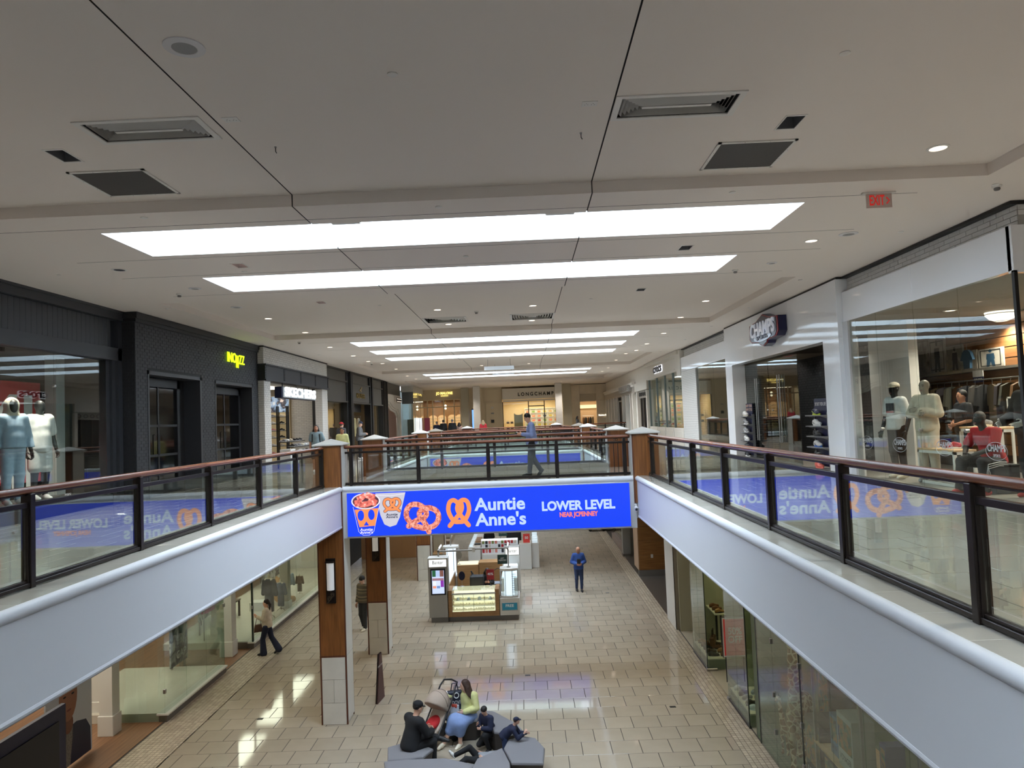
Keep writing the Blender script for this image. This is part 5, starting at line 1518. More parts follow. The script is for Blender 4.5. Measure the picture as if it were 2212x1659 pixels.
# slat wall, shelf and posters at the back
SLATM = wood('slat_wood', (112, 72, 40), (140, 96, 58), 'Y', 4, .5)
bw_ = thing('slat_wall', 'brown wooden slat wall with shelf behind the window mannequins', 'wall panel', (10.25, 16, 0))
for k in range(13):
 MB().box(10.22, 10.26, 13.2, 19.2, .35 + k * .23, .35 + k * .23 + .21).build('slat', SLATM, bw_, world=True)
MB().box(10.26, 10.3, 13.2, 19.2, 0, 3.34).build('backing', M('slat_gap', (50, 34, 22), .7), bw_, world=True)
MB().box(9.95, 10.22, 13.2, 19.1, 2.18, 2.23).build('shelf', M('shelf_grey', (150, 144, 134), .5), bw_, world=True)
def poster(y0, y1, z0, z1, cols, seed, lab, figure=True, frame=False, fig=(40, 42, 48)):
 p = thing('framed_poster', lab, 'poster', (10.19, (y0 + y1) / 2, z0))
 w2, h2 = (y1 - y0) / 2, z1 - z0
 MB().box(-.01, .02, -w2, w2, 0, h2).build('print', photo('poster_print_%d' % seed, cols, 2.2, seed=seed), p)
 if figure:
  m = MB(); x = -.013
  def E(cy, cz, ry, rz, n=14): m.add([(x, cy + ry * math.cos(2 * math.pi * k / n), cz + rz * math.sin(2 * math.pi * k / n)) for k in range(n)], [tuple(range(n))[::-1]])
  E(0, h2 * .86, w2 * .13, h2 * .09)
  m.add([(x, -w2 * .3, h2 * .72), (x, w2 * .3, h2 * .72), (x, w2 * .34, h2 * .42), (x, -w2 * .34, h2 * .42)], [(0, 1, 2, 3)])
  m.add([(x, -w2 * .28, h2 * .42), (x, w2 * .05, h2 * .42), (x, -w2 * .12, h2 * .03), (x, -w2 * .36, h2 * .03)], [(0, 1, 2, 3)])
  m.add([(x, -w2 * .05, h2 * .42), (x, w2 * .28, h2 * .42), (x, w2 * .36, h2 * .03), (x, w2 * .12, h2 * .03)], [(0, 1, 2, 3)])
  m.build('printed_figure', M('fig_%d_%d_%d' % fig, fig, .6), p)
 if frame:
  m = MB()
  for a in ((-w2 * .8, w2 * .8, h2 * .08, h2 * .11), (-w2 * .8, w2 * .8, h2 * .89, h2 * .92), (-w2 * .8, -w2 * .76, h2 * .08, h2 * .92), (w2 * .76, w2 * .8, h2 * .08, h2 * .92)):
   m.box(-.016, -.012, a[0], a[1], a[2], a[3])
  m.build('printed_frame', BLACK, p)
poster(18.36, 18.95, 2.25, 3.08, [(96, 88, 80), (180, 172, 162), (60, 56, 54)], 1, 'poster of a man in a pale hoodie above the shelf', fig=(150, 142, 134))
poster(17.6, 18.3, 2.25, 3.10, [(190, 184, 176), (160, 154, 148), (206, 200, 192)], 2, 'poster of a dark-clothed runner in a black drawn frame', frame=True)
poster(16.9, 17.55, 2.25, 2.85, [(180, 174, 164), (120, 114, 108), (200, 194, 184)], 3, 'poster of a person in a black jacket between two other sports posters', fig=(36, 34, 36))
poster(16.4, 16.88, 2.25, 2.68, [(206, 200, 190), (150, 144, 136), (220, 214, 204)], 4, 'small pale torso poster beside the teal jacket poster', fig=(186, 180, 170))
poster(15.5, 16.35, 2.25, 2.66, [(190, 184, 174), (170, 164, 156), (206, 200, 190)], 5, 'wide poster of a man in a teal jacket in a drawn frame', frame=True, fig=(30, 66, 92))
tsh = hang_garment((10.0, 16.45, 2.68), 1.57, M('teal_tee', (34, 66, 92), .8), 'folded teal tee with yellow square print standing on the shelf', None, h=.42, w_=.3)
MB().box(-.1, .1, -.036, -.032, -.32, -.12).build('chest_print', M('yellow_print', (190, 180, 120), .6), tsh)
tg = thing('sale_card', 'white and navy sale card hanging from the sports shelf edge', 'sign', (9.93, 16.0, 1.93))
MB().box(-.005, .005, -.18, .18, .12, .26).build('upper_half', M('card_white', (206, 202, 196), .5), tg)
MB().box(-.005, .005, -.18, .18, 0, .12).build('lower_half', M('card_navy', (24, 28, 60), .5), tg)
text('25% OFF', (9.92, 16.0, 1.99), WESTW, .075, M('decal_white'), tg, ext=.0005, width=.28)
gr = thing('garment_rail', 'wall-fixed rail of dark jackets behind the seated mannequin', 'clothes rail', (9.85, 14.0, 0))
MB().cyl((0, 0, 1.98), (0, 4.4, 1.98), .015, n=8).build('rail', STEEL, gr)
for yy in (0, 1.5, 3.0, 4.4): MB().cyl((0, yy, 1.98), (.4, yy, 1.98), .012, n=6).build('bracket', STEEL, gr)
for yy in (0, 4.4): MB().cyl((0, yy, 0), (0, yy, 1.98), .016, n=8).build('upright', STEEL, gr)
rr = random.Random(9)
gm = [M('jack_%d' % i, c, .8) for i, c in enumerate([(26, 28, 34), (96, 66, 36), (58, 58, 50), (40, 36, 44), (70, 58, 40), (30, 30, 32), (54, 50, 46)])]
for k in range(14):
 hang_garment((9.85, 14.25 + k * .29, 1.87), 0 + rr.uniform(-.25, .25) + (1.57 if k in (4, 8) else .35), gm[k % 7], 'dark jacket on the wall rail behind the seated mannequin', 'jackets on the sports rail', h=.8)
# low open display stands in the window
WF = M('white_metal', (220, 218, 212), .4)
OAKT = wood('oak_top', (196, 160, 116), (214, 180, 140), 'Y', 5, .5)
def stand(x0, x1, y0, y1, z, lab):
 s_ = thing('display_stand', lab, 'table', ((x0 + x1) / 2, (y0 + y1) / 2, .01))
 hx, hy = (x1 - x0) / 2, (y1 - y0) / 2
 MB().cbox(-hx, hx, -hy, hy, z - .035, z, .004).build('top', OAKT, s_)
 e = .05
 for x in (-hx, hx - e):
  for y in (-hy, hy - e):
   MB().box(x, x + e, y, y + e, .0, z - .035).build('leg', WF, s_)
 for y in (-hy, hy - e):
  MB().box(-hx, hx, y, y + e, z - .085, z - .035).build('rail', WF, s_); MB().box(-hx, hx, y, y + e, .0, .05).build('rail', WF, s_)
 for x in (-hx, hx - e):
  MB().box(x, x + e, -hy, hy, z - .085, z - .035).build('rail', WF, s_); MB().box(x, x + e, -hy, hy, .0, .05).build('rail', WF, s_)
stand(7.55, 7.95, 13.0, 14.2, .66, 'low white framed display stand with oak top in the sports window')
stand(8.2, 8.6, 12.7, 13.9, 1.04, 'taller white framed display stand with oak top behind the low one')
stand(7.7, 8.2, 10.6, 11.2, .32, 'small oak topped stand beside the hooded mannequin')
shoe((7.75, 13.35, .68), 1.45, 'red', 'white', 'red and white high sneaker on the low window stand', None, 'white', 'white', 1.15)
shoe((8.4, 13.45, 1.06), 1.45, 'grey', 'cream', 'silver running shoe on the taller window stand', None, 'white', 'black', 1.15)
shoe((8.4, 12.95, 1.06), 1.7, 'black', 'black', 'black sneaker on the taller window stand', None, 'black')
# grey sneaker bench for the seated mannequin
bb = thing('box_seat', 'dark square seat cube under the seated mannequin', 'stool', (7.75, 12.12, .01))
MB().cbox(-.2, .2, -.22, .22, 0, .44, .01).build('cube', M('seat_dark', (40, 40, 42), .6), bb)
MB().cbox(-.205, .205, -.225, .225, .44, .47, .006).build('pad', M('seat_pad', (30, 30, 32), .7), bb)
# framed swoosh display boards behind
db = thing('black_display_board', 'black framed board with pale tick mark behind the seated mannequin', 'sign', (9.3, 13.6, .01))
MB().cbox(-.02, .02, -.5, .5, 1.05, 1.55, .004).build('board', BLACK, db)
m = MB()
for a in ((-.52, .52, 1.03, 1.06), (-.52, .52, 1.54, 1.57), (-.52, -.49, 1.03, 1.57), (.49, .52, 1.03, 1.57)): m.box(-.03, .03, a[0], a[1], a[2], a[3])
m.build('frame', WF, db)
for y in (-.45, .45): MB().box(-.02, .02, y - .02, y + .02, 0, 1.05).build('leg', WF, db)
m = MB(); m.add([(-.032, .18, 1.34), (-.032, .10, 1.22), (-.032, -.25, 1.40), (-.032, .07, 1.27), (-.032, .12, 1.36)], [(0, 1, 2, 3, 4)]); m.build('tick_mark', M('decal_white'), db)
# shoe racks at the doors
def shoe_rack(y0, y1, card, cols, lab, g, glab):
 s_ = thing('shoe_rack', lab, 'shoe rack', (7.2, (y0 + y1) / 2, .0))
 h = (y1 - y0) / 2
 MB().box(-.02, .02, -h + .08, h - .08, .1, 1.42).build('blue_back', M('rack_navy', (24, 28, 70), .5), s_)
 for y in (-h + .06, h - .06):
  MB().box(-.035, .035, y - .03, y + .03, 0, 1.40).build('upright', M('rack_grey', (130, 132, 136), .4, metal=.4), s_)
 MB().box(-.25, .25, -h, h, .0, .03).build('base', M('rack_grey'), s_)
 MB().box(-.015, .015, -h + .05, h - .05, 1.42, 1.74).build('header_card', M('card_navy'), s_)
 text(card, (7.18, (y0 + y1) / 2, 1.60), WESTW, .12, M('card_text', (206, 170, 150), .5) if 'NEW' in card else M('decal_white'), s_, ext=.001, width=.66)
 for k, z in enumerate((.06, .31, .57, .83, 1.08, 1.34)):
  MB().box(-.22, .0, -h - .03, h + .03, z - .025, z).build('shelf', M('rack_grey'), s_)
  m = MB()
  for y in (-h + .06, h - .06):
   m.prism([(-.2, z - .025), (0, z - .025), (0, z - .1)], 'xz', y - .008, y + .008)
  m.build('bracket', M('rack_grey'), s_)
  up, so, mk = cols[k]
  shoe((7.07, (y0 + y1) / 2 + .02, z), math.pi, up, so, glab[k], g, 'white', mk, 1.5)
shoe_rack(23.0, 23.75, 'NEW YEAR\nNEW STYLE', [('black', 'white', None), ('black', 'grey', 'white'), ('white', 'white', 'grey'), ('grey', 'white', 'white'), ('grey', 'white', 'black'), ('white', 'cream', None)],
  'grey shoe rack with NEW YEAR NEW STYLE card by the sports doors', None, ['black shoe on the lowest shelf of the NEW YEAR rack', 'dark grey shoe low on the NEW YEAR rack', 'white runner on the middle of the NEW YEAR rack', 'striped grey runner on the NEW YEAR rack', 'silver runner near the top of the NEW YEAR rack', 'white sneaker on the top shelf of the NEW YEAR rack'])
shoe_rack(17.3, 18.2, 'SPORT FOR LIFE', [('coral', 'coral', None), ('black', 'white', 'white'), ('white', 'blue', 'black'), ('black', 'black', None), ('white', 'white', 'black'), ('navy', 'lime', 'lime')],
  'grey shoe rack with SPORT FOR LIFE card by the sports doors', None, ['coral shoe on the lowest shelf of the SPORT FOR LIFE rack', 'black shoe with white sole on the SPORT FOR LIFE rack', 'white shoe with blue sole on the SPORT FOR LIFE rack', 'all black shoe on the SPORT FOR LIFE rack', 'white shoe with black tick on the SPORT FOR LIFE rack', 'navy and lime shoe on top of the SPORT FOR LIFE rack'])
# ---- clog shop
CW = M('cream_panel', (214, 208, 198), .5)
t = thing('footwear_shop_front', 'cream shop front with black outlined crocs sign and tall mullioned windows', 'shop front', (WR, 37, 0))
MB().box(WR - .05, WR + .2, 32.9, 40.8, 3.42, 4.15).build('sign_panel', CW, t, world=True)
MB().box(WR - .16, WR + .2, 32.4, 41.0, 4.15, 4.33).build('cornice', CW, t, world=True)
MB().box(WR - .06, WR + .2, 32.12, 32.9, 3.2, 4.33).build('end_pilaster', CW, t, world=True)
m = MB()
for a in ((33.3, 40.4, 3.52, 3.55), (33.3, 40.4, 4.02, 4.05)): m.box(WR - .07, WR - .05, a[0], a[1], a[2], a[3])
m.build('panel_moulding', CW, t, world=True)
panes(t, 'y', WR + .05, [32.15, 34.2, 36.2, 38.4, 40.7], .85, 3.42, SHOPGL)
for y in (34.2, 36.2, 38.4, 40.7):
 MB().box(WR, WR + .1, y - .05, y + .05, 0, 3.42).build('mullion', M('mullion_steel', (120, 130, 128), .3, metal=.4), t, world=True)
for a, b in ((32.15, 34.15), (34.25, 36.15), (36.25, 38.35), (38.45, 40.65)):
 MB().cbox(WR - .04, WR + .15, a, b, 0, .85, .01).build('panelled_base', CW, t, world=True)
 MB().cbox(WR - .05, WR - .03, a + .2, b - .2, .15, .7, .008).build('raised_panel', CW, t, world=True)
sg = thing('clog_shop_sign', 'black crocs letters with white halo on the cream sign panel', 'sign', (WR - .1, 37.3, 3.7))
text('crocs', (WR - .08, 37.35, 3.86), WESTW, .62, lamp_mat('halo_white', (240, 244, 255), 1.2), sg, 'halo_letters', bold=.035, ext=.01, width=2.35)
text('crocs', (WR - .11, 37.35, 3.86), WESTW, .62, M('letter_black', (22, 22, 24), .4), sg, bold=.012, ext=.02, width=2.2)
room('clogs', WR + .2, 11, 32.2, 40.8, 0, 3.5, M('clog_wall', (196, 204, 196), .6), M('clog_floor', (160, 154, 144), .3), M('clog_ceil', (206, 206, 200), .6), '-x')
al = thing('shop_ceiling_lamp', 'white ceiling lamp panel inside the clog shop', 'ceiling light', (8.8, 36.5, 3.48))
MB().box(-.6, .6, -3, 3, -.02, .02).build('diffuser', lamp_mat('cool_strip'), al)
rr = random.Random(4)
cst = thing('display_ledge', 'white display ledge with bright clogs behind the clog shop glass', 'shelf', (7.6, 36.5, 0))
MB().cbox(-.3, .3, -4, 4, .85, .92, .01).build('top', M('plinth_white', (206, 204, 200)), cst); MB().box(-.25, .25, -3.9, 3.9, 0, .85).build('body', M('plinth_white'), cst)
for k in range(12):
 shoe((7.55, 33.0 + k * .6, .92), rr.uniform(0, 6), rr.choice(['white', 'blue', 'coral', 'red', 'pink']), 'white', 'bright clog on the white ledge inside the clog shop', 'clogs on the ledge')
# ---- white panelled menswear shop
t = thing('menswear_shop_front', 'white panelled menswear shop front with cornice, paired black doors and silver sign', 'shop front', (WR, 51, 0))
MB().box(WR - .02, WR + .25, 40.8, 61.9, 3.45, 4.33).build('upper_wall', CW, t, world=True)
MB().box(WR - .25, WR + .2, 45.4, 61.9, 3.42, 3.56).build('cornice', M('cornice_white', (222, 218, 210), .5), t, world=True)
MB().box(WR - .18, WR + .2, 45.4, 61.9, 3.30, 3.42).build('cornice_bed', M('cornice_white'), t, world=True)
MB().box(WR - .12, WR + .2, 45.4, 61.9, 2.86, 3.30).build('frieze', M('frieze_taupe', (168, 160, 150), .5), t, world=True)
MB().box(WR - .1, WR + .2, 40.8, 45.4, 2.95, 3.45).build('transom_panel', CW, t, world=True)
for y in (40.85, 44.3, 46.2, 47.2, 49.4, 51.2, 54.0, 55.8, 57.6, 59.4, 61.2):
 MB().box(WR - .14, WR + .2, y - .14, y + .14, 0, 2.9).build('pilaster', CW, t, world=True)
for a, b in ((41.0, 44.2), (51.3, 53.9)):
 MB().box(WR + .05, WR + .1, a, b, 0, 2.55).build('door_recess', BLACK, t, world=True)
 MB().box(WR + .0, WR + .08, a, b, 2.5, 2.95).build('door_transom', M('transom_grey', (130, 126, 118), .5), t, world=True)
 for k in range(3):
  y = a + (b - a) * (k + .5) / 3
  MB().box(WR - .02, WR + .05, y - .06, y + .06, 0, 2.5).build('door_stile', M('door_bronze', (60, 54, 48), .4), t, world=True)
 m = MB()
 for k in range(5): m.tube([(WR - .02, a + (b - a) * (k + .5) / 5 + .18 * math.cos(q), 2.72 + .1 * math.sin(q)) for q in [2 * math.pi * z / 14 for z in range(14)]], .02, 5, closed=True)
 m.build('transom_scroll', BLACK, t, world=True)
for a, b in ((44.45, 46.05), (47.35, 49.25), (49.55, 51.05), (54.15, 61.1)):
 MB().box(WR + .08, WR + .14, a, b, 0, 2.9).build('white_panel', M('panel_pale', (196, 198, 192), .5), t, world=True)
sg = thing('silver_lettered_sign', 'grey block sign with silver BROOKS BROTHERS letters', 'sign', (WR - .3, 48.6, 3.05))
MB().cbox(WR - .34, WR - .13, 46.4, 51.0, 3.04, 3.46, .01).build('block', M('sign_grey', (150, 146, 142), .4), sg, world=True)
text('BROOKS BROTHERS', (WR - .36, 48.7, 3.25), WESTW, .36, M('letters_silver', (196, 194, 190), .3, metal=.5), sg, bold=.006, ext=.02, width=4.2)
# ================================================================== FAR END, UPPER FLOOR
YF = 62.0
CREAMW = M('cream_wall', (210, 196, 168), .6)
base_box('wall_far', M('far_wall_cream', (208, 198, 178), .6), -9.2, 13, 66, 66.2, 0, 4.35)
# perfume shop
t = thing('perfume_shop_front', 'cream shop front with gold JO MALONE LONDON letters and arched lit niches', 'shop front', (-7, YF, 0))
MB().box(-9.0, -5.4, YF, YF + .2, 3.5, 4.35).build('sign_wall', CREAMW, t, world=True)
GOLDL = lamp_mat('gold_lit_letters', (255, 226, 130), 1.2)
text('JO MALONE', (-6.8, YF - .03, 4.02), FRONT, .3, GOLDL, t, bold=.006, ext=.01, width=1.42)
text('LONDON', (-6.8, YF - .03, 3.80), FRONT, .12, GOLDL, t, bold=.002, ext=.01, width=.62)
for z in (3.46, 2.82):
 MB().box(-9.0, -4.2, YF - .08, YF + .1, z, z + .08).build('moulding', CREAMW, t, world=True)
for x in (-8.9, -8.3, -7.85, -6.9, -6.0, -5.45):
 MB().box(x - .04, x + .04, YF - .04, YF + .1, 0, 3.5).build('mullion', CREAMW, t, world=True)
panes(t, 'x', YF + .02, [-8.9, -7.85, -6.9, -6.0, -5.45], 2.9, 3.46, SHOPGL)
panes(t, 'x', YF + .02, [-8.9, -7.85, -6.9, -6.0, -5.45], .02, 2.82, SHOPGL)
base_box('wall_perfume_back', M('perfume_back', (150, 112, 78), .6), -9, -4.9, YF + 2.5, YF + 2.6, 0, 3.5)
base_box('ceiling_perfume', CREAMW, -9, -4.9, YF + .1, YF + 2.5, 3.5, 3.55)
for i, x in enumerate((-8.15, -7.35, -6.45, -5.75)):
 nb = thing('lit_niche', 'arched lit niche of small bottles in the perfume shop', 'display niche', (x, YF + 2.2, 0), group='perfume shop niches')
 n = 10; w_ = .36
 pts = [(-w_, .9), (w_, .9), (w_, 1.95)] + [(w_ * math.cos(a), 1.95 + w_ * math.sin(a) * .7) for a in [math.pi * k / n for k in range(1, n)]] + [(-w_, 1.95)]
 MB().prism(pts, 'xz', .15, .25).build('back', lamp_mat('niche_glow', (236, 178, 120), 1.0), nb)
 m = MB()
 for z in (1.1, 1.35, 1.6, 1.85): m.box(-w_, w_, .0, .15, z - .02, z)
 m.build('shelves', CREAMW, nb)
 m = MB()
 for z in (1.1, 1.35, 1.6, 1.85):
  for k in range(5): m.box(-w_ + .06 + k * .14, -w_ + .13 + k * .14, .04, .1, z, z + .12)
 m.build('bottles', M('bottle_cream', (226, 206, 176), .3), nb)['kind'] = 'stuff'
 MB().box(-w_ - .05, w_ + .05, -.1, .3, 0, .9).build('cabinet', CREAMW, nb)
ls = thing('globe_lamp', 'pair of small globe lamps over the perfume counter', 'lamp', (-6.9, YF + 1.4, 3.5))
MB().cyl((0, 0, 0), (0, 0, -.45), .01, n=6).build('stem', GOLD, ls)
for dz in (-.5, -.75): MB().lathe([(0, -.1), (.08, -.06), (.1, 0), (.08, .06), (0, .1)], (0, 0, dz), n=14).build('globe', lamp_mat('globe_glow', (255, 236, 200), 2.5), ls, smooth=True)
pl_ = area((-7, YF + 1.2, 3.4), 3, 1, 60, (1, .82, .6))
# columns in front
for i, (x0, x1, y, m_) in enumerate([(-5.25, -4.62, 60.5, M('column_beige', (176, 168, 146), .6)), (-4.1, -3.55, 58.5, M('column_pale', (212, 210, 204), .6)), (2.5, 3.05, 58.5, M('column_pale')), (3.2, 3.9, 60.5, M('column_beige'))]):
 t = thing('column', ['beige square column beside the perfume shop', 'white square column between perfume shop and plain cream wall', 'white square column before the end of the LONGCHAMP sign', 'beige square column beside the marble shop front'][i], 'column', ((x0 + x1) / 2, y, 0))
 w2 = (x1 - x0) / 2
 MB().cbox(-w2, w2, -w2, w2, .12, 4.33, .01).build('shaft', m_, t)
 MB().cbox(-w2 - .03, w2 + .03, -w2 - .03, w2 + .03, 0, .12, .01).build('base', m_, t)
# cream service wall with doors
t = thing('service_wall', 'plain cream panelled wall with small signs between columns', 'wall panel', (-3, YF, 0))
MB().box(-5.4, -1.9, YF + .05, YF + .25, 0, 4.35).build('wall', CREAMW, t, world=True)
for (x0, x1, z0, z1) in ((-3.5, -2.0, 3.1, 4.2), (-3.35, -2.1, .1, 1.9), (-3.35, -2.1, 2.0, 3.0)):
 m = MB()
 for a in ((x0, x1, z0, z0 + .04), (x0, x1, z1 - .04, z1), (x0, x0 + .04, z0, z1), (x1 - .04, x1, z0, z1)): m.box(a[0], a[1], YF, YF + .05, a[2], a[3])
 m.build('moulding', CREAMW, t, world=True)
MB().box(-2.85, -2.65, YF + .0, YF + .04, 2.55, 2.7).build('alarm_box', M('card_white'), t, world=True)
MB().box(-2.88, -2.62, YF + .0, YF + .04, 1.35, 1.6).build('dark_plate', BLACK, t, world=True)
MB().box(-2.88, -2.62, YF + .0, YF + .04, 2.1, 2.2).build('grey_plate', M('rack_grey'), t, world=True)
lb = thing('blue_info_screen', 'tall glowing pale blue information screen beside the white column', 'screen', (-4.35, 61.3, 0))
MB().cbox(-.12, .12, -.05, .05, .0, 2.6, .01).build('body', BLACK, lb)
MB().box(-.09, .09, -.06, -.05, .9, 2.5).build('display', lamp_mat('info_blue', (110, 160, 250), 1.2), lb)
# handbag shop
t = thing('handbag_shop_front', 'white shop front with black LONGCHAMP letters and glazed bag display', 'shop front', (.6, YF, 0))
MB().box(-1.85, 3.3, YF - .1, YF + .2, 3.25, 4.2).build('sign_board', M('sign_offwhite', (216, 212, 202), .5), t, world=True)
MB().box(-1.85, 3.3, YF - .14, YF + .2, 3.06, 3.22).build('sign_ledge', M('sign_offwhite'), t, world=True)
text('LONGCHAMP', (1.0, YF - .12, 3.66), FRONT, .40, M('letter_black'), t, bold=.012, ext=.02, width=3.05, space=1.5)
for x in (-1.85, .35, 1.7, 3.3): MB().box(x - .04, x + .04, YF, YF + .08, 0, 3.06).build('mullion', BLACK, t, world=True)
MB().box(.35, 1.7, YF, YF + .08, 2.6, 2.68).build('door_head', BLACK, t, world=True)
panes(t, 'x', YF + .04, [-1.81, .31, .39, 1.66, 1.74, 3.26], .02, 3.04, SHOPGL)
room('bags', -1.9, 3.4, YF + .2, YF + 3.8, 0, 3.3, M('bag_wall', (222, 200, 160), .6), M('bag_floor', (180, 160, 130), .4), M('bag_ceil', (226, 212, 180), .6), '-y')
area((.8, YF + 1.8, 3.2), 4, 2, 170, (1, .84, .6))
rr = random.Random(8)
sw = thing('bag_display_wall', 'white gridded display wall full of handbags in the LONGCHAMP shop', 'display shelf', (1.6, YF + 3.4, 0))
MB().box(-1.6, 1.5, .1, .2, .5, 2.5).build('back', M('bag_back', (236, 226, 206), .5, emit=(236, 220, 190), es=.25), sw)
for k in range(7): MB().box(-1.6 + k * .51, -1.57 + k * .51, -.15, .1, .5, 2.5).build('upright', M('card_white'), sw)
for k in range(6): MB().box(-1.6, 1.5, -.15, .1, .5 + k * .39, .53 + k * .39).build('shelf', M('card_white'), sw)
bagc = [(120, 150, 60), (190, 170, 60), (60, 40, 32), (206, 120, 80), (30, 30, 32), (160, 60, 50), (196, 160, 110)]
bagms = []
_m = MB().cbox(-.13, .13, -.05, .05, 0, .17, .02); BAGB = _m.mesh('body'); BAGB.materials.append(BLACK)
_m = MB().tube([(-.07, 0, .16), (-.06, 0, .24), (.06, 0, .24), (.07, 0, .16)], .009, 5); BAGH = _m.mesh('handle'); BAGH.materials.append(BLACK)
def handbag(loc, mt, label, group):
 b = thing('handbag', label, 'handbag', loc, 0, group)
 obj_mat(link('body', BAGB, None, b), mt); obj_mat(link('handle', BAGH, None, b), mt)
for r in range(5):
 for k in range(6):
  c = rr.randrange(7)
  handbag((1.6 - 1.33 + k * .51, YF + 3.4 - .05, .53 + r * .39), M('bag_%d' % c, bagc[c], .5), 'small handbag in the white gridded display wall', 'handbags on the display wall')
for k in range(4):
 handbag((-1.5 + (k % 2) * .35, YF + 2.0, .7 + (k // 2) * .5), M('bag_2', bagc[2], .5), 'dark handbag on the side shelf of the LONGCHAMP shop', 'handbags on the side shelf')
ss = thing('bag_side_shelf', 'narrow side shelf of dark bags in the LONGCHAMP shop', 'shelf', (-1.3, YF + 2.0, 0))
for z in (.7, 1.2): MB().box(-.45, .5, -.15, .15, z - .03, z).build('shelf', CREAMW, ss)
for x in (-.45, .48): MB().box(x - .02, x + .02, -.15, .15, 0, 1.7).build('upright', CREAMW, ss)
bp = thing('curved_display_board', 'sage board with curved top edge behind the bag shop glass', 'display board', (-.55, YF + 1.0, 0))
MB().prism([(-.38, .1), (.38, .1), (.38, 2.05), (.2, 1.95), (0, 1.92), (-.2, 1.95), (-.38, 2.1)], 'xz', -.03, .03).build('board', M('sage_board', (176, 176, 150), .6), bp)
MB().box(-.3, .3, -.15, .15, 0, .1).build('base', CREAMW, bp)
# marble shop front
MARB = M('cream_marble', (216, 204, 182), .3, noise=(1.2, .10))
t = thing('marble_shop_front', 'cream marble clad shop front with one wide doorway', 'shop front', (5.4, YF, 0))
for (x0, x1, z0, z1) in ((3.9, 4.75, 0, 1.45), (3.9, 4.75, 1.45, 2.9), (3.9, 4.75, 2.9, 4.3), (6.15, 7.1, 0, 1.45), (6.15, 7.1, 1.45, 2.9), (6.15, 7.1, 2.9, 4.3), (4.75, 6.15, 3.5, 4.3)):
 MB().cbox(x0 + .004, x1 - .004, YF - .02, YF + .2, z0 + .004, z1 - .004, .004).build('marble_slab', MARB, t, world=True)
MB().box(4.75, 6.15, YF + .1, YF + .2, 2.85, 3.5).build('transom', M('transom_beige', (190, 178, 156), .5), t, world=True)
text('Massimo Dutti', (6.72, YF - .04, 1.63), FRONT, .16, lamp_mat('white_lit', (255, 246, 226), 1.6), t, bold=.003, ext=.01, width=.85)
room('marble', 4.4, 7.1, YF + .25, YF + 3.6, 0, 3.2, M('marble_in', (176, 150, 118), .6), M('marble_fl', (150, 130, 110), .4), M('marble_cl', (220, 206, 180), .6), '-y')
area((5.6, YF + 1.6, 3.1), 1.6, 1.6, 70, (1, .84, .62))
gr = thing('garment_rail', 'low rail of brown and black coats inside the marble doorway', 'clothes rail', (5.1, YF + 2.4, 0))
MB().cyl((0, 0, 1.62), (1.0, 0, 1.62), .014, n=8).build('rail', STEEL, gr)
for x in (0, 1.0): MB().cyl((x, 0, 0), (x, 0, 1.62), .016, n=8).build('upright', STEEL, gr)
for k in range(5):
 hang_garment((5.2 + k * .2, YF + 2.4, 1.5), 1.2, gm[[1, 5, 1, 0, 4][k]], 'brown or black coat on the low rail in the marble doorway', 'coats in the marble shop', h=.95)
hl = thing('shop_ceiling_lamp', 'slim white ceiling lamp inside the marble doorway', 'ceiling light', (5.5, YF + 1.2, 3.19))
MB().box(-.12, .12, -.3, .3, -.03, .0).build('diffuser', lamp_mat('shop_strip'), hl)
MB().box(4.42, 6.9, YF + 3.3, YF + 3.5, 2.3, 2.6).build('lit_bulkhead', lamp_mat('bulk_glow', (255, 226, 170), .9), hl, world=True)
base_box('wall_right_end', M('far_wall_cream'), 7.0, 7.2, 61.8, 66, 0, 4.35)
base_box('wall_left_far', M('far_wall_cream'), -9.2, -9.0, 62, 66, 0, 4.35)
base_box('ceiling_far', PAINT, -9.2, 7.2, 62.6, 66, 4.35, 4.4)
base_box('floor_far', M('polished_tile_upper'), -9.2, 7.2, 60, 66, -.1, .002)
# ================================================================== LOWER FLOOR SHOPS
LGL = glass('lower_shop_glass', (232, 240, 235), 1.56)
ZP = ZF + .20
WT = M('shop_white', (226, 224, 216), .5)
SHT = M('shop_floor_tile', (216, 210, 196), .25, noise=(1.5, .03))
STEELP = M('plinth_steel', (120, 114, 108), .35, metal=.5)
XL = -8.75
# ---- denim shop on the left
t = thing('denim_shop_front', 'glass fronted clothing shop on the lower floor with steel plinths', 'shop front', (XL, 22, ZF))
for a, b in ((17.3, 20.7), (22.8, 34.5)):
 MB().box(XL - .15, XL + .04, a, b, ZF, ZP - .04).build('plinth', STEELP, t, world=True)
 MB().cbox(XL - .2, XL + .09, a - .02, b, ZP - .05, ZP, .01).build('plinth_ledge', WT, t, world=True)
MB().box(XL - .95, XL - .15, 22.78, 22.84, ZF, ZP).build('plinth', STEELP, t, world=True)
panes(t, 'y', XL, [17.3, 18.4, 19.55, 20.7], ZP, -.86, LGL)
panes(t, 'y', XL, [22.85, 24.8, 27.2, 29.6, 32.0, 34.5], ZP, -.86, LGL)
panes(t, 'x', 20.7, [XL - 1.3, XL], ZP, -.86, LGL); panes(t, 'x', 22.82, [XL - .9, XL], ZP, -.86, LGL); panes(t, 'x', 17.3, [XL - 1.4, XL - .7, XL], ZF + .02, -.86, LGL)
for y, z in ((17.3, -3.0), (17.3, -4.55), (20.7, -3.4), (22.82, -4.0)):
 MB().cbox(XL - .03, XL + .03, y - .03, y + .03, z - .05, z + .05, .006).build('glass_clip', STEEL, t, world=True)
MB().box(XL - .02, XL + .03, 22.80, 22.86, ZP, -.86).build('dark_glass_edge', M('edge_green', (36, 48, 42), .2), t, world=True)
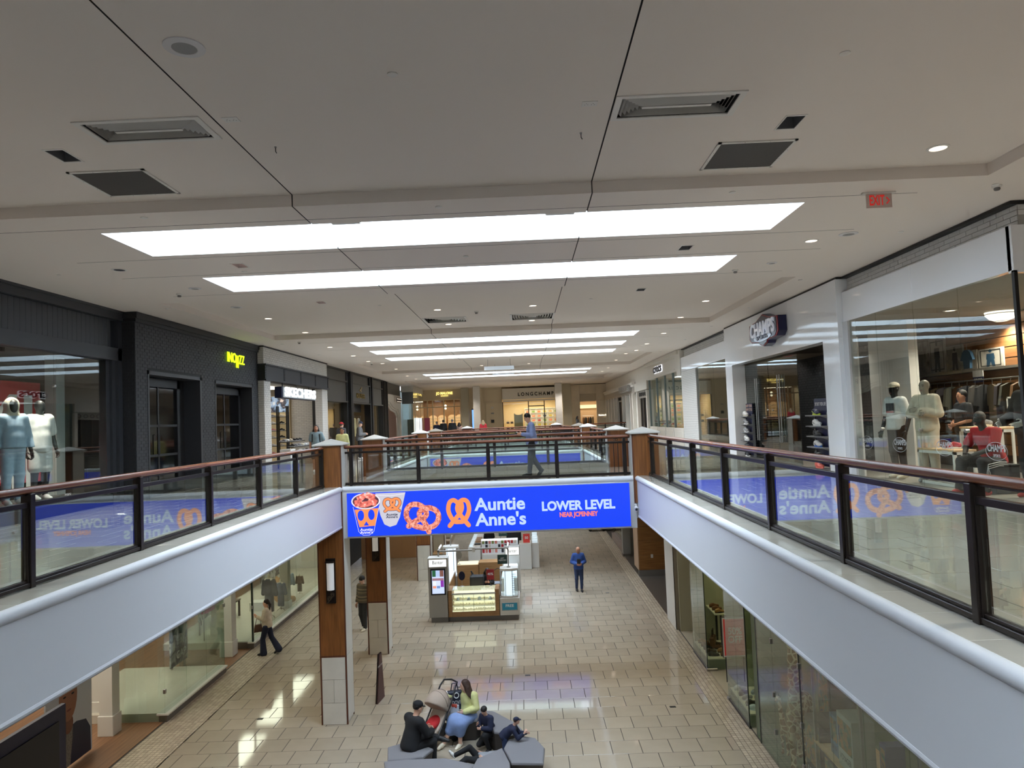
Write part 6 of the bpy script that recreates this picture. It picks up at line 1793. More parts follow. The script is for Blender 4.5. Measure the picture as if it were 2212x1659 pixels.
base_box('platform', SHT, -11.6, XL - .01, 17.32, 20.68, ZF, ZP)
base_box('platform', SHT, -11.6, XL - .01, 22.86, 34.4, ZF, ZP)
base_box('floor_denim_shop', wood('shop_wood_floor', (120, 84, 56), (150, 108, 76), 'Y', 4, .4), -13, -8.8, 8, 34.5, ZF - .01, ZF + .004)
base_box('wall_denim_shop', WT, -13, -12.9, 8, 34.5, ZF, -.86)
base_box('wall_denim_end', WT, -13, -8.8, 34.5, 34.6, ZF, -.86)
for i, (x, y, w_) in enumerate([(-10.55, 17.75, .5), (-9.75, 16.75, .3), (-9.25, 22.2, .34), (-9.1, 27.0, .30), (-10.2, 24.0, .5)]):
 c = thing('shop_column', ['wide white column inside the denim shop behind the lower poster', 'slim white column with trim by the denim shop entrance', 'white column beside the pink garments', 'square beige post between the dress forms', 'white square column behind the denim poster wall'][i], 'column', (x, y, ZF))
 MB().box(-w_ / 2, w_ / 2, -w_ / 2, w_ / 2, .0, 4.39).build('shaft', WT if i != 3 else M('post_beige', (190, 182, 164), .5), c)
 MB().cbox(-w_ / 2 - .03, w_ / 2 + .03, -w_ / 2 - .03, w_ / 2 + .03, 0, .45, .01).build('base_board', WT, c)
for y0, y1 in ((12, 17), (18, 21), (23.5, 27), (28, 33)):
 al = thing('shop_ceiling_lamp', 'bright white ceiling lamp panel inside the denim shop', 'ceiling light', (-10.3, (y0 + y1) / 2, -.88), group='denim shop lamps')
 MB().box(-.4, .4, (y0 - y1) / 2, (y1 - y0) / 2, -.02, .0).build('diffuser', lamp_mat('denim_strip', (255, 246, 228), 7.0), al)
# posters
def lposter(x, y0, y1, z0, z1, mat, lab, txt=None):
 p = thing('window_poster', lab, 'poster', (x, (y0 + y1) / 2, z0))
 MB().box(-.02, .02, (y0 - y1) / 2, (y1 - y0) / 2, 0, z1 - z0).build('print', mat, p)
 MB().box(-.04, .0, (y0 - y1) / 2 + .1, (y0 - y1) / 2 + .16, ZF + .01 - z0, 0).build('leg', STEEL, p); MB().box(-.04, .0, (y1 - y0) / 2 - .16, (y1 - y0) / 2 - .1, ZF + .01 - z0, 0).build('leg', STEEL, p)
 if txt: text(txt, (x + .025, (y0 + y1) / 2 + .1, z0 + .25), EASTW, .3, M('decal_white'), p, bold=.005, ext=.001)
 return p
p = lposter(-10.1, 20.3, 21.3, -5.0, -2.6, photo('denim_print', [(206, 206, 206), (70, 74, 84), (180, 182, 184), (40, 42, 48)], 2.4, seed=3), 'tall black and white denim poster with GAP letters', 'GAP')
# portrait poster
p = thing('portrait_poster', 'large portrait poster of a dark-haired man in a navy jacket', 'poster', (-9.62, 15.2, -5.2))
MB().box(-.03, .0, -.85, .66, 0, 2.6).build('board', M('poster_pale', (196, 200, 204), .5), p)
def pface(nm, pts, mat, d):
 m = MB(); m.add([(d, a, b) for a, b in pts], [tuple(range(len(pts)))]); m.build(nm, mat, p)
def el2(cy, cz, ry, rz, n=20): return [(cy + ry * math.cos(2 * math.pi * k / n), cz + rz * math.sin(2 * math.pi * k / n)) for k in range(n)]
pface('printed_jacket', [(-.85, 0), (.62, 0), (.6, .5), (.45, .72), (.12, .8), (-.25, .75), (-.85, .6)], M('print_jacket', (40, 46, 66), .5), .002)
pface('printed_shirt', [(-.3, 0), (-.1, 0), (-.02, .5), (.0, .8), (-.2, .85)], M('print_pattern', (120, 116, 108), .5, noise=(30, .5)), .003)
pface('printed_neck', el2(-.15, .85, .16, .2), M('print_skin_dark', (120, 76, 54), .5), .004)
pface('printed_face', el2(-.15, 1.4, .30, .50), M('print_skin', (156, 104, 76), .5), .005)
pface('printed_hair', [(-.45, 1.6), (-.42, 1.95), (-.15, 2.08), (.14, 2.0), (.19, 1.72), (.12, 1.62), (-.1, 1.72), (-.3, 1.7)], M('print_hair', (34, 26, 24), .6), .006)
for cy in (-.27, .0):
 pface('printed_eye', el2(cy, 1.42, .05, .02, 12), M('print_hair'), .007)
 pface('printed_brow', [(cy - .07, 1.5), (cy + .07, 1.5), (cy + .06, 1.53), (cy - .06, 1.53)], M('print_hair'), .007)
pface('printed_mouth', el2(-.13, 1.12, .08, .022, 12), M('print_lip', (120, 60, 52), .5), .007)
# navy framed panel next to the entrance
t = thing('navy_framed_panel', 'dark navy framed black panel by the denim shop entrance', 'sign', (-8.66, 11.6, ZF))
MB().box(-.08, .0, -2.4, 1.88, .0, 1.9).build('frame', M('navy_gloss', (12, 16, 52), .45), t)
MB().box(.0, .02, -2.2, 1.66, .0, 1.66).build('panel', M('panel_black', (5, 5, 10), .5), t)
# dress forms and giant teddy bear
def dress_form(x, y, s, top, bot, lab):
 f_ = thing('dress_form', lab, 'mannequin', (x, y, ZP), random.uniform(-.4, .4)); f_.scale = (s, s, s)
 m = MB().cyl((0, 0, .05), (0, 0, .62), .012, n=8)
 for k in range(3):
  a = 2 * math.pi * k / 3
  m.tube([(0, 0, .12), (.12 * math.cos(a), .12 * math.sin(a), .09), (.2 * math.cos(a), .2 * math.sin(a), .02)], .009, 5)
 m.build('stand', M('stand_bronze', (90, 70, 50), .4, metal=.5), f_)
 sdf_obj('torso', [('e', (0, 0, 1.05), (.15, .1, .2), None, .05), ('e', (0, 0, .8), (.15, .11, .12), None, .08), ('c', (-.12, 0, 1.18), (.12, 0, 1.18), .06, .06, .05), ('c', (0, 0, 1.2), (0, 0, 1.34), .05, .045, .03)], .025, M('form_cream', (216, 204, 180), .6), f_)
 sdf_obj('top_garment', [('e', (0, 0, 1.03), (.16, .11, .22), None, .05), ('c', (-.17, 0, 1.16), (-.24, .02, .75), .055, .05, .03), ('c', (.17, 0, 1.16), (.24, .02, .75), .055, .05, .03), ('e', (0, 0, .82), (.17, .12, .14), None, .06)], .025, top, f_, level=.02, cut=[((0, 0, 1.24), (0, 0, 1)), ((0, 0, .68), (0, 0, -1))])
 if bot is not None:
  sdf_obj('lower_garment', [('c', (-.07, 0, .75), (-.08, 0, .2), .085, .075, .03), ('c', (.07, 0, .75), (.08, 0, .2), .085, .075, .03)], .025, bot, f_, cut=[((0, 0, .2), (0, 0, -1)), ((0, 0, .8), (0, 0, 1))])
DEN = M('denim_dark', (44, 50, 62), .85, noise=(40, .12)); DENL = M('denim_light', (150, 168, 184), .85, noise=(30, .15)); DENM = M('denim_mid', (84, 100, 122), .85, noise=(30, .15)); BRN = M('brown_knit', (86, 66, 48), .9, noise=(30, .15))
dress_form(-9.2, 25.6, 1.1, DEN, DEN, 'dress form in dark jacket and trousers beside the teddy bear')
dress_form(-9.12, 26.55, .82, DENM, DENM, 'dress form in long denim dress before the beige post')
dress_form(-9.3, 28.0, .86, DENL, None, 'dress form in pale denim jacket past the beige post')
dress_form(-9.2, 29.0, .6, BRN, BRN, 'small dress form in brown knitted outfit')
TED = M('teddy_fur', (192, 148, 96), .95, noise=(25, .12), bump=(90, .6))
tb = thing('teddy_bear', 'giant tan teddy bear sitting among dress forms in the shop window', 'teddy bear', (-9.62, 27.75, ZP), -.9); tb.scale = (.7, .7, .7)
sdf_obj('body', [('e', (0, 0, .45), (.34, .28, .42), None, .1), ('e', (0, .02, 1.08), (.30, .27, .27), None, .08), ('e', (-.22, 0, 1.32), (.09, .06, .09), None, .03), ('e', (.22, 0, 1.32), (.09, .06, .09), None, .03),
    ('c', (-.3, .05, .75), (-.42, .22, .35), .13, .12, .05), ('c', (.3, .05, .75), (.42, .22, .35), .13, .12, .05), ('c', (-.2, .1, .18), (-.36, .65, .16), .17, .17, .06), ('c', (.2, .1, .18), (.36, .65, .16), .17, .17, .06), ('e', (0, .26, 1.0), (.13, .1, .1), None, .04)], .035, TED, tb)
MB().lathe([(0, -.03), (.035, 0), (0, .03)], (0, .36, 1.05), n=10).build('nose', BLACK, tb, smooth=True)
for s in (-1, 1): MB().lathe([(0, -.025), (.025, 0), (0, .025)], (s * .1, .27, 1.16), n=8).build('eye', BLACK, tb, smooth=True)
base_box('white_box_plinth', WT, -10.3, -9.6, 26.6, 27.1, ZP, ZP + .3)
gr = thing('garment_rail', 'garment rail of pink clothes in the denim shop entrance', 'clothes rail', (-10.4, 23.1, ZF))
MB().cyl((0, 0, 1.9), (0, .9, 1.9), .014, n=8).build('rail', STEEL, gr)
for yy in (0, .9): MB().cyl((0, yy, 0), (0, yy, 1.9), .016, n=8).build('upright', STEEL, gr)
PINK = M('magenta_cloth', (200, 42, 130), .8)
for k in range(5): hang_garment((-10.4, 23.2 + k * .16, ZF + 1.78), 1.1, PINK, 'magenta garment on the rail in the denim shop entrance', 'magenta garments', h=.75, w_=.34)
tw = thing('low_table', 'low dark wood table with folded clothes inside the denim shop', 'table', (-10.9, 25.5, ZP))
MB().cbox(-.5, .5, -.6, .6, .55, .6, .01).build('top', M('table_dark', (80, 56, 40), .4), tw)
for x in (-.45, .45):
 for y in (-.55, .55): MB().box(x - .03, x + .03, y - .03, y + .03, 0, .55).build('leg', M('table_dark'), tw)
lposter(-10.8, 23.6, 25.3, -4.6, -2.7, photo('denim_print2', [(196, 200, 206), (96, 110, 130), (206, 206, 204), (60, 66, 80)], 2.0, seed=6), 'wide grey denim poster wall inside the second window')
lposter(-11.2, 30.2, 32.4, -4.9, -2.4, photo('denim_print3', [(120, 116, 112), (196, 196, 196), (60, 60, 62), (170, 160, 150)], 2.6, seed=7), 'tall crowd photo poster behind the pale denim dress form')
# ---- right side: shoe shop windows
XR = 4.53
GRN = M('display_olive', (150, 150, 124), .6)
CRM = M('display_cream', (222, 212, 184), .5)
t = thing('shoe_window_front', 'glass shoe shop front on the lower floor with lit cream platforms', 'shop front', (XR, 18, ZF))
panes(t, 'y', XR, [19.47, 20.27, 21.07], ZF + .04, -.86, LGL); panes(t, 'x', 19.47, [XR, XR + 1.0], ZF + .04, -.86, LGL)
panes(t, 'y', XR, [15.9, 16.7, 17.51], ZF + .04, -.86, LGL); panes(t, 'x', 15.9, [XR, XR + .6], ZF + .04, -.86, LGL); panes(t, 'x', 17.51, [XR, XR + .8], ZF + .04, -.86, LGL)
panes(t, 'y', XR + .9, [17.55, 18.5, 19.45], ZF + .04, -.86, LGL)
for (a, b) in ((19.47, 21.07), (15.9, 17.51)):
 MB().box(XR - .01, XR + .03, a, b, ZF, ZF + .05).build('bottom_channel', M('channel_dark', (36, 36, 34), .4), t, world=True)
 MB().box(XR + .05, XR + 1.0, a + .05, b - .02, ZF, ZF + .26).build('platform', GRN, t, world=True)
 MB().box(XR + .04, XR + 1.02, a + .04, b - .01, ZF + .26, ZF + .29).build('platform_top', CRM, t, world=True)
for y in (19.47, 15.9):
 MB().box(XR - .01, XR + .01, y - .015, y + .015, ZF + .04, -.86).build('dark_glass_edge', M('edge_green'), t, world=True)
MB().cbox(XR - .03, XR + .25, 19.42, 19.52, ZF, ZF + .07, .01).build('floor_clip', STEEL, t, world=True)
MB().cbox(XR - .03, XR + .12, 17.46, 17.56, ZF, ZF + .07, .01).build('floor_clip', STEEL, t, world=True)
MB().box(XR + .9, XR + .93, 18.1, 18.16, -4.3, -4.1).build('door_pull', GOLD, t, world=True)
room('shoe_window', XR + .05, 9.5, 15.6, 23.0, ZF, -.87, M('shoe_wall_cream', (176, 172, 146), .6), M('shoe_floor', (170, 160, 140), .3), SOFF, '-x')
base_box('wall_shoe_divider', M('shoe_wall_cream'), XR + .05, 9.5, 21.1, 21.2, ZF, -.87)
for y in (16.6, 18.5, 20.3):
 al = thing('shop_ceiling_lamp', 'warm ceiling lamp inside the lower shoe shop', 'ceiling light', (5.7, y, -.89), group='lower shoe shop lamps')
 MB().box(-.4, .4, -.5, .5, -.02, 0).build('diffuser', lamp_mat('shoe_strip', (255, 236, 196), 6.0), al)
rr = random.Random(12)
for k in range(9):
 c = rr.choice(['brown', 'dkbrown', 'tan', 'black', 'brown'])
 shoe((XR + .22 + (k % 2) * .32, 19.75 + (k // 2) * .28, ZF + .29), -1.4 + rr.uniform(-.5, .5), c, 'black', 'brown leather shoe on the cream platform farther from the toy shop', 'shoes on the far platform', 'dkbrown', s=1.1)
for k in range(9):
 c = rr.choice(['grey', 'white', 'black', 'dkbrown', 'cream'])
 shoe((XR + .2 + (k % 2) * .3, 16.15 + (k // 2) * .29, ZF + .29), -1.4 + rr.uniform(-.5, .5), c, 'black' if c in ('black', 'dkbrown') else 'white', 'pale or black shoe on the cream platform nearer the toy shop', 'shoes on the near platform', 'grey', s=1.1)
sh = thing('upper_shoe_shelf', 'narrow upper shelf of tan shoes beside the 50% sign', 'shelf', (5.1, 20.6, ZF))
MB().box(-.15, .15, -.5, .5, 1.25, 1.28).build('board', CRM, sh)
for y in (-.48, .0, .48): MB().box(.1, .15, y - .012, y + .012, .29, 1.25).build('leg', BLACK, sh)
for k in range(3): shoe((5.1, 20.25 + k * .3, ZF + 1.28), -1.3, 'tan' if k < 1 else 'brown', 'black', 'tan shoe on the narrow upper shelf beside the 50% sign', 'shoes on the upper shelf', s=1.1)
sh = thing('middle_shoe_shelf', 'cream shelf of dark sandals in the nearer shoe window', 'shelf', (5.35, 16.8, ZF))
MB().box(-.2, .2, -.6, .6, .75, .78).build('board', CRM, sh)
for y in (-.55, .55): MB().box(.1, .15, y - .02, y + .02, .29, .75).build('leg', GRN, sh)
for k in range(3): shoe((5.35, 16.4 + k * .36, ZF + .78), -1.3, 'navy' if k else 'black', 'white', 'dark shoe on the cream shelf in the nearer shoe window', 'shoes on the cream shelf', s=1.1)
hb = thing('handbag', 'brown leather bag standing on the far shoe platform', 'handbag', (4.95, 20.5, ZF + .29), 1.2)
MB().cbox(-.2, .2, -.07, .07, 0, .3, .03).build('body', SH['brown'], hb); MB().tube([(-.12, 0, .28), (-.1, 0, .48), (.1, 0, .48), (.12, 0, .28)], .014, 6).build('handle', SH['dkbrown'], hb)
sg = thing('sale_sign', 'framed red 50% OFF sign standing in the shoe shop entrance', 'sign', (5.02, 18.6, ZF))
MB().cbox(-.30, .30, -.02, .02, .62, 1.62, .004).build('frame', BLACK, sg)
MB().box(-.285, .285, -.026, -.02, .635, 1.605).build('mat', M('card_white'), sg)
MB().box(-.255, .255, -.03, -.026, .67, 1.57).build('red_print', M('sale_red', (186, 52, 46), .5, emit=(186, 52, 46), es=.12), sg)
text('50%\nOFF', (5.04, 18.6 - .034, ZF + 1.16), FRONT, .24, M('decal_white'), sg, bold=.004, ext=.0005, lines=.85, width=.36)
for x in (-.22, .22): MB().cyl((x, .02, 0), (x, .02, .65), .014, n=8).build('leg', BLACK, sg)
# columns and wood wall farther back on the right
c = thing('square_column', 'white and taupe square column on the lower floor past the shoe window', 'column', (4.48, 23.2, ZF))
MB().box(0, .02, 0, 1.4, 0, 4.4).build('side_face', M('column_white_face', (206, 202, 196), .5), c)
MB().box(.0, .52, 0, .02, 0, 4.4).build('front_face', M('column_taupe', (150, 142, 126), .6), c)
MB().box(.02, .52, .02, 1.4, 0, 4.4).build('core', M('column_taupe'), c)
WPL = wood('oak_plank', (120, 78, 36), (156, 106, 58), 'X', 5, .45)
w_ = thing('plank_wall', 'brown horizontal wood plank wall of the lower shop with socket', 'wall panel', (4.56, 30.95, ZF))
for k in range(7):
 MB().cbox(0, 3, 0, .1, .25 + k * .6 + .003, .25 + (k + 1) * .6 - .003, .004).build('plank', WPL, w_)
MB().box(-.02, 3, -.01, .12, 0, .25).build('skirting', M('skirting_grey', (110, 104, 98), .5), w_)
MB().box(-.03, .0, 0, 1.2, .25, 4.4).build('corner_trim', M('corner_tan', (176, 146, 120), .5), w_)
MB().cbox(.5, .6, -.01, .0, .75, .9, .003).build('socket', M('card_white'), w_)
base_box('floor_dark_recess', M('dark_lino', (84, 78, 72), .3), 4.53, 8, 24.6, 31, ZF - .01, ZF + .003)
base_box('wall_recess_back', M('recess_wall', (110, 104, 96), .6), 7.6, 7.7, 23, 31, ZF, -.87)
for i, (x0, x1, y, m_) in enumerate([(4.48, 4.85, 35.4, M('steel_column', (150, 148, 142), .4)), (4.95, 5.1, 34.6, WPL), (4.7, 4.95, 40.6, BLACK)]):
 c = thing('shop_pier', ['grey pier of the shop past the plank wall', 'narrow wood pier behind the grey pier', 'black pier at the far lower shop'][i], 'column', ((x0 + x1) / 2, y, ZF))
 MB().box((x0 - x1) / 2, (x1 - x0) / 2, 0, .4, .12, 4.4).build('shaft', m_, c)
 MB().box((x0 - x1) / 2 - .02, (x1 - x0) / 2 + .02, -.02, .42, 0, .12).build('base', M('skirting_grey'), c)
t = thing('far_glass_front', 'glass front on grey sill between the far lower piers', 'shop front', (4.6, 38, ZF))
MB().box(4.55, 4.8, 35.8, 40.6, ZF, ZF + .35).build('sill', M('sill_mauve', (140, 124, 116), .5), t, world=True)
panes(t, 'y', 4.7, [35.8, 38.2, 40.6], ZF + .35, -.9, LGL)
panes(t, 'y', 4.9, [31.9, 33.2, 34.6], ZF + .05, -.9, LGL)
base_box('wall_far_right_shops', M('recess_wall2', (150, 140, 124), .6), 7.5, 7.6, 31, 58, ZF, -.87)
base_box('floor_far_right', M('dark_lino'), 4.53, 7.6, 31.05, 58, ZF - .01, ZF + .002)
ct = thing('wheeled_cabinet', 'tan wheeled cabinet with dark side on the far lower floor', 'cart', (4.1, 43.6, ZF))
MB().cbox(-.55, .35, -.3, .3, .2, 1.3, .01).build('body', M('cart_tan', (130, 104, 56), .5), ct); MB().cbox(.35, .75, -.28, .28, .1, 1.3, .01).build('dark_side', BLACK, ct)
for x in (-.5, .3):
 for y in (-.25, .25): MB().cyl((x, y - .02, .1), (x, y + .02, .1), .1, n=12).build('wheel', BLACK, ct)
# ---- toy shop
t = thing('toy_shop_front', 'frameless glass toy shop front with giraffe and boxed toys', 'shop front', (XR, 12.5, ZF))
panes(t, 'y', XR, [7.5, 9.16, 10.38, 11.5, 12.77, 14.18, 15.14], ZF + .03, -.86, LGL)
panes(t, 'x', 15.14, [XR, XR + .9], ZF + .03, -.86, LGL)
for y in (12.77, 15.14):
 MB().box(XR - .012, XR + .012, y - .012, y + .012, ZF + .03, -.86).build('dark_glass_edge', M('edge_green'), t, world=True)
for y in (12.77, 14.18):
 for z in (-2.9, -3.9, -4.6): MB().cbox(XR - .03, XR + .03, y - .025, y + .025, z - .05, z + .05, .006).build('glass_clip', STEEL, t, world=True)
room('toys', XR + .05, 9.5, 7, 15.55, ZF, -.87, M('toy_wall', (150, 156, 132), .6), M('toy_floor', (96, 110, 84), .4), SOFF, '-x')
for y in (9, 12, 14.3):
 al = thing('shop_ceiling_lamp', 'ceiling lamp inside the toy shop', 'ceiling light', (6.2, y, -.89), group='toy shop lamps')
 MB().box(-.5, .5, -.6, .6, -.02, 0).build('diffuser', lamp_mat('toy_strip', (255, 240, 206), 3.0), al)
# giraffe fur: pale lines around brown patches
gm_ = M('giraffe_fur', (206, 186, 146), .9)
nt = gm_.node_tree; b_ = nt.nodes['Principled BSDF']
tc = nt.nodes.new('ShaderNodeTexCoord'); vo = nt.nodes.new('ShaderNodeTexVoronoi'); vo.feature = 'DISTANCE_TO_EDGE'; vo.inputs['Scale'].default_value = 8
cr = nt.nodes.new('ShaderNodeValToRGB'); cr.color_ramp.interpolation = 'CONSTANT'; cr.color_ramp.elements[0].color = lin((216, 198, 160)); cr.color_ramp.elements[1].color = lin((142, 104, 62)); cr.color_ramp.elements[1].position = .09
nt.links.new(tc.outputs['Object'], vo.inputs['Vector']); nt.links.new(vo.outputs['Distance'], cr.inputs[0]); nt.links.new(cr.outputs[0], b_.inputs['Base Color'])
def giraffe(loc, rz, s, lab, vox):
 g = thing('plush_giraffe', lab, 'plush toy', loc, rz)
 P_ = lambda *a: tuple(v * s for v in a)
 pr = [('e', P_(0, 0, 1.15), P_(.22, .42, .24), None, .1 * s), ('c', P_(0, .32, 1.25), P_(0, .52, 2.15), .17 * s, .09 * s, .12 * s), ('c', P_(0, .52, 2.15), P_(0, .56, 2.6), .09 * s, .08 * s, .05 * s),
  ('e', P_(0, .66, 2.68), P_(.09, .17, .1), None, .05 * s), ('e', P_(0, .82, 2.62), P_(.06, .1, .06), None, .04 * s)]
 for x in (-.13, .13):
  for y in (-.3, .28):
   pr += [('c', P_(x, y, 1.05), P_(x, y + .02, .55), .1 * s, .065 * s, .06 * s), ('c', P_(x, y + .02, .55), P_(x, y, .1), .065 * s, .05 * s, .04 * s), ('e', P_(x, y + .03, .06), P_(.07, .09, .06), None, .03 * s)]
 sdf_obj('body', pr, vox, gm_, g)
 sdf_obj('ears_and_horns', [('c', P_(-.06, .6, 2.76), P_(-.07, .6, 2.88), .018 * s, .022 * s, 0), ('c', P_(.06, .6, 2.76), P_(.07, .6, 2.88), .018 * s, .022 * s, 0), ('c', P_(-.09, .6, 2.72), P_(-.18, .58, 2.76), .03 * s, .02 * s, 0), ('c', P_(.09, .6, 2.72), P_(.18, .58, 2.76), .03 * s, .02 * s, 0)], vox * .7, M('giraffe_pale', (216, 204, 180), .9), g)
 for x in (-.075, .075): MB().lathe([(0, -.02 * s), (.02 * s, 0), (0, .02 * s)], P_(x, .74, 2.72), n=8).build('eye', BLACK, g)
 MB().tube([P_(0, -.42, 1.2), P_(0, -.5, .95), P_(0, -.5, .75)], .02 * s, 6).build('tail', gm_, g)
giraffe((5.05, 14.25, ZF), 2.6, .98, 'tall plush giraffe standing behind the toy shop glass', .035)
giraffe((4.95, 14.75, ZF), 2.2, .42, 'small plush giraffe beside the tall one behind glass', .02)
# toy shelving and boxes
tsf = thing('toy_shelf', 'shelf unit of boxed toys behind the toy shop glass', 'shelf', (5.3, 12.2, ZF))
for z in (.45, .95, 2.35):
 MB().cbox(-.45, .45, -.95, .95, z - .03, z, .005).build('shelf_board', OAKT, tsf)
for x in (-.42, .42):
 for y in (-.92, .92): MB().box(x - .02, x + .02, y - .02, y + .02, 0, 2.6).build('upright', STEEL, tsf)
def toybox(x, y, z, w_, d, h, c, lab, txt=None, tc=(230, 230, 230), rz=0):
 b = thing('toy_box', lab, 'toy box', (x, y, z), rz)
 MB().cbox(-w_ / 2, w_ / 2, -d / 2, d / 2, 0, h, .004).build('carton', M('carton_%d_%d_%d' % c, c, .4), b)
 MB().box(-w_ / 2 - .002, -w_ / 2, -d / 2 + .03, d / 2 - .03, h * .35, h * .9).build('picture', photo('toy_pic_%d' % (sum(c) % 7), [(30, 34, 40), (90, 110, 90), (170, 120, 70), (40, 60, 110)], 6, seed=sum(c) % 7), b)
 if txt: text(txt, (-w_ / 2 - .004, 0, h * .2), WESTW, h * .16, M('toytxt_%d' % sum(tc), tc, .5), b, ext=.0005, width=d * .75, world=False)
toybox(5.15, 12.55, ZF + .95, .36, .30, .66, (70, 110, 146), 'tall blue and white toy box on the upper board', 'VOYAGE', (30, 40, 70))
toybox(5.1, 12.0, ZF + .95, .36, .55, .86, (176, 180, 170), 'largest pale VOYAGER toy box on the upper board', 'VOYAGER', (30, 40, 70))
toybox(5.45, 11.55, ZF + .95, .3, .2, .6, (34, 46, 110), 'dark blue toy box behind the pale VOYAGER box')
toybox(5.1, 12.4, ZF + .45, .4, .9, .40, (40, 34, 28), 'wide dark toy box with red band on the lower board')
toybox(5.1, 11.6, ZF + .45, .4, .35, .42, (150, 120, 96), 'small tan toy box beside the dark box with red band')
toybox(5.15, 13.35, ZF, .5, .7, 1.2, (36, 36, 42), 'tall black toy carton with HYPER letters on the floor', 'HYPER', (226, 226, 230))
toybox(5.6, 13.9, ZF, .5, .5, 2.0, (26, 26, 32), 'stack-high black toy carton next to the giraffe')
toybox(5.5, 14.2, ZF + 2.0, .4, .4, .3, (196, 196, 192), 'white toy carton on top of the black cartons')
pl = thing('orange_plush', 'round orange plush toy under the toy shelf boards', 'plush toy', (5.0, 11.9, ZF))
sdf_obj('body', [('e', (0, 0, .17), (.2, .26, .2), None, .05), ('e', (0, .22, .14), (.1, .1, .1), None, .05)], .03, M('orange_plush', (214, 84, 44), .95, bump=(80, .5)), pl)
for s in (-1, 1): MB().lathe([(0, -.02), (.02, 0), (0, .02)], (s * .05, .31, .18), n=8).build('eye', BLACK, pl)
rr = random.Random(21)
base_box('wall_lower_right_near', M('toy_wall'), XR + .05, 9.5, -8, 7, ZF, -.87)
base_box('wall_lower_left_near', WT, -13, XL, -8, 8, ZF, -.87)
# ================================================================== KIOSKS AND LOWER FLOOR PIECES
KW = M('kiosk_pale', (206, 202, 196), .4); KWOOD = wood('kiosk_oak', (136, 98, 58), (162, 122, 78), 'X', 6, .45)
KST = M('kiosk_steel', (160, 156, 150), .35, metal=.5)
KGL = glass('kiosk_glass', (240, 246, 244), 1.45)
KGLOW = lamp_mat('kiosk_case_glow', (255, 246, 206), .85)
KCOOL = lamp_mat('kiosk_tower_glow', (206, 228, 250), 1.1)
Y0 = 24.95
# left tower with screen
t = thing('kiosk_tower', 'pale kiosk tower with lit Banter sign and product screen', 'kiosk', (-3.17, Y0, ZF))
MB().cbox(-.34, .33, 0, .42, .17, 2.15, .01).build('body', KST, t)
MB().box(-.28, .30, .03, .4, 0, .17).build('kick_plinth', M('kick_grey', (110, 106, 102), .5), t)
MB().cbox(-.35, .34, -.02, .44, 2.13, 2.18, .01).build('top_cap', KW, t)
MB().box(-.30, .29, -.012, 0, 1.88, 2.12).build('sign_box', lamp_mat('banter_sign', (246, 248, 244), .95), t)
text('Banter', (-3.17, Y0 - .016, ZF + 2.02), FRONT, .17, M('letter_grey', (60, 60, 60), .5), t, bold=.001, ext=.001, width=.37)
sc = MB().cbox(-.26, .25, -.015, .0, .93, 1.82, .005).build('screen_bezel', BLACK, t)
m = MB(); m.box(-.21, .20, -.019, -.015, .98, 1.76); m.build('display', lamp_mat('kiosk_display', (196, 210, 250), .8), t)
for (x0, x1, z0, z1, c) in ((-.20, -.08, 1.55, 1.76, (40, 90, 60)), (-.08, .06, 1.55, 1.76, (170, 190, 226)), (.06, .19, 1.55, 1.76, (120, 80, 70)), (-.20, .19, 1.42, 1.5, (150, 110, 120)), (-.19, -.07, 1.26, 1.40, (226, 230, 240)), (-.05, .06, 1.26, 1.40, (206, 214, 240)), (.08, .19, 1.2, 1.42, (130, 50, 160)), (-.19, -.07, 1.16, 1.24, (226, 150, 120)), (-.05, .06, 1.16, 1.24, (110, 140, 190))):
 MB().box(x0, x1, -.021, -.019, z0, z1).build('picture_tile', lamp_mat('pt_%d_%d_%d' % c, c, .8), t)
# centre counter
t = thing('jewellery_counter', 'oak framed lit glass jewellery counter at the kiosk front', 'counter', (-2.0, Y0, ZF))
MB().box(-.86, 1.5, .1, .72, 0, .17).build('kick_plinth', M('kick_grey'), t)
for a in ((-.88, -.72, .0, .75, .17, 1.06), (.74, .88, .0, .75, .17, 1.06), (-.72, .74, .0, .75, .17, .34)):
 MB().cbox(*a, .006).build('oak_panel', KWOOD, t)
MB().box(-.72, .74, .66, .72, .34, 1.04).build('lit_back', KGLOW, t)
MB().box(-.72, .74, .02, .66, .34, .36).build('case_floor', KGLOW, t)
MB().box(-.72, .74, .0, .012, .34, .92).build('front_glass', KGL, t)
MB().box(-.72, .74, .0, .7, 1.045, 1.06).build('top_glass', KGL, t)
MB().cbox(-.74, .76, -.01, .03, .92, .96, .004).build('steel_rail', KST, t)
for z, y in ((.5, .1), (.66, .25), (.82, .4)):
 MB().box(-.72, .74, y, .66, z - .02, z).build('glass_shelf', M('shelf_ivory', (236, 230, 206), .4, emit=(236, 230, 200), es=.25), t)
for k in range(5): MB().box(-.725 + k * .366, -.715 + k * .366, .0, .02, .34, .92).build('divider', KST, t)
rr = random.Random(2); m = MB()
for z, y in ((.36, .05), (.5, .14), (.66, .3)):
 for k in range(60):
  x = -.70 + k * .0236; h = rr.uniform(.05, .1)
  m.box(x, x + .014, y, y + .03, z, z + h)
m.build('jewellery_cards', M('jewel_cards', (226, 206, 150), .4, noise=(60, .3)), t)['kind'] = 'stuff'
for k in range(4):
 MB().lathe([(.07, 0), (.06, .04), (.03, .09), (0, .1)], (-.55 + k * .37, .3, .66), n=14).build('bust_stand', M('bust_ivory', (240, 236, 222), .4), t, smooth=True)
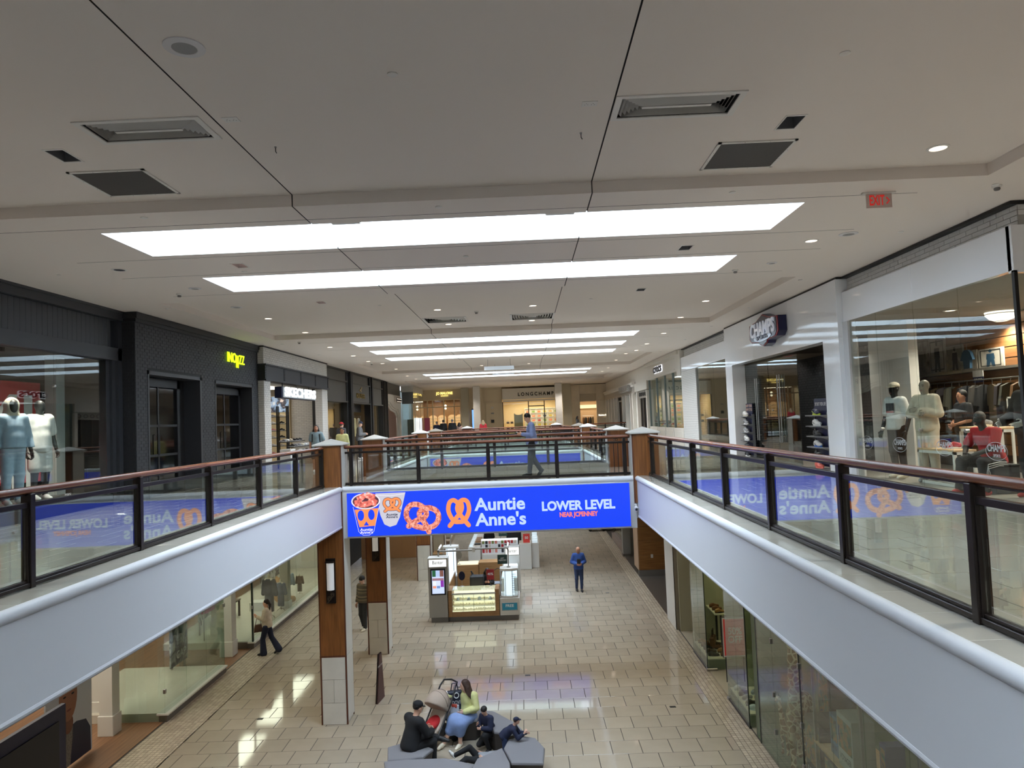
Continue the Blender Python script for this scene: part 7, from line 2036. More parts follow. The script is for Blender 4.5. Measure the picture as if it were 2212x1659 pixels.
# right tower
t = thing('kiosk_glass_tower', 'faceted lit glass display tower on white base with teal FREE sign', 'kiosk', (-.77, Y0, ZF))
MB().cbox(-.33, .34, .0, 1.0, .17, .74, .01).build('base', KW, t)
MB().box(-.28, .28, .05, .95, 0, .17).build('kick_plinth', M('kick_grey'), t)
MB().cbox(-.27, .27, -.015, 0, .33, .60, .004).build('sign_frame', KST, t); MB().box(-.25, .25, -.02, -.015, .35, .58).build('sign_print', M('teal_print', (24, 92, 110), .5, emit=(24, 92, 110), es=.35), t)
text('FREE', (-.77, Y0 - .024, ZF + .49), FRONT, .13, M('decal_white'), t, bold=.003, ext=.0006, width=.28)
OCT = [(-.3, .12), (-.12, .02), (.12, .02), (.3, .12), (.3, .5), (.12, .6), (-.12, .6), (-.3, .5)]
MB().prism(OCT, 'xy', .74, .80).build('tray', KW, t)
MB().prism(OCT, 'xy', 1.64, 1.72).build('canopy', KW, t)
MB().prism([(x * .55, .31 + (y - .31) * .55) for x, y in OCT], 'xy', .80, 1.64).build('lit_core', KCOOL, t)
for i in range(8):
 a, b = OCT[i], OCT[(i + 1) % 8]
 MB().add([(a[0], a[1], .8), (b[0], b[1], .8), (b[0], b[1], 1.64), (a[0], a[1], 1.64)], [(0, 1, 2, 3)]).build('glass_facet', KGL, t)
 MB().cyl((a[0], a[1], .8), (a[0], a[1], 1.64), .012, n=6).build('facet_post', KST, t)
m = MB()
for r in range(9):
 for k in range(5): m.box(.10 + k * .03, .115 + k * .03, .12, .13, .9 + r * .075, .93 + r * .075)
m.build('earring_cards', M('ear_cards', (170, 186, 206), .4), t)['kind'] = 'stuff'
MB().lathe([(.07, 1.72), (.06, 1.75), (.02, 1.76)], (0, .3, 0), n=14).build('pole_flange', KST, t)
MB().cyl((0, .3, 1.74), (0, .3, 2.42), .02, n=8).build('pole', KST, t)
# overhead frame
t = thing('kiosk_overhead_frame', 'grey tubular frame spanning above the jewellery kiosk', 'frame', (-2.0, 25.2, ZF))
MB().cbox(-1.2, .02, -.03, .03, 2.33, 2.38, .005).build('beam', KST, t); MB().cbox(.08, 1.2, -.03, .03, 2.37, 2.42, .005).build('beam', KST, t); MB().cbox(-.0, .1, -.04, .04, 2.28, 2.46, .005).build('splice', KW, t)
for x in (-1.17, 1.22):
 MB().cbox(x - .03, x + .03, -.03, .9, 2.34, 2.40, .005).build('side_beam', KST, t)
 MB().box(x - .02, x + .02, .3, .9, 2.40, 2.44).build('lamp_bar', lamp_mat('bar_white', (236, 244, 250), 1.0), t)
MB().cyl((-1.17, 0, 2.18), (-1.17, 0, 2.36), .03, n=8).build('post', KST, t)
for i, (x, y, z) in enumerate([(-.98, 25.45, ZF + 1.8), (-1.05, 29.0, ZF + 2.2)]):
 s_ = thing('green_sign', ['dark green GET PIERCED sign above the kiosk glass tower', 'dark green GET PIERCED sign on the kiosk farther back'][i], 'sign', (x, y, z))
 MB().cbox(-.17, .17, -.012, .012, .0, .32, .003).build('panel', M('dark_green', (20, 52, 46), .5), s_)
 text('GET\nPIERCED', (x, y - .016, z + .16), FRONT, .075, M('decal_white'), s_, ext=.0006, lines=.9, width=.26)
 MB().cyl((.12, 0, .32), (.12, 0, .60 if i == 0 else .3 + .02), .008, n=6).build('rod', KST, s_)
# back of the kiosk
t = thing('kiosk_back_counter', 'oak back counter of the kiosk with lit glass tops', 'counter', (-2.0, 28.3, ZF))
MB().cbox(-.85, -.02, 0, .6, 0, 1.25, .006).build('oak_unit', KWOOD, t); MB().cbox(.0, .9, 0, .6, 0, 1.33, .006).build('oak_unit', KWOOD, t)
MB().box(-.83, -.05, .05, .55, 1.25, 1.30).build('glass_top', KGLOW, t)
MB().cbox(.92, 1.5, -1.9, .6, 0, 1.1, .006).build('side_unit', KW, t); MB().box(.94, 1.48, -1.88, .55, 1.1, 1.14).build('glass_top', M('case_cool', (206, 220, 226), .2, emit=(206, 224, 236), es=.4), t)
MB().cbox(-1.5, -.95, -2.4, .4, 0, .95, .006).build('side_unit', KWOOD, t); MB().box(-1.48, -.97, -2.38, .35, .95, 1.0).build('glass_top', M('case_cool'), t)
t2 = thing('kiosk_glass_tower', 'lit glass display tower at the rear of the kiosk beside the oak counter', 'kiosk', (-3.12, 28.5, ZF))
MB().cbox(-.3, .3, 0, .6, 0, .8, .01).build('base', KW, t2)
MB().prism(OCT, 'xy', 1.86, 1.93).build('canopy', KW, t2); MB().prism([(x * .6, .31 + (y - .31) * .6) for x, y in OCT], 'xy', .8, 1.86).build('lit_core', KCOOL, t2)
for i in range(8):
 a = OCT[i]; MB().cyl((a[0], a[1], .8), (a[0], a[1], 1.86), .012, n=6).build('facet_post', KST, t2)
MB().cyl((0, .3, 1.93), (0, .3, 2.6), .02, n=8).build('pole', KST, t2)
t3 = thing('kiosk_tower', 'rear kiosk tower with partly hidden lit Banter sign', 'kiosk', (-.72, 28.9, ZF))
MB().cbox(-.3, .3, 0, .4, 0, 1.45, .01).build('body', KW, t3); MB().box(-.27, .27, -.012, 0, 1.47, 1.76).build('sign_box', lamp_mat('banter_sign'), t3); MB().cbox(-.3, .3, 0, .4, 1.45, 1.8, .01).build('head', KST, t3)
text('Banter', (-.72, 28.9 - .016, ZF + 1.62), FRONT, .17, M('letter_grey'), t3, bold=.001, ext=.001, width=.36)
# mirrors, sale card
for i, (x, y, z, c) in enumerate([(-2.42, 25.55, ZF + 1.06, (18, 22, 50)), (-2.75, 28.2, ZF + 1.3, (120, 110, 96))]):
 s_ = thing('table_mirror', ['round dark table mirror on the jewellery counter', 'round tan table mirror on the kiosk back counter'][i], 'mirror', (x, y, z))
 m = MB(); m.prism(el2(0, .36, .115, .155, 20), 'xz', -.01, .01); m.build('mirror_disc', M('mirror_%d' % i, c, .2), s_)
 MB().cyl((0, 0, .0), (0, 0, .21), .008, n=6).build('stem', KST, s_); MB().lathe([(.07, 0), (.06, .012), (0, .02)], n=14).build('foot', KST, s_)
s_ = thing('red_sale_card', 'red 40% sale card on a stem on the jewellery counter', 'sign', (-1.42, 25.5, ZF + 1.06))
MB().cbox(-.13, .13, -.006, .006, .2, .56, .002).build('card', M('sale_red2', (150, 30, 34), .5), s_); text('40%', (-1.42, 25.49, ZF + 1.06 + .4), FRONT, .12, M('decal_white'), s_, bold=.002, ext=.0006, width=.2)
MB().cyl((0, 0, 0), (0, 0, .2), .006, n=6).build('stem', KST, s_); MB().box(-.05, .05, -.04, .04, 0, .01).build('foot', KST, s_)
ch = thing('bar_stool_chair', 'dark high chair with grey seat behind the jewellery counter', 'chair', (-1.25, 27.3, ZF))
MB().cbox(-.2, .2, -.2, .2, .72, .78, .02).build('seat', M('seat_grey', (130, 134, 142), .5), ch)
for x in (-.18, .18):
 for y in (-.18, .18): MB().cyl((x, y, 0), (x, y, .72), .014, n=6).build('leg', BLACK, ch)
MB().tube([(-.18, .18, .78), (-.18, .2, 1.15), (0, .22, 1.25), (.18, .2, 1.15), (.18, .18, .78)], .014, 6).build('backrest', BLACK, ch)
bk = thing('black_bag', 'bulky black bag on blue tinsel wrap behind the counter', 'bag', (-1.95, 26.3, ZF))
sdf_obj('bag_body', [('b', (0, 0, 1.0), (.2, .14, .22), .05, None, .03), ('c', (-.1, 0, 1.2), (-.2, .0, 1.42), .05, .03, .04)], .03, M('bag_black', (24, 24, 26), .6), bk)
sdf_obj('tinsel', [('e', (0, -.02, .66), (.33, .2, .16), None, .05), ('e', (.1, -.1, .6), (.2, .15, .1), None, .05)], .03, M('blue_tinsel', (30, 90, 120), .3, metal=.4, noise=(60, .6), bump=(60, 1.0)), bk)
MB().box(-.3, .3, -.18, .18, 0, .56).build('stool', M('kick_grey'), bk)
# second kiosk
t = thing('phone_case_kiosk', 'white kiosk with rows of phone cases, dark screens and red 50 card', 'kiosk', (-1.25, 33.0, ZF))
MB().cbox(-1.55, -1.0, 0, 4, 0, 1.12, .01).build('side_counter', KW, t); MB().cbox(.75, 1.3, .2, 1.2, 0, 1.15, .01).build('side_counter', KW, t); MB().cbox(1.32, 1.65, .5, 2.6, 0, 1.12, .01).build('side_counter', KW, t)
MB().cbox(-.95, .7, .15, .5, 0, .75, .01).build('front_counter', KW, t)
MB().box(-.95, .7, .4, .5, .75, 1.35).build('case_panel', M('case_back', (200, 206, 210), .4, emit=(200, 210, 222), es=.25), t)
MB().box(-.95, .7, .1, .3, 1.36, 1.42).build('light_bar', lamp_mat('bar_white'), t)
rr = random.Random(31)
for r in range(3):
 for k in range(11):
  c = [(170, 40, 44), (226, 226, 230), (60, 90, 150), (196, 120, 110), (120, 130, 70), (40, 40, 48), (210, 200, 190)][rr.randrange(7)]
  MB().cbox(-.93 + k * .145, -.82 + k * .145, .34, .36, .78 + r * .2, .95 + r * .2, .006).build('phone_case', M('pcase_%d' % sum(c), c, .4), t)
for k in range(9):
 MB().cbox(-1.5, -1.35, .1 + k * .42, .4 + k * .42, 1.12, 1.18, .006).build('glass_tray', M('case_cool'), t)
 if k < 5: MB().cbox(1.36, 1.6, .55 + k * .4, .85 + k * .4, 1.12, 1.2 + .03 * k, .006).build('glass_tray', M('case_cool'), t)
MB().box(-1.3, -1.05, 1.2, 2.6, 1.12, 1.16).build('wood_board', KWOOD, t); MB().box(-1.3, -1.02, .5, .9, 1.12, 1.15).build('tablet', BLACK, t)
MB().cbox(.15, .85, 1.6, 1.7, .6, 1.9, .01).build('black_panel', BLACK, t)
MB().cbox(.95, 1.25, .18, .2, .7 + .5, 1.6, .005).build('red_card', M('sale_red'), t); text('50', (-.15, 33.17, ZF + 1.42), FRONT, .16, M('decal_white'), t, bold=.003, ext=.0006)
MB().cyl((-.1, .8, 0), (-.1, .8, 2.6), .03, n=8).build('pole', KST, t)
MB().cyl((.88, .3, 1.0), (.88, .3, 1.02), .02, n=8).build('lock', BLACK, t)
# directory stand behind the first pillar and standing bin
d = thing('directory_stand', 'slanted maroon framed directory stand behind the first pillar', 'sign', (-3.85, 18.2, ZF), -.15)
MB().prism([(-.25, 0), (.25, 0), (.12, 1.12), (-.02, 1.12)], 'yz', -.03, .03).build('panel', M('maroon_panel', (74, 40, 38), .4), d)
m = MB(); m.tube([(0, -.26, .02), (0, -.03, 1.13), (0, .13, 1.13), (0, .26, .02)], .018, 6); m.build('edge_frame', DARKM, d)
text('DIRECTORY', (.032, 0, .85), ((0, 1, 0), (0, 0, 1)), .06, M('decal_white'), d, ext=.0006, world=False)
b = thing('waste_bin', 'beige square waste bin with dark opening beyond the far pillar', 'bin', (-3.9, 31.9, ZF))
MB().cbox(-.3, .3, -.3, .3, 0, 1.1, .01).build('body', M('bin_beige', (176, 164, 146), .5), b); MB().box(-.2, .2, -.31, -.3, .75, .95).build('opening', BLACK, b); MB().cbox(-.32, .32, -.32, .32, 1.1, 1.16, .01).build('lid', KWOOD, b)
# stage with white stools, far left
st_ = thing('low_stage', 'low carpeted platform with white rounded stools at the far lower shop', 'platform', (-6.3, 40, ZF))
MB().cbox(-1.6, 1.9, 0, 3.0, 0, .3, .02).build('deck', M('stage_taupe', (150, 132, 112), .6), st_)
for k in range(4):
 s_ = thing('white_stool', 'white rounded stool on the low carpeted platform', 'stool', (-6.2 + k * .55, 40.5 + (k % 2) * .5, ZF + .3), group='white stools')
 sdf_obj('cushion', [('b', (0, 0, .28), (.1, .1, .18), .1, None, 0)], .04, M('stool_white', (214, 214, 206), .6), s_)
 MB().cyl((0, 0, 0), (0, 0, .06), .16, n=16).build('foot', KST, s_)
t = thing('tan_shop_wall', 'tan wood panelled wall at the end of the left lower gallery', 'wall panel', (-7.2, 37.2, ZF))
for k in range(4): MB().cbox(-1.4 + k * .7, -.705 + k * .7, 0, .1, 0, 4.35, .006).build('panel', M('tan_panel', (176, 134, 96), .5), t)
# benches: faceted grey modular seats
BTOP = M('bench_fabric', (122, 120, 124), .85, bump=(200, .2)); BSIDE = M('bench_side', (62, 56, 52), .5)
def bench(pts, lab, vent=None):
 cx = sum(p[0] for p in pts) / len(pts); cy = sum(p[1] for p in pts) / len(pts)
 b = thing('bench', lab, 'bench', (cx, cy, ZF))
 L_ = [(x - cx, y - cy) for x, y in pts]
 m = MB(); n = len(L_)
 lo = [(x * .86, y * .86, .02) for x, y in L_]; hi = [(x, y, .40) for x, y in L_]
 m.add(lo + hi, [tuple(range(n))[::-1]] + [(i, (i + 1) % n, n + (i + 1) % n, n + i) for i in range(n)])
 m.build('side_panels', BSIDE, b)
 rings = []
 for s, z in ((1.0, .395), (1.02, .41), (1.01, .44), (.97, .455), (.93, .46)): rings.append([(x * s, y * s, z) for x, y in L_])
 m = MB(); vs = sum(rings, []); fs = []
 for r in range(4):
  for i in range(n): fs.append((r * n + i, r * n + (i + 1) % n, (r + 1) * n + (i + 1) % n, (r + 1) * n + i))
 fs.append(tuple(range(4 * n, 5 * n))); m.add(vs, fs); m.build('seat_cushion', BTOP, b)
 MB().add([(x * .86, y * .86, 0) for x, y in L_] + [(x * .86, y * .86, .02) for x, y in L_], [(i, (i + 1) % n, n + (i + 1) % n, n + i) for i in range(n)]).build('foot', BLACK, b)
 if vent is not None:
  i = vent
  p, q = Vector((*L_[i], .25)) * .93, Vector((*L_[(i + 1) % n], .25)) * .93
  p.z = q.z = .22
  c = (p + q) / 2; u = (q - p).normalized()
  nn = Vector((u.y, -u.x, .35)).normalized()
  v_ = nn.cross(u) * -1
  pts_ = [c + u * a + v_ * bb + nn * .012 for a, bb in ((-.1, -.03), (.1, -.03), (.1, .03), (-.1, .03))]
  MB().add(pts_, [(0, 1, 2, 3)]).build('vent_slot', BLACK, b)
 return b
bench([(-1.95, 15.86), (-1.62, 15.72), (-1.28, 15.74), (-1.18, 15.95), (-1.2, 16.24), (-1.35, 16.5), (-1.8, 16.45), (-2.0, 16.15)], 'grey faceted bench seat under the woman in the yellow cardigan')
bench([(-1.06, 15.50), (-.88, 15.12), (-.58, 14.98), (-.30, 15.12), (-.42, 15.45), (-.95, 16.15), (-1.20, 16.22), (-1.18, 15.9)], 'long grey faceted bench seat behind the crouching boy', vent=0)
bench([(-.58, 14.72), (-.66, 14.35), (-.5, 13.75), (.08, 13.7), (.12, 14.3), (-.05, 14.75), (-.3, 14.85)], 'grey faceted bench seat the child in the cap leans on')
bench([(-1.15, 13.95), (-.70, 14.36), (-.54, 13.74), (-.5, 13.1), (-1.3, 13.2)], 'grey bench seat completing the ring beside the leaning child')
bench([(-2.95, 14.55), (-2.85, 14.0), (-2.5, 14.02), (-2.2, 14.1), (-2.05, 14.42), (-2.3, 14.62), (-2.75, 14.68)], 'grey faceted bench seat under the man in black')
bench([(-2.9, 13.95), (-2.45, 14.0), (-1.75, 14.0), (-1.2, 13.72), (-1.4, 13.2), (-2.7, 13.2)], 'wide grey bench seat in front of the boy lying on the floor')
# ================================================================== PEOPLE AND MANNEQUINS
SKIN = {n: M('skin_' + n, c, .55) for n, c in dict(light=(206, 158, 132), tan=(176, 124, 96), pale=(216, 172, 150), dark=(92, 62, 48), mblack=(22, 22, 24), mgrey=(70, 68, 66), mwhite=(206, 202, 198), mstone=(150, 142, 128)).items()}
CL = {n: M('cloth_' + n, c, .85, noise=(14, .10)) for n, c in dict(black=(24, 24, 27), navy=(28, 34, 60), jeans=(44, 58, 92), jeansd=(30, 36, 58), cream=(206, 192, 170), yellow=(206, 204, 142), sky=(128, 150, 196), blue=(44, 74, 138), shirt=(132, 146, 190),
 grey=(104, 104, 106), dgrey=(58, 56, 58), red=(168, 28, 34), teal=(120, 138, 146), white=(214, 214, 212), beige=(196, 186, 168), ltblue=(158, 178, 198), rose=(176, 146, 136), heather=(140, 142, 146), brown=(88, 62, 44), char=(44, 44, 46)).items()}
HAIRM = {n: M('hair_' + n, c, .6, bump=(60, .5)) for n, c in dict(black=(22, 18, 16), brown=(58, 36, 26), dkbrown=(38, 26, 22), grey=(120, 112, 106), blond=(150, 120, 84), bald=(110, 80, 66)).items()}
EYE = M('eye_dark', (30, 22, 20), .3); LIP = M('lip', (150, 84, 76), .5)
STAND = dict(pelvis=(0, 0, .53), waist=(0, .004, .615), chest=(0, .006, .72), neck=(0, -.004, .83), head=(0, .012, .925),
   shL=(-.092, 0, .802), shR=(.092, 0, .802), elL=(-.122, -.015, .635), elR=(.122, -.015, .635), wrL=(-.13, .03, .49), wrR=(.13, .03, .49),
   hipL=(-.05, 0, .52), hipR=(.05, 0, .52), knL=(-.055, .012, .285), knR=(.055, .012, .285), anL=(-.055, -.012, .045), anR=(.055, -.012, .045))
def person(name, label, cat, loc, rz, H, pose=None, skin='light', top=('black', 'long', .012), bottom=('jeans', 'trousers'), shoes='black', hair=('black', 'short'), hat=None,
  vox=.016, group=None, face=True, look=0.0, tilt=0.0, curl=.5, feet=None, extra=None, shirt_cut=None, topless=False):
 J = dict(STAND)
 if pose: J.update(pose)
 P = {k: Vector(v) * H for k, v in J.items()}
 t = thing(name, label, cat, loc, rz, group)
 tp = lambda v: (v.x, v.y, v.z)
 h = H
 body = []; torso = []; arms = {}; legs = {}
 pel, wai, che, nek, hed = (P[k] for k in ('pelvis', 'waist', 'chest', 'neck', 'head'))
 up = (nek - pel).normalized()
 sx = (P['shR'] - P['shL']).normalized()
 fw = up.cross(sx).normalized() * 1.0
 Rt = np.array(Matrix((sx, fw, up)).transposed())
 torso += [('e', tp(pel), (.092 * h, .066 * h, .062 * h), Rt, .04 * h), ('e', tp(wai), (.078 * h, .056 * h, .06 * h), Rt, .05 * h), ('e', tp(che), (.094 * h, .066 * h, .085 * h), Rt, .05 * h),
   ('c', tp(P['shL'] + (P['shR'] - P['shL']) * .12), tp(P['shL'] + (P['shR'] - P['shL']) * .88), .040 * h, .040 * h, .04 * h)]
 neckp = [('c', tp(nek - up * .02 * h), tp(hed - up * .02 * h), .034 * h, .031 * h, .015 * h)]
 hf = Matrix.Rotation(look, 3, 'Z') @ Vector((0, 1, 0)) if True else fw
 hf = (Matrix.Rotation(tilt, 3, Vector((1, 0, 0))) @ Vector((0, 1, 0))); hf = Matrix.Rotation(look, 3, 'Z') @ hf
 hx = hf.cross(Vector((0, 0, 1))).normalized(); hu = hx.cross(hf).normalized()
 Rh = np.array(Matrix((hx, hf, hu)).transposed())
 def hp(x, y, z): return tp(hed + (hx * x + hf * y + hu * z) * h)
 headp = [('e', hp(0, -.006, .012), (.044 * h, .054 * h, .054 * h), Rh, .015 * h), ('e', hp(0, .014, -.028), (.034 * h, .036 * h, .038 * h), Rh, .02 * h)]
 if face:
  headp += [('c', hp(0, .050, .004), hp(0, .058, -.016), .006 * h, .009 * h, .008 * h), ('e', hp(-.045, -.004, -.006), (.006 * h, .012 * h, .017 * h), Rh, .004 * h), ('e', hp(.045, -.004, -.006), (.006 * h, .012 * h, .017 * h), Rh, .004 * h)]
 armp = []; handp = []
 for s in 'LR':
  sh, el, wr = P['sh' + s], P['el' + s], P['wr' + s]
  a = [('c', tp(sh), tp(el), .031 * h, .025 * h, .02 * h), ('c', tp(el), tp(wr), .025 * h, .017 * h, .008 * h)]
  arms[s] = a; armp += a
  d = (wr - el).normalized()
  if J.get('hand' + s): d = (d * .4 + Vector(J['hand' + s]).normalized()).normalized()
  side = d.cross(Vector((0, 0, 1)))
  side = side.normalized() if side.length > .2 else Vector((0, 1, 0))
  inw = Vector((1 if s == 'L' else -1, .2, 0)); n = (inw - d * inw.dot(d)).normalized()
  sd = d.cross(n).normalized()
  if sd.dot(Vector((0, 1, .5))) < 0: sd = -sd
  hnd = [('e', tp(wr + d * .026 * h), (.011 * h, .024 * h, .032 * h), np.array(Matrix((n, sd, d)).transposed()), .006 * h)]
  for q, (off, ln) in enumerate(((-.018, .034), (-.006, .041), (.006, .044), (.018, .040))):
   r0 = wr + d * .050 * h + sd * off * h
   k1 = r0 + (d * math.cos(curl * .6) + n * math.sin(curl * .6)) * ln * .52 * h
   k2 = k1 + (d * math.cos(curl * 1.7) + n * math.sin(curl * 1.7)) * ln * .48 * h
   hnd += [('c', tp(r0), tp(k1), .0058 * h, .0052 * h, .003 * h), ('c', tp(k1), tp(k2), .0052 * h, .0045 * h, .001 * h)]
  th0 = wr + d * .016 * h + sd * .018 * h
  th1 = th0 + (d * .6 + sd * .7 + n * .35).normalized() * .026 * h
  hnd += [('c', tp(th0), tp(th1), .0072 * h, .006 * h, .004 * h), ('c', tp(th1), tp(th1 + (d * .9 + n * .4) * .017 * h), .006 * h, .005 * h, .001)]
  handp.append(hnd)
 legp = []; footd = {}
 for s in 'LR':
  hi, kn, an = P['hip' + s], P['kn' + s], P['an' + s]
  legs[s] = (hi, kn, an)
  legp += [('c', tp(hi), tp(kn), .054 * h, .037 * h, .03 * h), ('c', tp(kn), tp(an), .036 * h, .024 * h, .012 * h)]
  sh_ = (kn - an).normalized()
  f_ = Vector(J['toe' + s]).normalized() if J.get('toe' + s) else Vector((0, 1, -.05))
  footd[s] = (an, f_, sh_)
  legp += [('c', tp(an), tp(an + f_ * .085 * h - sh_ * .02 * h), .016 * h, .012 * h, .010 * h)]
 # ---- body: one continuous skin surface
 V, Fc = sdf_arrays(torso + neckp + headp + armp + legp, vox)
 Vs, Fs = [V], [Fc]; off = len(V)
 for hnd in handp:
  v2, f2 = sdf_arrays(hnd, min(vox * .5, .009) if vox < .03 else .014)
  Vs.append(v2); Fs.append(f2 + off); off += len(v2)
 link('body', np_mesh('body', np.concatenate(Vs), np.concatenate(Fs)), SKIN[skin], t)
 # ---- clothes
 if not topless:
  tm, slv, inf = top[:3]
  hem = top[3] if len(top) > 3 else None
  tprims = list(torso) + [('c', tp(pel), tp(wai), .085 * h, .08 * h, .04 * h)]
  for s in 'LR':
   sh, el, wr = P['sh' + s], P['el' + s], P['wr' + s]
   if slv == 'long': tprims += [('c', tp(sh), tp(el), .034 * h, .029 * h, .02 * h), ('c', tp(el), tp(el + (wr - el) * .92), .028 * h, .023 * h, .01 * h)]
   elif slv == 'short': tprims += [('c', tp(sh), tp(sh + (el - sh) * .72), .036 * h, .036 * h, .02 * h)]
  cuts = [(tp(nek + up * .020 * h), tp((up - fw * .25).normalized()))]
  if hem is not None: cuts.append((tp(pel + up * hem * h), tp(-up)))
  else: cuts.append((tp(pel - up * .035 * h), tp(-up)))
  sdf_obj('top', tprims, vox, CL[tm], t, level=inf * .55 * h, cut=cuts)
 bm_, kind = bottom[:2]
 bp = [('e', tp(pel), (.096 * h, .070 * h, .062 * h), Rt, .04 * h)]
 cuts = [(tp(pel + up * .045 * h), tp(up))] if max(P['knL'].z, P['knR'].z) < pel.z - .12 * h else None
 for s in 'LR':
  hi, kn, an = legs[s]
  if kind == 'trousers': bp += [('c', tp(hi), tp(kn), .060 * h, .046 * h, .03 * h), ('c', tp(kn), tp(an + (kn - an) * .06), .045 * h, .036 * h, .015 * h)]
  elif kind == 'slim': bp += [('c', tp(hi), tp(kn), .058 * h, .041 * h, .03 * h), ('c', tp(kn), tp(an + (kn - an) * .08), .040 * h, .029 * h, .015 * h)]
  elif kind == 'flare': bp += [('c', tp(hi), tp(kn), .060 * h, .043 * h, .03 * h), ('c', tp(kn), tp(an + (an - kn) * .05), .043 * h, .062 * h, .015 * h)]
  elif kind == 'shorts': bp += [('c', tp(hi), tp(hi + (kn - hi) * .85), .064 * h, .062 * h, .03 * h)]
  elif kind == 'skirt': bp += [('c', tp(hi), tp(kn), .064 * h, .068 * h, .08 * h), ('c', tp(kn), tp(kn + (an - kn) * .45), .066 * h, .060 * h, .09 * h)]
 sdf_obj('trousers' if kind in ('trousers', 'slim', 'flare') else kind, bp, vox, CL[bm_], t, cut=cuts)
 if shoes:
  for s in 'LR':
   an, f_, sh_ = footd[s]
   sdf_obj('shoe', [('c', tp(an - f_ * .02 * h - sh_ * .012 * h), tp(an + f_ * .04 * h - sh_ * .018 * h), .026 * h, .025 * h, .02 * h), ('c', tp(an + f_ * .04 * h - sh_ * .02 * h), tp(an + f_ * .098 * h - sh_ * .026 * h), .025 * h, .019 * h, .02 * h)], vox * .9, SH[shoes] if shoes in SH else CL[shoes], t)
 # ---- hair and hat
 if hair:
  hm, style = hair
  hpz = [('e', hp(0, -.014, .022), (.049 * h, .054 * h, .055 * h), Rh, .01 * h)]
  cuts = [(hp(0, .036, .0), tuple(Rh @ np.array((0, 1, -.55)))), (hp(0, -.01, -.03), tuple(Rh @ np.array((0, .3, -1))))]
  if style == 'fringe': cuts = [(hp(0, .050, .016), tuple(Rh @ np.array((0, 1, -.9)))), (hp(0, -.01, -.022), tuple(Rh @ np.array((0, .3, -1))))]; hpz[0] = ('e', hp(0, -.008, .022), (.052 * h, .060 * h, .056 * h), Rh, .01 * h)
  if style == 'bald': cuts = [(hp(0, -.01, .012), tuple(Rh @ np.array((0, .6, 1)))), (hp(0, 0, -.03), tuple(Rh @ np.array((0, .3, -1))))]
  if style in ('long', 'shoulder'):
   L_ = .20 if style == 'long' else .11
   hpz += [('c', hp(-.036, -.018, .0), hp(-.062, -.02, -L_ * .6), .024 * h, .032 * h, .02 * h), ('c', hp(.036, -.018, .0), hp(.062, -.02, -L_ * .6), .024 * h, .032 * h, .02 * h), ('c', hp(0, -.036, .0), hp(0, -.058, -L_), .040 * h, .046 * h, .03 * h),
     ('c', hp(-.03, -.04, -.03), hp(-.05, -.05, -L_ * .95), .03 * h, .028 * h, .02 * h), ('c', hp(.03, -.04, -.03), hp(.05, -.05, -L_ * .9), .03 * h, .028 * h, .02 * h)]
   cuts = [(hp(0, .034, .0), tuple(Rh @ np.array((0, 1, -.5))))]
  if style == 'tail':
   hpz += [('c', hp(0, -.05, .01), hp(0, -.075, -.03), .022 * h, .024 * h, .012 * h), ('c', hp(0, -.075, -.03), hp(0, -.06, -.13), .024 * h, .014 * h, .01 * h)]
   cuts = cuts[:1]
  v2, f2 = sdf_arrays(hpz, vox * .8, 0, None if style == 'none' else cuts)
  if style in ('long', 'shoulder', 'tail'):
   pass
  link('hair', np_mesh('hair', v2, f2), HAIRM[hm], t)
 if hat:
  hc, brimdir = hat
  sdf_obj('cap_crown', [('e', hp(0, -.008, .034), (.052 * h, .061 * h, .044 * h), Rh, 0)], vox * .8, CL[hc], t, cut=[(hp(0, 0, .022), tuple(Rh @ np.array((0, 0, -1))))])
  bd = 1
  m = MB(); n = 10
  pts = [(.046 * math.cos(a), .034 + .055 * math.sin(a)) for a in [math.pi * k / n for k in range(n + 1)]]
  up_ = [Vector(hp(x, y * bd, .027 - .10 * max(0, y - .04))) for x, y in pts]; dn = [v - hu * .006 * h for v in up_]
  k = len(up_)
  m.add([tuple(v) for v in up_ + dn], [tuple(range(k)), tuple(range(k, 2 * k))[::-1]] + [(i, (i + 1) % k, k + (i + 1) % k, k + i)[::-1] for i in range(k)])
  m.build('cap_brim', CL[hc], t)
 if face and vox < .03:
  for s in (-1, 1):
   MB().lathe([(0, -.005 * h), (.005 * h, 0), (0, .005 * h)], hp(s * .018, .0455, .002), n=6).build('eye', EYE, t)
   a, b = Vector(hp(s * .010, .050, .014)), Vector(hp(s * .027, .044, .014))
   MB().tube([tuple(a), tuple((a + b) / 2 + hu * .003 * h), tuple(b)], .0028 * h, 4).build('eyebrow', HAIRM[hair[0]] if hair else EYE, t)
  MB().tube([hp(-.012, .049, -.040), hp(0, .052, -.041), hp(.012, .049, -.040)], .003 * h, 5).build('mouth', LIP, t)
 return t
PI = math.pi
def W(**k): return k
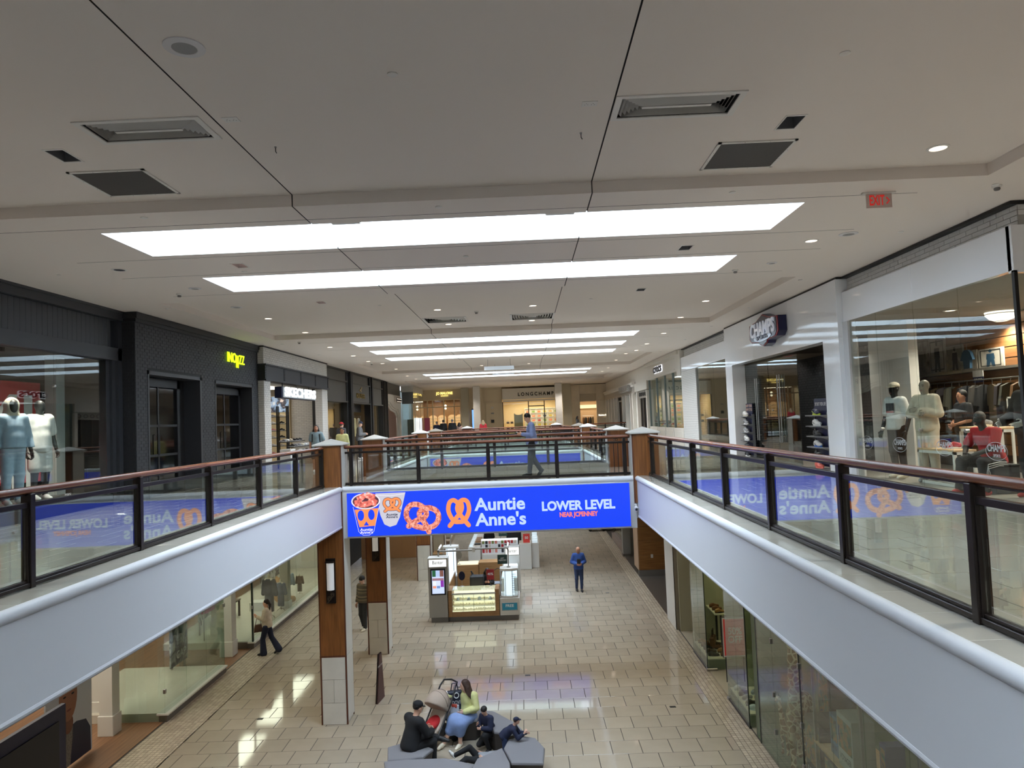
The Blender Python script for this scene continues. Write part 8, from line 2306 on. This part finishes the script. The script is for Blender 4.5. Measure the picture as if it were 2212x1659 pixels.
# ---- man with phone on the first bridge (walks towards the left, head bowed)
t = person('person', 'man in pale blue shirt and black trousers walking over the bridge looking at a phone', 'person', (.16, 19.65, 0), PI / 2, 1.70,
 dict(head=(0, .055, .915), neck=(0, .01, .835), elL=(-.125, .0, .64), wrL=(-.08, .15, .66), elR=(.125, -.01, .635), wrR=(.085, .145, .655), knL=(-.05, .03, .285), anL=(-.05, .055, .04), knR=(.05, -.005, .29), anR=(.05, -.13, .075), toeR=(0, .75, -.65)),
 'light', ('shirt', 'long', .014), ('black', 'trousers'), 'black', ('black', 'short'), vox=.016, tilt=-.55)
p = thing('phone', 'pale smartphone held by the man on the bridge', 'phone', (-.18, 19.65, 1.16), PI / 2)
MB().cbox(-.038, .038, -.075, .075, -.005, .004, .003).build('case', M('phone_white', (214, 220, 230), .2), p, rot=(.35, 0, 0)); MB().box(-.034, .034, -.07, .07, .0045, .006).build('display', lamp_mat('phone_glow', (210, 226, 250), .8), p, rot=(.35, 0, 0))
# ---- gallery walkers, upper left
person('person', 'long haired person in grey-blue shirt with black backpack straps', 'person', (-7.2, 24.9, 0), PI + .2, 1.62, dict(elL=(-.15, -.02, .64), wrL=(-.17, .0, .5)), 'tan', ('teal', 'short', .02, -.08), ('dgrey', 'shorts'), 'white', ('dkbrown', 'long'), vox=.020)
t = thing('backpack', 'black backpack worn by the long haired person', 'backpack', (-7.2, 24.9, 0), PI + .2)
for s in (-1, 1): MB().tube([(s * .11, -.10, 1.10), (s * .13, -.02, 1.38), (s * .12, .10, 1.28), (s * .13, .09, 1.02)], .022, 6).build('strap', CL['black'], t)
sdf_obj('bag', [('b', (0, -.2, 1.15), (.12, .05, .18), .05, None, 0)], .03, CL['black'], t)
person('person', 'girl in pale yellow top with dark hair tied back', 'person', (-6.15, 24.3, 0), PI + .1, 1.50, None, 'tan', ('yellow', 'long', .02), ('jeans', 'slim'), 'white', ('dkbrown', 'tail'), vox=.020, tilt=-.25)
person('person', 'man in grey sweater and black cap looking at his phone beside the taupe shop', 'person', (-7.62, 33.3, 0), -PI / 2 + .3, 1.74, dict(elL=(-.12, .0, .64), wrL=(-.07, .14, .65), elR=(.12, .0, .64), wrR=(.07, .14, .65), head=(0, .03, .92)), 'light', ('grey', 'long', .035, -.05), ('black', 'trousers'), 'white', ('grey', 'short'), ('navy', 1), vox=.024, tilt=-.4)
person('person', 'person in dark jacket and reddish cap before the bright shop window', 'person', (-8.1, 31.9, 0), -.5, 1.72, None, 'light', ('dgrey', 'long', .03), ('black', 'trousers'), 'black', ('brown', 'short'), ('red', 1), vox=.028, face=False)
# ---- far upper crowd seen from behind
for i, (x, y, H, top, lab, hr) in enumerate([(-6.15, 50.5, 1.62, 'navy', 'person in dark coat, first of the group seen from behind at the railing', ('grey', 'short')), (-5.65, 50.2, 1.72, 'black', 'person in black jacket with pale scarf seen from behind at the railing', ('dkbrown', 'short')),
          (-5.0, 49.9, 1.74, 'black', 'broad person in black coat seen from behind at the railing', ('grey', 'short')), (-4.6, 50.6, 1.5, 'rose', 'smaller person in rose top beside the broad black coat', ('dkbrown', 'shoulder'))]):
 person('person', lab, 'person', (x, y, 0), .1 * (i - 1), H, None, 'light', (top, 'long', .045 if i == 2 else .03), ('black', 'trousers'), 'black', hr, vox=.034, face=False)
person('person', 'woman in red coat with pale hair standing by the last opening', 'person', (-2.75, 47.6, 0), .1, 1.58, None, 'light', ('red', 'long', .035, -.2), ('navy', 'trousers'), 'black', ('blond', 'shoulder'), vox=.032, face=False)
person('person', 'woman in pale top reading a phone before the marble shop front', 'person', (4.0, 55.5, 0), -PI / 2 - .3, 1.62, dict(elL=(-.12, .0, .64), wrL=(-.06, .13, .67), elR=(.12, .0, .64), wrR=(.06, .13, .67)), 'light', ('heather', 'long', .025), ('black', 'trousers'), 'black', ('black', 'shoulder'), vox=.034, face=False)
# ---- lower floor walkers
person('person', 'woman in cream sweater and flared blue jeans walking past the denim shop', 'person', (-8.05, 22.15, ZF), PI / 2, 1.66,
 dict(elL=(-.12, .03, .66), wrL=(-.10, .14, .70), handL=(0, .5, .6), elR=(.125, -.02, .64), wrR=(.11, .05, .52), knL=(-.04, .07, .29), anL=(-.04, .06, .045), knR=(.045, -.06, .30), anR=(.045, -.185, .09), toeR=(0, .8, -.5)),
 'light', ('cream', 'long', .016), ('jeansd', 'flare'), 'black', ('dkbrown', 'tail'), vox=.017)
b = thing('handbag', 'small brown handbag carried by the woman in cream sweater', 'handbag', (-8.27, 22.02, ZF + .72), .5)
MB().prism([(-.13, 0), (.13, 0), (.09, .22), (-.09, .22)], 'xz', -.05, .05).build('body', M('bag_brown', (82, 54, 40), .5), b); MB().tube([(-.08, 0, .2), (-.05, 0, .38), (.05, 0, .38), (.08, 0, .2)], .009, 6).build('handle', M('bag_brown'), b)
STRP = stripes('striped_knit', [(92, 82, 66), (120, 106, 82), (78, 72, 62), (132, 116, 90), (86, 78, 66)], 4.2); CL['stripe'] = STRP
person('person', 'boy in striped brown sweater and baggy dark jeans between two pillars', 'person', (-5.62, 24.4, ZF), PI - .5, 1.80,
 dict(elL=(-.14, -.02, .64), wrL=(-.15, .0, .5), knL=(-.05, .03, .285), anL=(-.05, .03, .045), anR=(.055, -.06, .045), head=(.0, .025, .925)), 'pale', ('stripe', 'long', .026, -.02), ('char', 'trousers'), 'cream', ('black', 'fringe'), vox=.018, tilt=-.35, look=-.5)
person('person', 'balding man in blue zip jacket and jeans looking at a device in his hands', 'person', (1.86, 28.7, ZF), PI + .05, 1.75,
 dict(elL=(-.145, -.02, .65), wrL=(-.055, .13, .625), elR=(.145, -.02, .65), wrR=(.055, .13, .625), anL=(-.05, .02, .045), anR=(.055, -.05, .05), head=(0, .03, .92)), 'tan', ('blue', 'long', .024), ('jeans', 'slim'), 'black', ('grey', 'bald'), vox=.018, tilt=-.45)
d = thing('tablet_case', 'black device case held by the man in the blue jacket', 'tablet', (1.86, 28.42, ZF + 1.10), PI)
MB().cbox(-.07, .07, -.02, .02, 0, .20, .005).build('case', BLACK, d); MB().box(-.06, .06, -.022, -.02, .01, .19).build('back', M('case_dark', (30, 30, 34), .4), d)
person('person', 'kiosk seller with dark hair seated behind the jewellery counter', 'person', (-1.6, 26.9, ZF), PI, 1.62, dict(pelvis=(0, -.02, .44), waist=(0, 0, .52), chest=(0, .03, .62), neck=(0, .045, .72), head=(0, .09, .80), shL=(-.1, .04, .69), shR=(.1, .04, .69), elL=(-.12, .08, .54), elR=(.12, .08, .54), wrL=(-.05, .2, .58), wrR=(.05, .2, .58),
 hipL=(-.05, 0, .43), hipR=(.05, 0, .43), knL=(-.06, .24, .42), knR=(.06, .24, .42), anL=(-.06, .22, .2), anR=(.06, .22, .2)), 'tan', ('black', 'long', .015), ('black', 'trousers'), 'black', ('black', 'shoulder'), vox=.024, tilt=-.6)
person('person', 'person in black top and grey trousers standing inside the phone case kiosk', 'person', (-1.95, 35.2, ZF), .3, 1.75, None, 'tan', ('black', 'short', .02), ('heather', 'trousers'), 'black', ('black', 'short'), vox=.028, face=False)
# ---- family on the bench ring
SIT = dict(pelvis=(0, 0, .295), waist=(0, .005, .38), chest=(0, .015, .49), neck=(0, .02, .595), head=(0, .04, .69), shL=(-.103, .015, .565), shR=(.103, .015, .565), elL=(-.13, .03, .41), elR=(.13, .03, .41), wrL=(-.08, .16, .36), wrR=(.08, .16, .36),
  hipL=(-.05, .02, .285), hipR=(.05, .02, .285), knL=(-.065, .25, .285), knR=(.065, .25, .285), anL=(-.06, .27, .045), anR=(.06, .27, .045))
def sit(**k):
 d_ = dict(SIT); d_.update(k); return d_
person('person', 'man in black hoodie and black cap sitting on the bench seen from behind', 'person', (-2.5, 14.45, ZF - .02), -PI / 2 + .75, 1.80,
 sit(waist=(0, .03, .38), chest=(0, .055, .48), neck=(0, .085, .575), head=(0, .12, .665), shL=(-.11, .065, .55), shR=(.11, .065, .55), elL=(-.14, .14, .42), wrL=(-.06, .25, .40), elR=(.14, .14, .42), wrR=(.06, .25, .39), knL=(-.10, .24, .31), anL=(.02, .36, .27), toeL=(.8, .5, -.2), knR=(.09, .24, .29), anR=(.09, .24, .05)),
 'light', ('black', 'long', .030), ('black', 'trousers'), 'black', ('black', 'short'), ('black', 1), vox=.015, tilt=-.3, look=0)
t = person('person', 'woman with long brown hair in yellow cardigan and pale blue skirt on the bench', 'person', (-1.46, 15.90, ZF - .01), PI - .47, 1.66,
 sit(elR=(.19, .12, .56), wrR=(.28, .24, .60), elL=(-.14, .04, .42), wrL=(-.03, .16, .40), knL=(-.03, .25, .29), anL=(-.02, .26, .045), knR=(.06, .25, .31), anR=(.16, .36, .06), head=(.02, .05, .69)), 'pale', ('yellow', 'long', .022), ('sky', 'skirt'), 'cream', ('brown', 'long'), vox=.014, tilt=-.15, look=-1.0)
person('person', 'crouching boy in navy jacket and black trousers beside the seated woman', 'person', (-1.02, 15.35, ZF), PI - .75, 1.22,
 dict(pelvis=(0, -.06, .26), waist=(0, -.03, .35), chest=(0, .01, .46), neck=(0, .04, .565), head=(0, .085, .665), shL=(-.105, .03, .54), shR=(.105, .03, .54), elL=(-.13, .07, .39), elR=(.13, .09, .38), wrL=(-.03, .17, .40), wrR=(.04, .19, .45), handR=(0, .2, .6),
   hipL=(-.06, -.03, .26), hipR=(.06, -.03, .26), knL=(-.09, .18, .30), knR=(.09, .14, .10), anL=(-.09, .08, .05), anR=(.09, -.14, .06)), 'pale', ('navy', 'long', .030), ('black', 'trousers'), 'black', ('black', 'fringe'), vox=.013, tilt=-.35)
person('person', 'small child in navy cap leaning over the grey bench edge', 'person', (-.66, 14.72, ZF), -PI / 2 - .1, 1.02,
 dict(pelvis=(0, -.02, .50), waist=(0, .04, .57), chest=(0, .13, .64), neck=(0, .20, .70), head=(0, .25, .80), shL=(-.10, .19, .66), shR=(.10, .19, .66), elL=(-.12, .28, .52), elR=(.12, .28, .52), wrL=(-.08, .42, .54), wrR=(.08, .40, .60), handR=(0, .3, .8)), 'pale', ('navy', 'long', .025), ('jeans', 'trousers'), 'white', ('brown', 'short'), ('navy', 1), vox=.012, look=.3)
person('person', 'child lying on the floor in grey top and black trousers with bent leg', 'person', (-1.15, 14.72, ZF), PI / 2 + .25, 1.25,
 dict(pelvis=(0, 0, .07), waist=(0, -.085, .068), chest=(0, -.19, .07), neck=(0, -.30, .07), head=(0, -.39, .075), shL=(-.10, -.27, .07), shR=(.10, -.27, .07), elL=(-.17, -.15, .05), elR=(.17, -.15, .05), wrL=(-.1, -.03, .12), wrR=(.12, -.02, .12), hipL=(-.05, .02, .065), hipR=(.05, .02, .065), knL=(-.06, .24, .13), anL=(-.08, .42, .045), knR=(.07, .16, .24), anR=(.10, .40, .14), toeL=(0, .3, .9), toeR=(.1, .5, .8)),
 'pale', ('heather', 'short', .022), ('black', 'trousers'), 'white', ('brown', 'short'), vox=.014, face=False)
# ---- stroller
st_ = thing('stroller', 'beige hooded stroller with black frame and red seat', 'stroller', (-2.12, 15.62, ZF), -.55)
FR = M('stroller_frame', (22, 22, 24), .4)
for s in (-1, 1):
 MB().tube([(s * .22, -.45, .12), (s * .22, -.1, .45), (s * .22, .25, .85), (s * .20, .42, 1.08)], .018, 8).build('side_tube', FR, st_)
 MB().tube([(s * .22, .3, .10), (s * .22, .05, .55)], .016, 8).build('rear_tube', FR, st_)
 for y, r in ((-.45, .10), (.32, .12)):
  m = MB(); m.tube([(s * .24, y + r * math.cos(a), r + r * .86 * math.sin(a)) for a in [2 * math.pi * k / 18 for k in range(18)]], .02, 8, closed=True)
  m.build('tyre', BLACK, st_)
  m = MB()
  for k in range(3): m.cyl((s * .24, y - r * .8 * math.cos(k * 1.05), r - r * .7 * math.sin(k * 1.05)), (s * .24, y + r * .8 * math.cos(k * 1.05), r + r * .7 * math.sin(k * 1.05)), .008, n=5)
  m.build('wheel_spokes', FR, st_)
MB().tube([(-.20, .42, 1.08), (-.18, .52, 1.16), (0, .56, 1.18), (.18, .52, 1.16), (.20, .42, 1.08)], .02, 8).build('push_handle', FR, st_)
sdf_obj('hood', [('e', (0, .02, .80), (.25, .34, .30), rotm('X', .5), 0)], .022, M('hood_beige', (168, 150, 136), .8), st_, cut=[((0, .0, .76), (0, -.62, -.78))])
m = MB()
for a_ in (.5, 1.1, 1.7):
 m.tube([(.255 * math.cos(b), .02 + .34 * math.sin(b) * math.cos(a_) * 1.0 + .05, .80 + .31 * math.sin(b) * math.sin(a_)) for b in [PI * k / 14 for k in range(15)]], .006, 5)
m.build('hood_seams', M('hood_seam', (120, 104, 94), .8), st_)
sdf_obj('seat_shell', [('c', (0, .22, .75), (0, -.12, .42), .19, .19, .05), ('c', (0, -.12, .42), (0, -.36, .36), .16, .13, .05)], .024, M('seat_beige', (176, 160, 146), .8), st_, cut=[((0, -.05, .55), (0, -.72, .70))])
sdf_obj('red_blanket', [('e', (0, -.12, .50), (.15, .22, .08), rotm('X', .4), 0)], .022, M('blanket_red', (170, 26, 30), .85), st_)
MB().cbox(-.18, .18, -.15, .3, .2, .36, .03).build('under_basket', M('basket_dark', (50, 46, 44), .8), st_)
bg = thing('shopping_bag', 'navy shopping bag with white letters hanging from the stroller handle', 'bag', (-1.75, 15.88, ZF + .62), .25)
MB().cbox(-.17, .17, -.06, .06, 0, .40, .03).build('body', M('bag_navy', (20, 24, 44), .6), bg)
MB().box(-.172, -.155, -.065, .065, .02, .39).build('white_piping', M('decal_white'), bg)
text('DOVI', (0.02, -.065, .16), FRONT, .12, M('decal_white'), bg, ext=.0008, width=.17, world=False)
m = MB(); m.tube([(.03 + .05 * math.cos(a), -.064, .31 + .055 * math.sin(a)) for a in [2 * PI * k / 16 for k in range(16)]], .01, 5, closed=True); m.build('white_emblem', M('decal_white'), bg)
MB().tube([(-.08, 0, .39), (-.05, 0, .55), (.05, 0, .55), (.08, 0, .39)], .012, 6).build('handle', M('bag_navy'), bg)
pb = thing('plastic_bag', 'pale translucent plastic bag with red items standing on the bench', 'bag', (-1.78, 15.9, ZF + .455), .2)
sdf_obj('bag_body', [('b', (0, 0, .14), (.08, .07, .12), .03, None, .02), ('c', (-.05, 0, .25), (-.04, 0, .40), .03, .015, .04), ('c', (.05, 0, .25), (.04, 0, .40), .03, .015, .04)], .015, M('plastic_pale', (196, 194, 196), .3, bump=(30, .4)), pb)
sdf_obj('red_contents', [('e', (-.02, -.07, .27), (.05, .04, .05), None, 0), ('e', (.04, -.07, .25), (.04, .04, .06), None, 0)], .014, M('contents_red', (170, 60, 40), .6), pb)
# ---- shop window mannequins: right (sports shop)
t = person('mannequin', 'black mannequin in white cap, white graphic tee and black joggers', 'mannequin', (7.62, 15.05, .02), PI / 2 + .35, 1.96, dict(elL=(-.14, -.02, .63), wrL=(-.15, .04, .49), elR=(.145, -.01, .63), wrR=(.15, .05, .49), anL=(-.07, 0, .045), anR=(.07, -.04, .045)), 'mblack', ('white', 'short', .012, -.03), ('black', 'slim'), 'cream', None, ('beige', 1), vox=.017)
MB().box(-.10, .10, .150, .156, 1.33, 1.53).build('tee_print', M('tee_dark', (60, 60, 64), .7), t); MB().box(-.09, .09, .154, .159, 1.33, 1.37).build('red_print', M('tee_red', (150, 60, 66), .7), t)
person('mannequin', 'stone coloured mannequin in beige hooded tracksuit with folded arms', 'mannequin', (7.72, 14.1, .02), PI / 2 + .5, 1.97, dict(elL=(-.145, .03, .66), wrL=(-.0, .12, .69), elR=(.145, .03, .66), wrR=(.0, .13, .66)), 'mstone', ('beige', 'long', .022, -.04), ('beige', 'trousers'), 'grey', None, vox=.017)
t = person('mannequin', 'seated dark mannequin in red tee and black striped track trousers', 'mannequin', (7.75, 12.2, -.03), PI / 2 + .25, 1.86, sit(waist=(0, .03, .38), chest=(0, .07, .48), neck=(0, .10, .58), head=(0, .14, .68), shL=(-.11, .08, .56), shR=(.11, .08, .56), elL=(-.14, .16, .42), wrL=(-.04, .28, .36), elR=(.14, .16, .42), wrR=(.04, .28, .36), knL=(-.11, .25, .30), knR=(.11, .25, .30), anL=(-.12, .24, .05), anR=(.12, .28, .05)),
 'mgrey', ('red', 'short', .014), ('black', 'trousers'), 'red', None, vox=.017)
for k in range(3): MB().tube([(-.24 - .004 * k, .02, .54 - .03 * k), (-.31, .25, .56 - .03 * k), (-.305, .46, .53 - .035 * k), (-.31, .50 - .03 * k, .4), (-.30, .47 - .03 * k, .15)], .006, 4).build('side_stripe', M('decal_white'), t)
person('mannequin', 'pale faced mannequin in black hooded jacket and black trousers', 'mannequin', (7.75, 11.3, .02), PI / 2 + .1, 1.93, dict(elL=(-.15, .03, .64), wrL=(-.12, .14, .60), elR=(.15, .03, .64), wrR=(.12, .14, .60)), 'mwhite', ('black', 'long', .030, -.03), ('black', 'trousers'), 'red', ('black', 'none'), vox=.017, face=False)
person('person', 'shop worker in dark tee with folded hands inside the sports shop', 'person', (8.9, 14.9, .02), PI / 2, 1.75, dict(elL=(-.14, .02, .64), wrL=(-.04, .12, .60), elR=(.14, .02, .64), wrR=(.04, .13, .58)), 'tan', ('black', 'short', .02), ('black', 'trousers'), 'black', ('black', 'short'), vox=.028)
# ---- left window
t = person('mannequin', 'black mannequin in pale blue hooded denim jacket and light jeans', 'mannequin', (-9.75, 13.65, .29), -PI / 2 - .55, 2.02, dict(elL=(-.14, -.02, .63), wrL=(-.15, .03, .49), elR=(.14, -.02, .63), wrR=(.15, .03, .49)), 'mblack', ('ltblue', 'long', .026, .0), ('ltblue', 'trousers'), 'white', None, vox=.017, face=False)
sdf_obj('hood', [('e', (0, -.02, 1.88), (.13, .15, .16), None, .03), ('c', (0, -.04, 1.72), (0, -.02, 1.66), .14, .15, .04)], .018, CL['beige'], t, cut=[((0, .075, 1.86), (0, 1, .12))])
person('mannequin', 'black mannequin in cream tee and cream shorts', 'mannequin', (-9.8, 14.5, .29), -PI / 2 - .45, 2.02, dict(elL=(-.14, -.02, .63), wrL=(-.15, .03, .49), elR=(.14, -.02, .63), wrR=(.15, .03, .49)), 'mblack', ('white', 'short', .026, -.06), ('white', 'shorts'), 'white', None, vox=.017, face=False)
for o in bpy.data.objects:
 pass
